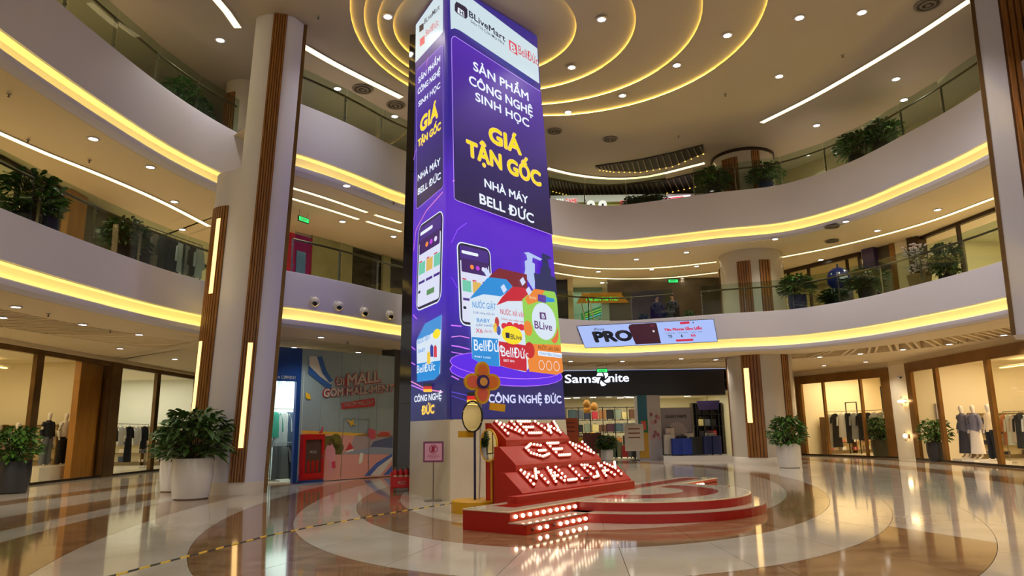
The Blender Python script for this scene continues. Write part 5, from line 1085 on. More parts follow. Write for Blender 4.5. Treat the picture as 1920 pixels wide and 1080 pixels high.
# door line in the hoarding
h_(line_uv(HF, [HF.px(638, 895), HF.px(644, 785), HF.px(693, 786), HF.px(690, 891)], .02, .012), (120, 116, 112), 'door_outline')
def htext(tx, a, b, c, rgb, d, bold, sh=0.0): h_(text_px(HF, tx, a, b, c, bold=bold, d=d, shear=sh), rgb, 'lettering')
for tx, a, b, c in (('ĐI', (629, 722), (645, 722), (629, 709)), ('MALL', (650, 723), (712, 715), (650, 703)), ('GOM', (606, 744), (643, 741), (606, 730)), ('MALL-MENT', (649, 741), (737, 733), (649, 728))):
    htext(tx, (a[0] - 2, a[1]), (b[0] + 2, b[1]), (c[0] - 2, c[1]), (196, 16, 34), .010, .085); htext(tx, a, b, c, (255, 248, 236), .018, .03)
hp([(638, 756), (702, 746), (703, 757), (701, 762), (639, 767), (641, 761)], (184, 36, 46), .012, 'ribbon'); htext('VINCOM MALL.DAY', (643, 763), (699, 757), (643, 756), (230, 220, 210), .016, .015)
htext('VINCOM', (575, 818), (605, 824), (575, 812), (190, 70, 70), .010, .005)
# fire cabinet in front of the hoarding
FCb = BB + dB * tline(584, BB, BC_); cab = thing('fire_cabinet', 'red fire hose cabinet with glass door before the hoarding', 'cabinet', FCb + nB * .12, math.atan2(dB.y, dB.x))
w2 = .38; H_ = 1.42
ob('body', MB().box(-w2, w2, -.02, .22, .06, H_), EXR, cab); ob('base', MB().box(-w2 - .02, w2 + .02, -.04, .24, 0, .07), HB, cab); ob('door_frame', MB().box(-w2, w2, -.06, -.02, H_ - .16, H_).box(-w2, w2, -.06, -.02, .12, .28).box(-w2, -w2 + .1, -.06, -.02, .28, H_ - .16).box(w2 - .1, w2, -.06, -.02, .28, H_ - .16), EXR, cab)
ob('door_back', MB().box(-w2 + .1, w2 - .1, -.024, -.02, .28, H_ - .16), mat('cabinet_dark', (110, 80, 70), .5), cab); ob('glass_pane', MB().box(-w2 + .1, w2 - .1, -.05, -.045, .28, H_ - .16), SGLASS, cab); ob('handle', MB().box(w2 - .08, w2 - .05, -.08, -.06, .7, .82), STEEL, cab)
cf = Face(Vector((-.2, -.052, 0)), (1, 0, 0), (0, 0, 1)); cf.n = Vector((0, -1, 0)); ob('lettering', text_uv(cf, 'PCCC', .08, .32, .86, .07, .001), mat('print_white', (230, 230, 230), .5), cab)
for dx in (-.15, .0, .15): ob('stored_extinguisher', MB().lathe([(.055, .29), (.055, .6), (.02, .66)], 12, (dx, -.034, 0)).xf(Matrix.Diagonal((1, .2, 1, 1)) @ Matrix.Translation((0, -.14, 0))), EXR, cab, True)
struct('wall_dark_shop', MB().prism([(BC_.x, BC_.y), (1.9, 34.5), (1.5, 34.9), (BC_.x - .5, BC_.y + .3)], 0, 4.3), DARK)
struct('wall_left_rear', MB().prism([(X0 - .2, 36), (-7.6, 36), (-7.6, 36.2), (X0 - .2, 36.2)], 0, 4.3), DARK)
# ================================================================ LUGGAGE SHOP AT THE BACK
YS = 34.6; xs0, xs1 = UY(1040, 760, YS).x, UY(1362, 760, YS).x
zt_, zb_ = 4.28, UY(1200, 742, YS).z
sf = thing('luggage_shop_front', 'black fascia of the luggage shop with white illuminated name', 'shop front', (xs0, YS, 0)); FSM = mat('fascia_black', (22, 26, 40), .35)
ob('fascia_panel', MB().box(0, xs1 - xs0, 0, .3, zb_, zt_), FSM, sf); ob('fascia_lip', MB().box(0, xs1 - xs0, -.02, .3, zb_ - .03, zb_), STEEL, sf); ob('top_lamp', MB().box(0, 9.0, -.06, -.02, zt_ - .02, zt_ + .0), glow('fascia_wash', (190, 210, 255), 1.2), sf)
SF = Face((0, -.01, 0), (1, 0, 0), (0, 0, 1)); SF.n = Vector((0, -1, 0)); LET = glow('sign_white', (236, 242, 255), 1.5)
def su(px, py): q = UY(px, py, YS); return q.x - xs0, q.z
(u0, v0_), (u1, _) = su(1059, 718), su(1120, 717); cap_ = su(1059, 703)[1] - v0_
ob('lettering', text_uv(SF, 'Sams', u0, u1, v0_, cap_, .01, .012, thick=.05), LET, sf); (u2, v2), (u3, _) = su(1141, 716), su(1179, 714)
ob('lettering', text_uv(SF, 'nite', u2, u3, v2, cap_, .01, .012, thick=.05), LET, sf)
cu, cv = su(1130, 710)
for k in range(5):
    a = k * 72; ob('emblem_blade', MB().add([SF.at(cu + .36 * math.cos(math.radians(a + d)) * r, cv + .36 * math.sin(math.radians(a + d)) * r, .03) for d, r in ((0, .32), (20, .7), (40, 1.0), (62, 1.0), (84, .92), (70, .62), (45, .42))], [(0, 1, 2, 3, 4, 5, 6)]), LET, sf)
room('shop_luggage', (xs0, YS + .3), (xs1 + .8, YS + .3), 8, 0, zb_ + .25, mat('luggage_wall', (206, 196, 160), .6), mat('luggage_ceiling', (196, 190, 170), .6), power=360, color=(1, .93, .76), fm=SHF)
lp = mesh('lens', MB().box(-.16, .16, -.1, .1, -.015, 0), glow('luggage_lamp', (255, 250, 236), 5))
cnt = 0
for (px, py) in ((1065, 738), (1085, 733), (1103, 737), (1125, 733), (1073, 742), (1084, 740), (1120, 738), (1140, 736), (1150, 730), (1160, 735), (1175, 736), (1190, 730), (1099, 744), (1112, 745), (1131, 742), (1142, 744), (1152, 742), (1163, 746), (1180, 745), (1064, 747), (1081, 746), (1270, 733), (1288, 732), (1292, 735), (1254, 731), (1258, 737), (1262, 740), (1328, 731), (1328, 736), (1296, 738)):
    p = UZ(px, py, zb_ + .18)
    if p.y < YS + .5 or p.y > 42: p = UY(px, py, YS + 1 + (cnt % 6)); p.z = zb_ + .18
    t = thing('ceiling_lamp', f'small square ceiling lamp in the luggage shop', 'light', p, 0, 'small ceiling lamps in the luggage shop'); ob('lens', lp, None, t); cnt += 1
for k, (px, py) in enumerate(((1100, 757), (1114, 762), (1101, 767))):
    p = UY(px, py, YS + 1.5 + .3 * k); t = thing('pendant_lamp', ['upper left woven pendant lamp', 'right woven pendant lamp', 'lowest woven pendant lamp'][k] + ' in the luggage shop', 'lamp', p); WOV = mat('rattan', (190, 134, 44), .6)
    ob('shade', MB().lathe([(.06, .2), (.15, .1), (.2, -.03), (.18, -.14), (.13, -.2)], 18, caps=False), WOV, t, True); ob('bulb', MB().ball((0, 0, .03), .05), glow('pendant_bulb', (255, 220, 150), 8), t, True); ob('cord', MB().tube([(0, 0, .2), (0, 0, zb_ + .2 - p.z)], .012, 5), BLACK, t)
# suitcases
SUI = {}
def suitcase(loc, w, h, d, rgb, label, rz=0.0, group=None):
    t = thing('suitcase', label, 'suitcase', loc, rz, group); m = mat('case_%d_%d_%d' % rgb, rgb, .35)
    ob('shell', MB().loft([(0, 0, .05, w * .42, d * .42), (0, 0, .07, w * .5, d * .5), (0, 0, h * .5, w * .52, d * .52), (0, 0, h - .03, w * .5, d * .5), (0, 0, h, w * .42, d * .42)], 4).xf(Matrix.Rotation(0, 4, 'Z')) if False else MB().prism(rrect(-w / 2, w / 2, -d / 2, d / 2, .05, 3), .05, h), m, t, True)
    for k in range(4): ob('rib', MB().box(-w * .4 + w * .8 * k / 3 - .012, -w * .4 + w * .8 * k / 3 + .012, -d / 2 - .008, -d / 2 + .01, .09, h - .06), m, t)
    ob('handle', MB().tube([(-.07, 0, h), (-.07, 0, h + .05), (.07, 0, h + .05), (.07, 0, h)], .011, 5), BLACK, t)
    for sx in (-1, 1):
        for sy in (-1, 1): ob('wheel', MB().tube([(sx * (w / 2 - .05) - .014, sy * (d / 2 - .05), .026), (sx * (w / 2 - .05) + .014, sy * (d / 2 - .05), .026)], .026, 8), BLACK, t)
    return t
YP = 33.3; pz = .2
pl0, pl1 = UY(1244, 850, YP).x, UY(1362, 850, YP).x
ob('display_plinth', MB().box(0, pl1 - pl0 + .4, 0, 2.4, 0, .2), mat('plinth_white', (222, 218, 212), .3), None, label='white display plinth under the blue and black suitcases', cat='plinth').location = (pl0, YP, 0)
def sx_(px, y=YP + .4): return UY(px, 840, y).x
CS = [((224, 218, 204), 1256, .5, .95, 'cream', .9), ((22, 52, 150), 1270, .5, .78, 'royal blue', .3), ((24, 56, 158), 1288, .5, .78, 'royal blue', .3), ((24, 26, 28), 1306, .5, .84, 'black', .35), ((30, 32, 34), 1317, .5, .84, 'black', .45), ((26, 40, 92), 1329, .5, .86, 'navy', .35), ((28, 42, 96), 1343, .52, .88, 'navy', .35), ((34, 46, 80), 1310, .45, .6, 'dark blue', 1.0), ((36, 36, 40), 1280, .45, .9, 'black', 1.0), ((228, 214, 206), 1258, .42, 1.25, 'pale pink', 1.3), ((216, 212, 204), 1293, .45, 1.0, 'white', 1.2), ((150, 150, 152), 1335, .45, 1.0, 'grey', 1.4)]
for k, (c, px, w, h, nm, dy) in enumerate(CS): suitcase((sx_(px, YP + dy), YP + dy + .1, .2), w, h, .3, c, f'{nm} suitcase on the white plinth, {ORD[k]} of twelve counted front row first', group='suitcases on the white plinth')
p = UY(1277, 820, YP + 1.6); t = thing('display_panel_stand', 'grey display panel with arch and lettering behind the suitcases', 'display panel', (p.x, YP + 1.8, .2)); x0, x1 = UY(1240, 800, YP + 1.8).x - p.x, UY(1298, 800, YP + 1.8).x - p.x; zt2 = UY(1270, 766, YP + 1.8).z - .2
GP = mat('panel_grey', (150, 144, 152), .4); ob('panel', MB().box(x0, x1, 0, .08, 0, zt2), GP, t); ob('panel_frame', MB().box(x0 - .06, x0, -.03, .1, 0, zt2 + .05).box(x1, x1 + .06, -.03, .1, 0, zt2 + .05).box(x0, x1, -.03, .1, zt2, zt2 + .05), STEEL, t)
pf = Face((0, -.004, 0), (1, 0, 0), (0, 0, 1)); pf.n = Vector((0, -1, 0)); ob('lettering', text_uv(pf, 'GALERY PARTS', x0 + .2, x1 - .25, zt2 - .45, .14, .002), mat('panel_ink', (60, 56, 66), .5), t); ob('arch', poly_uv(pf, [(u, v) for u, v in oval((x0 + x1) / 2, .55, .62, 1.0, 20, 0, 180)], .003), mat('panel_arch', (176, 168, 172), .4), t)
# pillar with poster faces
x0, x1, x2 = UY(1197, 800, YS - .4).x, UY(1214, 800, YS - .4).x, UY(1240, 800, YS - .2).x
pp = thing('poster_pillar', 'pillar with colourful summer poster and cherry blossom face in the luggage shop', 'pillar', (x1, YS - .4, 0)); ob('pillar_core', MB().prism([(x0 - x1, .0), (0, -.1), (x2 - x1, .2), (x2 - x1, .9), (x0 - x1, .9)], 0, zb_ + .0), mat('pillar_grey', (176, 172, 176), .4), pp)
d_ = Vector((x0 - x1, .0, 0)) - Vector((0, -.1, 0)); pf2 = Face(Vector((x0 - x1, -.004, 0)), -d_, (0, 0, 1)); pf2.n = Vector((0, -1, 0)); wP = d_.length
for (v0, v1, c) in ((zb_ * .62, zb_, (46, 110, 130)), (zb_ * .42, zb_ * .62, (40, 120, 60)), (.1, zb_ * .42, (196, 150, 40))): ob('poster', poly_uv(pf2, [(0, v0), (wP, v0), (wP, v1), (0, v1)], .012), mat('poster_%d' % c[1], c, .5), pp)
ob('poster_picture', poly_uv(pf2, rrect(wP * .3, wP * .8, zb_ * .46, zb_ * .6, .05), .016), mat('poster_coral', (226, 96, 80), .5), pp); ob('poster_picture', poly_uv(pf2, rrect(wP * .12, wP * .5, zb_ * .48, zb_ * .61, .05), .014), mat('poster_teal', (70, 140, 170), .5), pp)
d2_ = Vector((x2 - x1, .2, 0)) - Vector((0, -.1, 0)); pf3 = Face(Vector((0, -.104, 0)), d2_, (0, 0, 1)); pf3.n = pf3.n if pf3.n.y < 0 else -pf3.n; rnd = random.Random(4)
for k in range(14):
    u, v = rnd.uniform(.08, d2_.length - .1), rnd.uniform(.9, 2.2); ob('blossom', poly_uv(pf3, oval(u, v, .09, .1, 8), .008 + .001 * k), mat('blossom%d' % (k % 2), ((196, 150, 170), (150, 90, 110))[k % 2], .6), pp)
# shelving wall with cases, bags and boxes
YW = YS + 5.5
t = thing('wall_shelving', 'open black steel shelving along the back of the luggage shop', 'shelf', (UY(1062, 800, YW).x, YW, .03)); WX = UY(1200, 800, YW).x - UY(1062, 800, YW).x
for z in (.5, 1.2, 1.9, 2.6): ob('shelf', MB().box(0, WX, 0, .5, z, z + .03), BLACK, t)
for k in range(7): ob('upright', MB().box(WX * k / 6 - .02, WX * k / 6 + .02, 0, .04, 0, 2.65), BLACK, t)
pal = [((92, 62, 40), 'brown'), ((30, 30, 32), 'black'), ((44, 50, 70), 'dark blue'), ((66, 36, 48), 'plum'), ((120, 130, 110), 'sage'), ((170, 40, 50), 'red'), ((60, 80, 84), 'teal'), ((196, 180, 120), 'straw'), ((150, 100, 50), 'tan'), ((84, 90, 96), 'grey')]
rnd = random.Random(11); kk = 0
for r, z in enumerate((.56, 1.26, 1.96)):
    for c in range(9):
        col, nm = pal[(kk * 3 + r) % 10]; h = rnd.uniform(.42, .58); suitcase((t.location.x + .35 + c * (WX - .7) / 8, YW + .22, z), rnd.uniform(.34, .46), h, .24, col, f'{nm} cabin case, {ORD[c]} from the left on the {["bottom", "middle", "top"][r]} back shelf', group='cases on the back shelves'); kk += 1
YT = YS + 1.6
for k, (px, col, nm, h) in enumerate(((1134, (90, 40, 56), 'wine red', .8), (1142, (52, 66, 60), 'dark green', .8), (1150, (66, 92, 88), 'grey green', .8), (1159, (120, 130, 96), 'olive', .78), (1170, (176, 30, 40), 'red', .6), (1182, (96, 104, 104), 'grey', 1.0), (1189, (52, 60, 56), 'dark green', 1.05), (1197, (96, 84, 66), 'brown', .9), (1205, (140, 140, 136), 'silver', .85))):
    suitcase((UY(px, 840, YT).x, YT, .03), .42, h, .3, col, f'{nm} suitcase standing on the luggage shop floor, {ORD[k]} from the left', group='suitcases on the luggage shop floor')
t = thing('display_table', 'low wooden table with yellow accessories in the luggage shop', 'table', (UY(1095, 840, YT).x, YT, .03)); ob('table_top', MB().box(-.9, .9, -.4, .4, .62, .68), WOOD, t)
for sx in (-1, 1):
    for sy in (-1, 1): ob('leg', MB().box(sx * .82 - .03, sx * .82 + .03, sy * .34 - .03, sy * .34 + .03, 0, .62), BLACK, t)
for k, (dx, col, nm) in enumerate(((-.6, (190, 196, 120), 'pale green'), (-.1, (214, 190, 60), 'yellow'), (.45, (236, 178, 20), 'bright yellow round'))):
    o = ob('handbag', MB().prism(rrect(-.2, .2, -.1, .1, .08, 4), 0, .36) if k < 2 else MB().ball((0, 0, .3), .28, .12, .3), mat('bag%d' % k, col, .5), None, k == 2, label=nm + ' bag on the wooden table in the luggage shop', cat='bag'); o.location = (t.location.x + dx, YT, .711)
for k, (px, py0, py1, w, rgb, lab) in enumerate(((1188, 795, 850, .9, (206, 198, 180), 'white price notice on a stand before the poster pillar'), (1068, 784, 806, .8, (200, 90, 40), 'orange sale notice on a stand at the left of the luggage shop'), (1110, 812, 850, .9, (110, 60, 50), 'brown printed notice on a stand in the luggage shop'))):
    y = YS - .5 + .6 * k; a, b = UY(px, py0, y), UY(px, py1, y); t = thing('notice_stand', lab, 'sign', (a.x, y, 0)); hb = max(a.z - 1.25, .3); ob('board', MB().box(-w / 2, w / 2, -.02, .02, hb, a.z), mat('nst%d' % k, rgb, .5), t); ob('leg', MB().box(-.03, .03, -.02, .02, .02, hb), BLACK, t); ob('foot', MB().box(-.2, .2, -.15, .15, 0, .03), BLACK, t)
    for q in range(3): ob('text_line', MB().box(-w * .3, w * .3, -.026, -.021, a.z - .25 - .2 * q, a.z - .2 - .2 * q), mat('nink', (120, 50, 40), .5), t)
plant(Vector((UY(1138, 850, YS - .2).x, YS - .2, 0)), .5, .3, .5, .75, POTW, 'small potted shrub at the front of the luggage shop', 1)
t = thing('violet_hanging_sign', 'dark violet hanging sign with slanted sides in the luggage shop', 'sign', UY(1327, 760, YS + 1.5)); ob('panel', MB().slab([(-.55, 0, .22), (.62, 0, .24), (.5, 0, -.22), (-.42, 0, -.22)], (0, 1, 0), .06), mat('violet_sign', (58, 44, 96), .5), t); ob('wire', MB().tube([(0, .03, .22), (0, .03, zb_ + .2 - t.location.z)], .01, 4), BLACK, t)
YQ = YS + 3.2; xa, xb = UY(1300, 800, YQ).x, UY(1356, 800, YQ).x
t = thing('display_case', 'dark display case with lit niches right of the grey panel', 'cabinet', (xa, YQ, .03)); ob('carcass', MB().box(0, xb - xa, .4, .5, 0, 2.7).box(0, .05, 0, .5, 0, 2.7).box(xb - xa - .05, xb - xa, 0, .5, 0, 2.7), mat('case_dark', (52, 40, 32), .5), t)
for z in (.9, 1.5, 2.1, 2.68): ob('shelf', MB().box(0, xb - xa, 0, .5, z, z + .03), BLACK, t)
for k in range(4): ob('divider', MB().box((xb - xa) * (k + .5) / 4 - .02, (xb - xa) * (k + .5) / 4 + .02, 0, .45, 0, 2.7), BLACK, t)
for k in range(6):
    col, nm = pal[(k * 2 + 1) % 10]; o = ob('handbag', MB().prism(rrect(-.2, .2, -.1, .1, .06, 3), 0, .34).tube([(-.1, 0, .33), (-.08, 0, .45), (.08, 0, .45), (.1, 0, .33)], .012, 5), mat('case_bag%d' % k, col, .5), None, label=f'{nm} handbag, {ORD[k % 3]} from the left on the {["lower", "upper"][k // 3]} shelf of the display case', cat='bag', group='bags in the display case'); o.location = (xa + .5 + (k % 3) * (xb - xa - 1) / 2, YQ + .2, .03 + (.93, 1.53)[k // 3])

# ================================================================ SLANTED SCREEN ON THE LOWER GALLERY
def rim_hit(px, py, off=.0):                              # where a line of sight meets the lower fascia
    d = ray(px, py); d2 = Vector((d.x, d.y)); best = None
    for i in range(len(CM) - 1):
        a, b = CM[i] - NM[i] * off, CM[i + 1] - NM[i + 1] * off; e = b - a; den = d2.x * (-e.y) + d2.y * e.x
        if abs(den) < 1e-9: continue
        t = (a.x * (-e.y) + a.y * e.x) / den; u = ((d2 * t - a).dot(e)) / e.length_squared
        if 0 <= u <= 1 and t > 12 and CM[i].x > 0: best = (i + u, CAM + d * t)
    return best
rs = thing('ribbon_screen', 'bright slanted LED banner with a phone advertisement on the back gallery fascia', 'screen', (rim_hit(1200, 620)[1].x, rim_hit(1200, 620)[1].y, 5.0))
TOPE = [(1081, 611), (1338, 598)]; BOTE = [(1097, 653), (1346, 641)]
def rs_pt(u, v, off):                                     # u along the banner, v up: by photo position, laid on the curved fascia
    x = (TOPE[0][0] + (TOPE[1][0] - TOPE[0][0]) * u) * v + (BOTE[0][0] + (BOTE[1][0] - BOTE[0][0]) * u) * (1 - v); y = (TOPE[0][1] + (TOPE[1][1] - TOPE[0][1]) * u) * v + (BOTE[0][1] + (BOTE[1][1] - BOTE[0][1]) * u) * (1 - v)
    return rim_hit(x, y, off)[1]
def rs_grid(u0, u1, v0, v1, off, n=16):
    mb = MB(); vs = [rs_pt(u0 + (u1 - u0) * i / n, v, off) for i in range(n + 1) for v in (v0, v1)]
    return mb.add(vs, [(2 * i, 2 * i + 1, 2 * i + 3, 2 * i + 2) for i in range(n)])
def r_(mb, m, nm='graphic', **k): return ob(nm, rel(mb, rs), m, rs, **k)
r_(rs_grid(0, 1, 0, 1, .03), mat('banner_edge', (30, 30, 40), .5), 'screen_frame'); r_(rs_grid(.003, .997, .02, .98, .045), screen('banner_blue', (168, 190, 246), 1.0), 'display_panel')
def rs_text(tx, u0, u1, v, h, m, bold=.03, off=.06):
    V, Fc, a, b = glyphs(tx, 0.0); ch = capheight(0.0); mb = MB()
    for q in range(8 if bold > .012 else 1):
        dx, dy = (bold * math.cos(q * PI / 4), bold * math.sin(q * PI / 4)) if bold > .012 else (0, 0); mb.add([rs_pt(u0 + (p.x - a + dx) / (b - a) * (u1 - u0), v + (p.y + dy) / ch * h, off) for p in V], Fc)
    r_(mb, m, 'lettering')
BINK = screen('banner_ink', (18, 20, 34)); BRED = screen('banner_red', (206, 30, 64)); MAR = screen('banner_maroon', (58, 14, 28))
rs_text('PRO', .10, .37, .26, .42, BINK, .06); rs_text('iPhone', .115, .19, .74, .13, BINK, .01)
def rs_poly(uv, m, off, nm='graphic'):
    tri = tessellate_polygon([[Vector((u * 5, v, 0)) for u, v in uv]]); r_(MB().add([rs_pt(u, v, off) for u, v in uv], [tuple(t_) for t_ in tri]), m, nm)
rs_poly(rrect(.365, .58, .04, .96, .03)[:6] + [(.405, .96), (.38, .92), (.368, .8), (.385, .06), (.575, .06)], MAR, .065, 'phone_picture'); rs_poly([(.39, .78), (.56, .80), (.56, .88), (.40, .87)], screen('banner_plum', (108, 24, 52)), .072, 'phone_picture'); rs_poly(oval(.543, .60, .010, .05, 12), screen('banner_lens', (210, 206, 210)), .075, 'phone_picture'); rs_poly(oval(.467, .52, .008, .035, 12), screen('banner_camera', (96, 60, 60)), .075, 'phone_picture')
rs_text('Yêu Phone Sắm Liền', .625, .90, .58, .11, BRED, .05)
rs_poly([(.75, .84), (.82, .85), (.82, .95), (.75, .94)], BRED, .06, 'tag'); rs_text('70', .64, .67, .28, .12, BINK, .02); rs_text('6', .735, .75, .28, .12, BINK, .02); rs_text('66', .81, .845, .28, .12, BRED, .03); rs_text('ưu đãi trả góp', .625, .70, .46, .04, BINK, 0); rs_text('quà tặng', .72, .79, .46, .04, BINK, 0); rs_text('giá từ', .82, .90, .46, .04, BINK, 0)
rs_poly([(.69, .10), (.82, .10), (.82, .19), (.69, .19)], BRED, .06, 'tag'); rs_poly([(.838, .88), (.85, .93), (.85, .84)], BINK, .06, 'tag')

# ================================================================ DOME CAMERAS ON THE LOWER FASCIA
def rim_hit2(px, py):
    d = ray(px, py); d2 = Vector((d.x, d.y))
    for i in range(len(CM) - 1):
        a, b = CM[i], CM[i + 1]; e = b - a; den = d2.x * (-e.y) + d2.y * e.x
        t = (a.x * (-e.y) + a.y * e.x) / den; u = ((d2 * t - a).dot(e)) / e.length_squared
        if 0 <= u <= 1 and t > 5 and CM[i].x < 0: return CAM + d * t, NM[i]
for k, (px, py) in enumerate(((588, 566), (633, 574), (681, 585), (729, 591))):
    p, n = rim_hit2(px, py); t = thing('dome_camera', f'{ORD[k]} white dome camera from the left on the gallery fascia', 'camera', p, math.atan2(-n.y, -n.x), 'dome cameras on the fascia')
    ob('base', MB().tube([(0, 0, 0), (.06, 0, 0)], .15, 20), POTW, t, True); ob('dome', MB().ball((.06, 0, 0), .135, u=14, w=9), POTW, t, True); ob('lens', MB().tube([(.10, -.05, -.05), (.20, -.09, -.09)], .06, 12), BLACK, t, True)

# ================================================================ UPPER FLOORS
ZF2, ZF3 = Z2T - .14, Z3T - .14; H2 = Z3L - .12; H3 = ZC
# --- lower gallery, left: shop fronts behind the planters
XL2 = -13.2
def yl2(px): return UX(px, 450, XL2).y
room('gallery_shop_left', (XL2, 10), (XL2, yl2(104)), 4, ZF2, H2, SHW, SHC, power=170, color=(1, .85, .56)); room('gallery_shop_left_rear', (XL2, yl2(205)), (XL2, 34), 4, ZF2, H2, SHW, SHC, power=230, color=(1, .92, .72))
facade('gallery_shop_front', 'frameless glazing of the gallery shop behind the left big planter', (XL2, 10), (XL2, yl2(104)), ZF2, H2, [yl2(20) - 10], .1, .05, .04, .05, BRONZED); facade('gallery_shop_front', 'frameless glazing of the gallery shop with clothes rail beside the pier', (XL2, yl2(205)), (XL2, 34), ZF2, H2, [yl2(265) - yl2(205), yl2(320) - yl2(205)], .1, .05, .04, .05, BRONZED)
struct('wall_wood_gallery', MB().box(XL2 - .4, XL2 + .3, yl2(104), yl2(138), ZF2, H2), mat('oak_veneer', (172, 116, 50), .35)); ld = struct('door_1', MB().box(XL2 - .3, XL2 + .1, yl2(138), yl2(205), ZF2, H2 - .25), mat('smoked_glass', (66, 66, 58), .12, spec=.7)); struct('wall_over_door', MB().box(XL2 - .3, XL2 + .1, yl2(138), yl2(205), H2 - .25, H2), BRONZED)
for f in (.45, .55): ob('door_handle', MB().tube([(XL2 + .16, yl2(138) + (yl2(205) - yl2(138)) * f, ZF2 + .8), (XL2 + .16, yl2(138) + (yl2(205) - yl2(138)) * f, ZF2 + 1.6)], .02, 6), STEEL, ld)
rail_row(268, 372, -12.6, ZF2, 1.35, [('coat', (74, 60, 46), .95), ('coat', (150, 134, 110), .95), ('coat', (70, 72, 62), .95), ('coat', (44, 46, 42), .95), ('coat', (52, 52, 50), .95), ('coat', WHc, .9), ('coat', (180, 170, 160), .9), ('coat', (90, 76, 66), .9), ('coat', WHc, .9)], 'the left gallery rail', 'clothes on the left gallery', 'clothes rail on the left gallery beside the pier', P=(rim_at(268, 500, True, .6), rim_at(376, 500, True, .6)))
def on_gallery(px, py, C_z, d=.0): return UZ(px, py, C_z)
def gplant(px, py, zt, dep, *a, **k):                    # plant standing just behind the balustrade
    p = rim_at(px, py, None, .35 + dep * .5); plant(Vector((p.x, p.y, zt - .14)), *a, **k)
gplant(45, 432, Z2T, .7, .5, .3, .62, .95, POTD, 'leafy plant in a dark pot on the left lower gallery, left of the door', 0); gplant(82, 448, Z2T, .55, .55, .26, .34, .5, mat('pot_navy', (36, 44, 90), .3), 'small plant in a navy pot beside the left gallery plant', 2); gplant(228, 496, Z2T, .8, .6, .3, .55, .85, POTD, 'leafy plant in a dark pot on the left gallery beside the clothes rail', 1)
gplant(262, 512, Z2T, .7, .55, .24, .3, .5, POTD, 'slim dark pot plant beside the gallery clothes rail', 2)
# --- upper gallery, left
XL3 = -12.9; struct('wall_upper_left', MB().box(XL3 - .2, XL3, 9, 20.5, ZF3, H3), mat('gallery_beige', (196, 176, 128), .6)); 
def yl3(px, py=80): return UX(px, py, XL3).y
struct('wall_upper_left_light', MB().box(XL3 - .1, XL3 + .08, yl3(222), yl3(268), ZF3, H3 - .3), mat('gallery_pale', (226, 212, 160), .5, emit=.0)); struct('wall_upper_left_dark', MB().box(XL3 - .1, XL3 + .2, yl3(160), yl3(190), ZF3, H3), BRONZED); struct('wall_upper_left_pier', MB().box(XL3 - .1, XL3 + .25, yl3(275), yl3(302), ZF3, H3), BRONZED)
arealight((XL3 + 1.3, 14.5, H3 - .2), 1.2, 8, 150, (1, .88, .62), 'upper_gallery_light')  # added fill without a fitting, brightens the upper left wall
gplant(338, 152, Z3T, .9, .4, .24, .6, .9, POTD, 'feathery plant behind the upper left balustrade', 2); gplant(372, 172, Z3T, .7, .4, .22, .45, .55, POTD, 'low plant behind the upper left balustrade, nearer the pier', 1)
# --- inner left galleries (between pier and advert column)
PA, PB = Vector((-9.4, 21.4)), Vector((-3.2, 32.0)); dI = (PB - PA).normalized(); nI = Vector((dI.y, -dI.x)); nI = nI if nI.dot(Vector(INS) - PA) > 0 else -nI
def wseg(nm, pxa, pxb, z0, z1, m, py, off=0.0, kind='struct', t=.12):
    a = PA + nI * off; ta, tb = tline(pxa, a, a + dI), tline(pxb, a, a + dI); A, B = a + dI * ta, a + dI * tb
    mb = MB().prism([A, B, B - nI * t, A - nI * t], z0, z1); return struct(nm, mb, m)
MARB = mat('beige_marble', (206, 190, 146), .2, rgb2=(186, 168, 122), scale=1.2); BMAR = mat('black_marble', (48, 42, 36), .15, rgb2=(84, 76, 66), scale=1.6, stretch=(1, 1, 4))
wseg('wall_magenta_shop', 520, 571, ZF2, H2 - .15, mat('magenta', (186, 20, 60), .4), 430); wseg('window_1', 541, 559, ZF2, H2 - .75, mat('blue_pane', (96, 130, 150), .15, emit=.15), 440, .03, t=.02)
wseg('wall_marble', 571, 651, ZF2, H2, MARB, 460); wseg('wall_black_marble', 651, 712, ZF2, H2, BMAR, 480); wseg('wall_pillar_beige', 712, 726, ZF2, H2, MARB, 480, .25); wseg('wall_black_rear', 726, 800, ZF2, H2, BMAR, 480)
gr = UP(697, 506, (PA.x, PA.y, 0), Vector((nI.x, nI.y, 0))); gt = thing('arched_grille', 'round-topped metal grille window in the black marble wall', 'grille', (gr.x + nI.x * .02, gr.y + nI.y * .02, ZF2 + .3), math.atan2(dI.y, dI.x))
ob('backing', MB().add([(u, -.01, v) for u, v in [(-.38, .0), (.38, .0), (.38, .55)] + [(.38 * math.cos(math.radians(a)), .55 + .38 * math.sin(math.radians(a))) for a in range(15, 180, 15)] + [(-.38, .55)]], [tuple(range(15))]), mat('grille_pale', (150, 150, 146), .4), gt)
for k in range(9): x = -.34 + .085 * k; ob('bar', MB().box(x - .012, x + .012, -.04, -.015, 0, .55 + math.sqrt(max(.38 ** 2 - x * x, .0))), BLACK, gt)
for z in (.2, .5): ob('cross_bar', MB().box(-.36, .36, -.045, -.02, z, z + .02), BLACK, gt)
wseg('wall_upper_inner', 500, 830, ZF3, H3, mat('dark_glass', (46, 48, 56), .08, rgb2=(74, 78, 86), scale=1.0, spec=.8), 220)
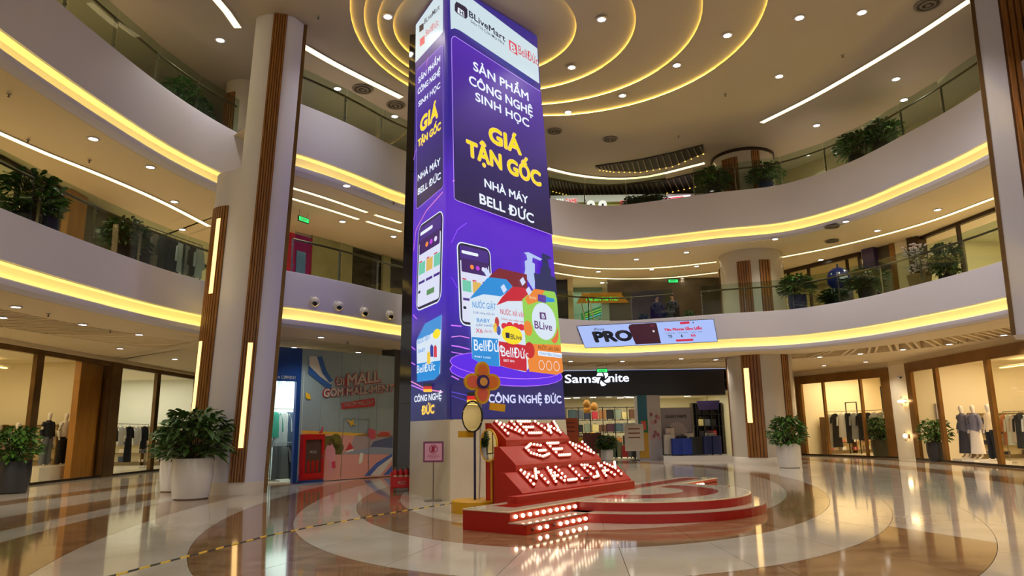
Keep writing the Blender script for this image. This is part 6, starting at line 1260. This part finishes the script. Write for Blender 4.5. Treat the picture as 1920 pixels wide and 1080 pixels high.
# --- back galleries
YB2 = 33.6
def bx(px, py=560): return UY(px, py, YB2).x
struct('wall_gallery_back', MB().box(bx(1140), bx(1380), YB2, YB2 + .2, ZF2, H2), mat('gallery_dark', (70, 62, 50), .3, rgb2=(98, 88, 70), scale=.8)); struct('wall_gallery_back_left', MB().box(bx(980), bx(1066), YB2, YB2 + .2, ZF2, H2), mat('gallery_navy', (34, 36, 48), .3)); struct('wall_gallery_back_post', MB().box(bx(1064), bx(1074), YB2 - .3, YB2 + .1, ZF2, H2), MARB); struct('wall_restaurant', MB().box(bx(1074), bx(1140), YB2 + 2, YB2 + 2.2, ZF2, H2), mat('restaurant_green', (110, 134, 116), .5)); struct('wall_restaurant_side', MB().box(bx(1127), bx(1141), YB2 - .1, YB2 + .1, ZF2, H2 - .9), mat('pale_green', (150, 168, 150), .4))
arealight((bx(1105), YB2 + 1, H2 - .2), 2, 1.5, 60, (.9, 1, .85))
rp = thing('restaurant_sign', 'gold temple-shaped sign with green glowing letters above the back gallery', 'sign', UY(1133, 560, YB2 - .2)); sxl = bx(1080) - rp.location.x; sxr = bx(1178) - rp.location.x; GD = mat('sign_gold', (186, 120, 24), .4, emit=.25)
rz0 = UY(1130, 569, YB2).z - rp.location.z; rz1 = UY(1130, 551, YB2).z - rp.location.z; 
ob('roof_band', MB().box(sxl + .25, sxr - .35, -.1, .1, rz1 - .12, rz1), GD, rp); ob('sign_board', MB().slab([(sxl, 0, rz0), (sxr, 0, rz0), (sxr - .15, 0, rz0 + .15), (sxr - .3, 0, rz1 - .12), (sxl + .2, 0, rz1 - .12)], (0, 1, 0), .1), GD, rp)
rf = Face((0, -.01, 0), (1, 0, 0), (0, 0, 1)); rf.n = Vector((0, -1, 0)); ob('lettering', text_uv(rf, 'THE SEN TAI THU', sxl + .42, sxr - .55, rz0 + .1, .17, .01, .01), glow('green_neon', (70, 255, 90), 1.6), rp)
mn = thing('menu_screen', 'tilted green menu screen below the restaurant sign', 'screen', UY(1124, 583, YB2 + .5)); ob('picture', MB().slab([(-.9, 0, -.55), (.85, 0, .05), (.85, 0, .5), (-.9, 0, -.1)], (0, 1, 0), .05), screen('menu_green', (30, 110, 60), .8), mn)
ob('bracket', MB().tube([(0, .03, -.3), (0, .03, ZF2 - mn.location.z)], .02, 6), STEEL, mn)
for k in range(3): ob('text_line', MB().slab([(-.7, -.01, -.42 + .12 * k), (.6, -.01, .03 + .12 * k), (.6, -.01, .07 + .12 * k), (-.7, -.01, -.38 + .12 * k)], (0, -1, 0), .004), screen('menu_text%d' % k, [(120, 220, 250), (170, 230, 60), (200, 230, 90)][k], .9), mn)
for k, (x0_, x1_) in enumerate(((1090, 1100), (1106, 1114))):
    a, b = UY(x0_, 566, YB2 - .4), UY(x1_, 594, YB2 - .4); t = thing('curved_ornament', ['left', 'right'][k] + ' pale curved stem ornament under the restaurant sign', 'ornament', (a.x, YB2 - .4, ZF2)); ob('stem', MB().tube([(0, 0, a.z - ZF2), (.12, 0, (a.z - ZF2) * .6), (b.x - a.x, 0, .0)], .03, 6), MARB, t, True)
# two people seated behind the balustrade
PSK = mat('dark_shirt', (34, 32, 34), .8); SKN = mat('skin', (176, 130, 100), .6); HAIR = mat('dark_hair', (24, 20, 18), .6)
pv = [(0, 0, .46), (0, -.02, .68), (0, -.02, .92), (0, 0, 1.04), (0, -.01, 1.12), (0, -.02, 1.21), (0, 0, 1.29)]; pr = [(.16, .13), (.15, .11), (.16, .10), .05, (.06, .07), (.08, .095), (.05, .06)]; pe_ = [(i, i + 1) for i in range(6)]
for s in (-1, 1):
    k = len(pv); pv += [(s * .2, 0, .96), (s * .25, -.08, .70), (s * .14, -.34, .70), (s * .10, -.42, .71)]; pr += [.055, .045, .032, .035]; pe_ += [(2, k), (k, k + 1), (k + 1, k + 2), (k + 2, k + 3)]
    k = len(pv); pv += [(s * .1, -.12, .48), (s * .12, -.5, .48), (s * .12, -.48, .1), (s * .12, -.6, .04)]; pr += [.09, .065, .045, .04]; pe_ += [(0, k), (k, k + 1), (k + 1, k + 2), (k + 2, k + 3)]
PME = skin_mesh('body', pv, pe_, pr, PSK); PME.materials.append(SKN)
for f in PME.polygons:
    if f.center.z > 1.02: f.material_index = 1
CHM = mat('chair_dark', (50, 40, 30), .5)
for k, (px, py) in enumerate(((1233, 572), (1262, 572))):
    q = rim_at(px, 592, None, 1.3); loc = Vector((q.x, q.y, ZF2)); t = thing('person', ['person in a dark shirt seated behind the back balustrade, left of two', 'person seated low behind the back balustrade, right of two'][k], 'person', loc, .3 - .9 * k)
    ob('body', PME, None, t); ob('hair', MB().ball((0, .015, 1.25), .095, .105, .09), HAIR, t, True)
    c = thing('cafe_chair', ['dark chair under the left seated person', 'dark chair under the right seated person'][k], 'chair', loc, .3 - .9 * k); ob('seat', MB().box(-.22, .22, -.22, .22, .30, .335), CHM, c); ob('backrest', MB().box(-.22, .22, .2, .24, .34, .85), CHM, c)
    for sx in (-1, 1):
        for sy in (-1, 1): ob('leg', MB().box(sx * .19 - .02, sx * .19 + .02, sy * .19 - .02, sy * .19 + .02, 0, .30), CHM, c)
for k, px in enumerate((1206, 1250, 1292)): gplant(px, 592 - (px - 1208) * .03, Z2T, 1.3, .2, .16, .22, .34, POTD, f'{ORD[k]} low dark green plant from the left on the back gallery', 1)
# exit signs
EXG = glow('exit_green', (60, 220, 110), 1.4)
for k, (px, py, z) in enumerate(((1129, 695, 4.29), (1262, 527, H2), (569, 412, H2))):
    hz = {0: .35, 1: .25, 2: .3}[k]; p = UZ(px, py, z - hz); t = thing('exit_sign', ['green exit sign above the luggage shop name', 'green exit sign over the back gallery', 'green exit sign beside the magenta shop'][k], 'sign', p, 0 if k < 2 else 1.1); ob('box', MB().box(-.24, .24, -.02, .02, -.09, .09), BLACK, t); ob('lit_panel', MB().box(-.22, .22, -.026, -.02, -.07, .07), EXG, t)
    ef = Face((0, -.027, 0), (1, 0, 0), (0, 0, 1)); ef.n = Vector((0, -1, 0)); ob('lettering', text_uv(ef, 'EXIT', -.13, .13, -.04, .08, .002), mat('print_white', (230, 230, 230), .5), t)
    for sx in (-1, 1): ob('hanger_wire', MB().tube([(sx * .2, 0, .09), (sx * .2, 0, hz)], .006, 4), BLACK, t)
# --- right lower gallery
QA, QB = Vector((12.0, 33.5)), Vector((17.4, 24.0)); QC = Vector((17.4, 14.0))
def qseg(nm, pxa, pxb, z0, z1, m, A_, B_, off=0.0, t=.12):
    d = (B_ - A_).normalized(); n = Vector((d.y, -d.x)); n = n if n.dot(Vector(INS) - A_) > 0 else -n; a = A_ + n * off; A, B = a + d * tline(pxa, a, a + d), a + d * tline(pxb, a, a + d)
    return struct(nm, MB().prism([A, B, B - n * t, A - n * t], z0, z1), m)
def qpt(px, A_, B_): d = (B_ - A_).normalized(); return A_ + d * tline(px, A_, A_ + d)
a_, b_ = qpt(1450, QA, QB), qpt(1650, QA, QB); room('gallery_shop_right', a_, b_, 4, ZF2, H2, mat('olive_wall', (168, 150, 100), .6), mat('olive_ceiling', (190, 172, 120), .6), power=90, color=(1, .88, .6)); facade('gallery_shop_front', 'dim glazed gallery shop behind the dark blue balloon figure', a_, b_, ZF2, H2, [tline(1505, a_, b_), tline(1545, a_, b_), tline(1622, a_, b_)], .16, .05, .07, .1, BRONZED)
qseg('wall_violet_column', 1653, 1677, ZF2, H2, mat('violet_column', (66, 50, 96), .25), QA, QB, .35, .5); qseg('wall_lift_dark', 1677, 1716, ZF2, H2, mat('lift_dark', (66, 58, 44), .25), QA, QB, .1); qseg('door_2', 1681, 1708, ZF2, H2 - 1.0, mat('lift_steel', (150, 150, 138), .2, .5), QA, QB, .14, .03); qseg('trim_3', 1708, 1718, ZF2, H2, GOLDF, QA, QB, .2, .3)
qseg('wall_white_panel', 1716, 1746, ZF2, H2, mat('panel_white', (224, 214, 180), .4), QA, QB, .15); qseg('wall_bronze_pier', 1744, 1766, ZF2, H2, BRONZED, QA, QB, .4, .6)
a_, b_ = qpt(1766, QA, QB), Vector((17.4, 15)); a_ = Vector((a_.x, a_.y)); room('gallery_shop_right_near', a_, b_, 4, ZF2, H2, SHW, SHC, power=260, color=(1, .86, .58)); facade('gallery_shop_front', 'bright glazed gallery shop beside the right pilaster', a_, b_, ZF2, H2, [tline(1850, a_, b_)], .12, .05, .08, .1, BRONZED)
gplant(1497, 578, Z2T, .7, .75, .34, .62, .85, mat('pot_blue', (34, 48, 110), .3), 'leafy plant in a blue pot on the right lower gallery', 0); gplant(1628, 562, Z2T, 1.0, .55, .3, .7, .8, POTD, 'bushy plant behind the right lower balustrade, right of the balloon figure', 1); gplant(1562, 570, Z2T, 1.2, .35, .3, .5, .5, POTD, 'low dark plant below the balloon figure', 1)
p = rim_at(1577, 566, None, 1.2); s_ = 1; t = thing('balloon_figure', 'glossy dark blue balloon shaped display with pale mark on a plinth', 'display', (p.x * s_, p.y * s_, ZF2)); BN = mat('balloon_blue', (30, 40, 110), .2)
ob('plinth', MB().box(-.35, .35, -.3, .3, 0, .82), mat('plinth_grey', (140, 136, 140), .4), t); ob('balloon', MB().lathe([(.22, .84), (.38, 1.0), (.42, 1.25), (.36, 1.5), (.2, 1.64), (.04, 1.68)], 20), BN, t, True); ob('knob', MB().tube([(0, 0, 1.66), (0, 0, 1.8)], .03, 6), BN, t); ob('pale_mark', MB().box(-.16, .14, -.435, -.41, 1.16, 1.3), mat('mark_pale', (196, 206, 220), .4), t)
p = rim_at(1727, 544, None, .7); s_ = 1; t = thing('orchid_planter', 'white orchids in a wooden planter on the right lower gallery', 'potted plant', (p.x * s_, p.y * s_, ZF2)); ob('planter', MB().loft([(0, 0, 0, .28, .28), (0, 0, .6, .38, .38)], 8), mat('planter_wood', (170, 130, 84), .5), t); rnd = random.Random(5)
fm = MB(); stm = MB()
for k in range(120): a = rnd.uniform(0, 6.28); q = rnd.uniform(0, .42); fm.ball((q * math.cos(a), q * math.sin(a), rnd.uniform(.75, 1.65)), rnd.uniform(.04, .07), None, .03, 5, 3)
for k in range(8): a = k * .8; stm.tube([(0, 0, .55), (.1 * math.cos(a), .1 * math.sin(a), 1.0), (.34 * math.cos(a), .34 * math.sin(a), 1.55)], .012, 5)
o = ob('blossoms', fm, mat('orchid_white', (214, 200, 196), .6), t); o['kind'] = 'stuff'; ob('stems', stm, STEM, t)
gplant(1778, 528, Z2T, 1.2, .4, .26, .45, 1.1, POTD, 'slender tree in a dark pot behind the right lower balustrade', 1)
# --- right upper gallery and arcade
struct('wall_upper_right', MB().prism([(12.2, 31.5), (16.2, 25), (16.8, 14), (17, 14), (16.6, 25.1), (12.6, 31.8)], ZF3, H3), mat('upper_beige', (190, 174, 138), .5)); 
for k, (px, py, dep, lab) in enumerate(((1603, 268, .7, 'left of two leafy plants on the upper right gallery'), (1650, 240, .7, 'right of two leafy plants on the upper right gallery'), (1435, 336, .8, 'leafy plant in a blue pot beside the upper round column'), (1337, 360, .9, 'leafy plant on the upper back gallery left of the round column'))):
    gplant(px, py, Z3T, dep, .55, .3, .66, .9, POTD if k != 2 else mat('pot_blue', (34, 48, 110), .3), lab, k)
YA = 32.6; ax = lambda px, py=385: UY(px, py, YA).x
struct('wall_arcade', MB().box(ax(960), ax(1345), YA, YA + .2, ZF3, 12.45), mat('arcade_green', (150, 152, 66), .5)); struct('wall_arcade_frieze', MB().box(ax(960), ax(1345), YA - .15, YA, 12.16, 12.5), mat('arcade_lilac', (206, 200, 214), .5))
arealight((4.5, YA - 1.2, 12.7), 6, .8, 90, (1, .95, .8), 'arcade_light')  # added fill without a fitting, lifts the dark arcade front
gs = thing('arcade_sign', 'red and white arcade sign letters on the upper back gallery', 'sign', UY(1058, 381, YA - .17)); GR = glow('arcade_red', (240, 60, 70), 1.6); GWh = glow('arcade_white', (255, 236, 236), 1.6); gsf = Face((0, -.02, 0), (1, 0, 0), (0, 0, 1)); gsf.n = Vector((0, -1, 0))
ob('lettering', text_uv(gsf, 'GAME', .05, .62, -.05, .26, .01, .06), GWh, gs); ob('lettering', text_uv(gsf, 'GAME', .05, .62, -.05, .26, .016, .02), GR, gs); ob('lettering', text_uv(gsf, 'DOM', -.62, -.04, -.05, .26, .01, .03), GWh, gs); ob('sign_rail', MB().box(-.7, .7, 0, .04, -.1, -.06), STEEL, gs)
for k, px in enumerate((1108, 1130)):
    t = thing('round_sign', ['left', 'right'][k] + ' round white face sign in the arcade', 'sign', UY(px, 383, YA - .17)); ob('disc', MB().tube([(0, 0, 0), (0, .06, 0)], .2, 20), GWh, t); ob('mark', MB().ball((0, -.02, -.03), .06), mat('mark_dark', (40, 40, 40), .5), t)
t = thing('ticket_sign', 'small red square sign in the arcade', 'sign', UY(1170, 382, YA - .17)); ob('panel', MB().box(-.15, .15, 0, .06, -.15, .15), GR, t); ob('panel_mark', MB().box(-.08, .08, -.006, 0, -.08, .08), GWh, t)
t = thing('banner_sign', 'long slanted red and white banner sign in the arcade', 'sign', UY(1262, 371, YA - .2)); ob('panel', MB().slab([(-.9, 0, -.2), (.8, 0, .0), (.85, 0, .14), (-.8, 0, .0)], (0, 1, 0), .05), GWh, t); ob('stripe', MB().slab([(-.7, -.01, -.1), (.5, -.01, .02), (.5, -.01, .07), (-.7, -.01, -.05)], (0, -1, 0), .006), GR, t)
for k in range(4): gplant(1186 + 16 * k, 396 - 2 * k, Z3T, 1.2, .25, .2, .42, .5, POTD, f'{ORD[k]} low plant from the left before the arcade', 1 + k % 2)
# slatted strips: flat panels coloured dark for the shade of ceiling openings
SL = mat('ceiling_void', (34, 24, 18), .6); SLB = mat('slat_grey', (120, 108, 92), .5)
def lerp_edge(E, u):
    n = len(E) - 1; i = min(int(u * n), n - 1); t = u * n - i; return (E[i][0] + (E[i + 1][0] - E[i][0]) * t, E[i][1] + (E[i + 1][1] - E[i][1]) * t)
def slatted(lab, top, bot, n, z):
    T = [UZ(*p, z) for p in top]; B = [UZ(*p, z) for p in bot]; c = thing('slatted_ceiling', lab, 'ceiling panel', (T[0].x, T[0].y, z)); pts_ = [(p.x, p.y) for p in T] + [(p.x, p.y) for p in reversed(B)]
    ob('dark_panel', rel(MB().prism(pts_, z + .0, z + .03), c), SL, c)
    for k in range(n):
        u = (k + .5) / n; a = UZ(*lerp_edge(top, u), z); b = UZ(*lerp_edge(bot, min(1, u + .03)), z); ob('slat', rel(MB().bar(a + Vector((0, 0, -.03)), b + Vector((0, 0, -.03)), .05, .05), c), SLB, c)
        ob('tip_lamp', rel(MB().cbox(b.lerp(a, .06) + Vector((0, 0, -.065)), .06, .06, .02), c), glow('tip_lamp', (255, 200, 90), 2.0), c)
slatted('lens shaped dark slatted recess in the top ceiling', [(1116, 312), (1150, 307), (1200, 300), (1260, 287), (1318, 272)], [(1118, 316), (1150, 321), (1200, 322), (1260, 312), (1319, 287)], 20, ZC - .045)
slatted('wide dark slatted ceiling strip above the arcade', [(1026, 335), (1080, 345), (1150, 349), (1230, 342), (1322, 320)], [(1028, 356), (1080, 369), (1150, 374), (1230, 366), (1320, 346)], 34, ZC - .05)
# round air diffusers
def diffuser(px, py, z, r, lab):
    t = thing('air_diffuser', lab, 'air vent', UZ(px, py, z)); DG = mat('vent_grey', (116, 106, 92), .5)
    ob('outer_ring', MB().lathe([(r, 0), (r * .96, -.03), (r * .8, -.03), (r * .78, 0)], 28), DG, t, True); ob('middle_ring', MB().lathe([(r * .6, 0), (r * .56, -.04), (r * .42, -.04), (r * .4, 0)], 24), DG, t, True); ob('centre_disc', MB().lathe([(r * .24, 0), (r * .2, -.05), (.01, -.05)], 18), DG, t, True); ob('backing', MB().lathe([(r * .97, -.002), (r * .97, .0)], 28), BRONZED, t)
for k, (px, py, z, r, lab) in enumerate(((1040, 246, ZC, .3, 'round air vent in the top ceiling next to the screen edge'), (1144, 261, ZC, .3, 'round air vent in the top ceiling left of the round column'), (1740, 8, ZC, .36, 'round air vent in the top ceiling at the upper right'), (1560, 425, H2, .26, 'round air vent in the right gallery ceiling, nearer the fascia'), (1560, 452, H2, .26, 'round air vent in the right gallery ceiling, nearer the shops'), (680, 167, ZC, .36, 'left round air vent above the dark upper glazing'), (742, 197, ZC, .34, 'right round air vent above the dark upper glazing'))): diffuser(px, py, z - .02, r, lab)
# sprinkler heads and detectors
for k, (px, py, z, w) in enumerate(((17, 176, H2, 'left gallery ceiling, leftmost'), (53, 262, H2, 'left gallery ceiling under the linear light'), (168, 300, H2, 'left gallery ceiling beside the hatch'), (91, 588, 4.27, 'left soffit'), (207, 619, 4.27, 'left soffit further right'), (597, 31, ZC, 'top ceiling right of the pier'), (1360, 177, ZC, 'top ceiling above the round column'), (1580, 104, ZC, 'top ceiling on the right'), (1272, 255, ZC, 'top ceiling left of the round column'), (738, 379, H2, 'gallery ceiling beside the black pier'), (652, 641, 4.27, 'soffit over the hoarding'), (1796, 641, 4.27, 'right soffit'))):
    t = thing('sprinkler', 'small sprinkler head in the ' + w, 'sprinkler', UZ(px, py, z - .02)); ob('rose', MB().lathe([(.05, .0), (.045, -.015), (.015, -.02)], 12), STEEL, t, True); ob('nozzle', MB().lathe([(.012, -.02), (.012, -.06), (.03, -.065), (.03, -.07)], 10), BRONZED, t, True)
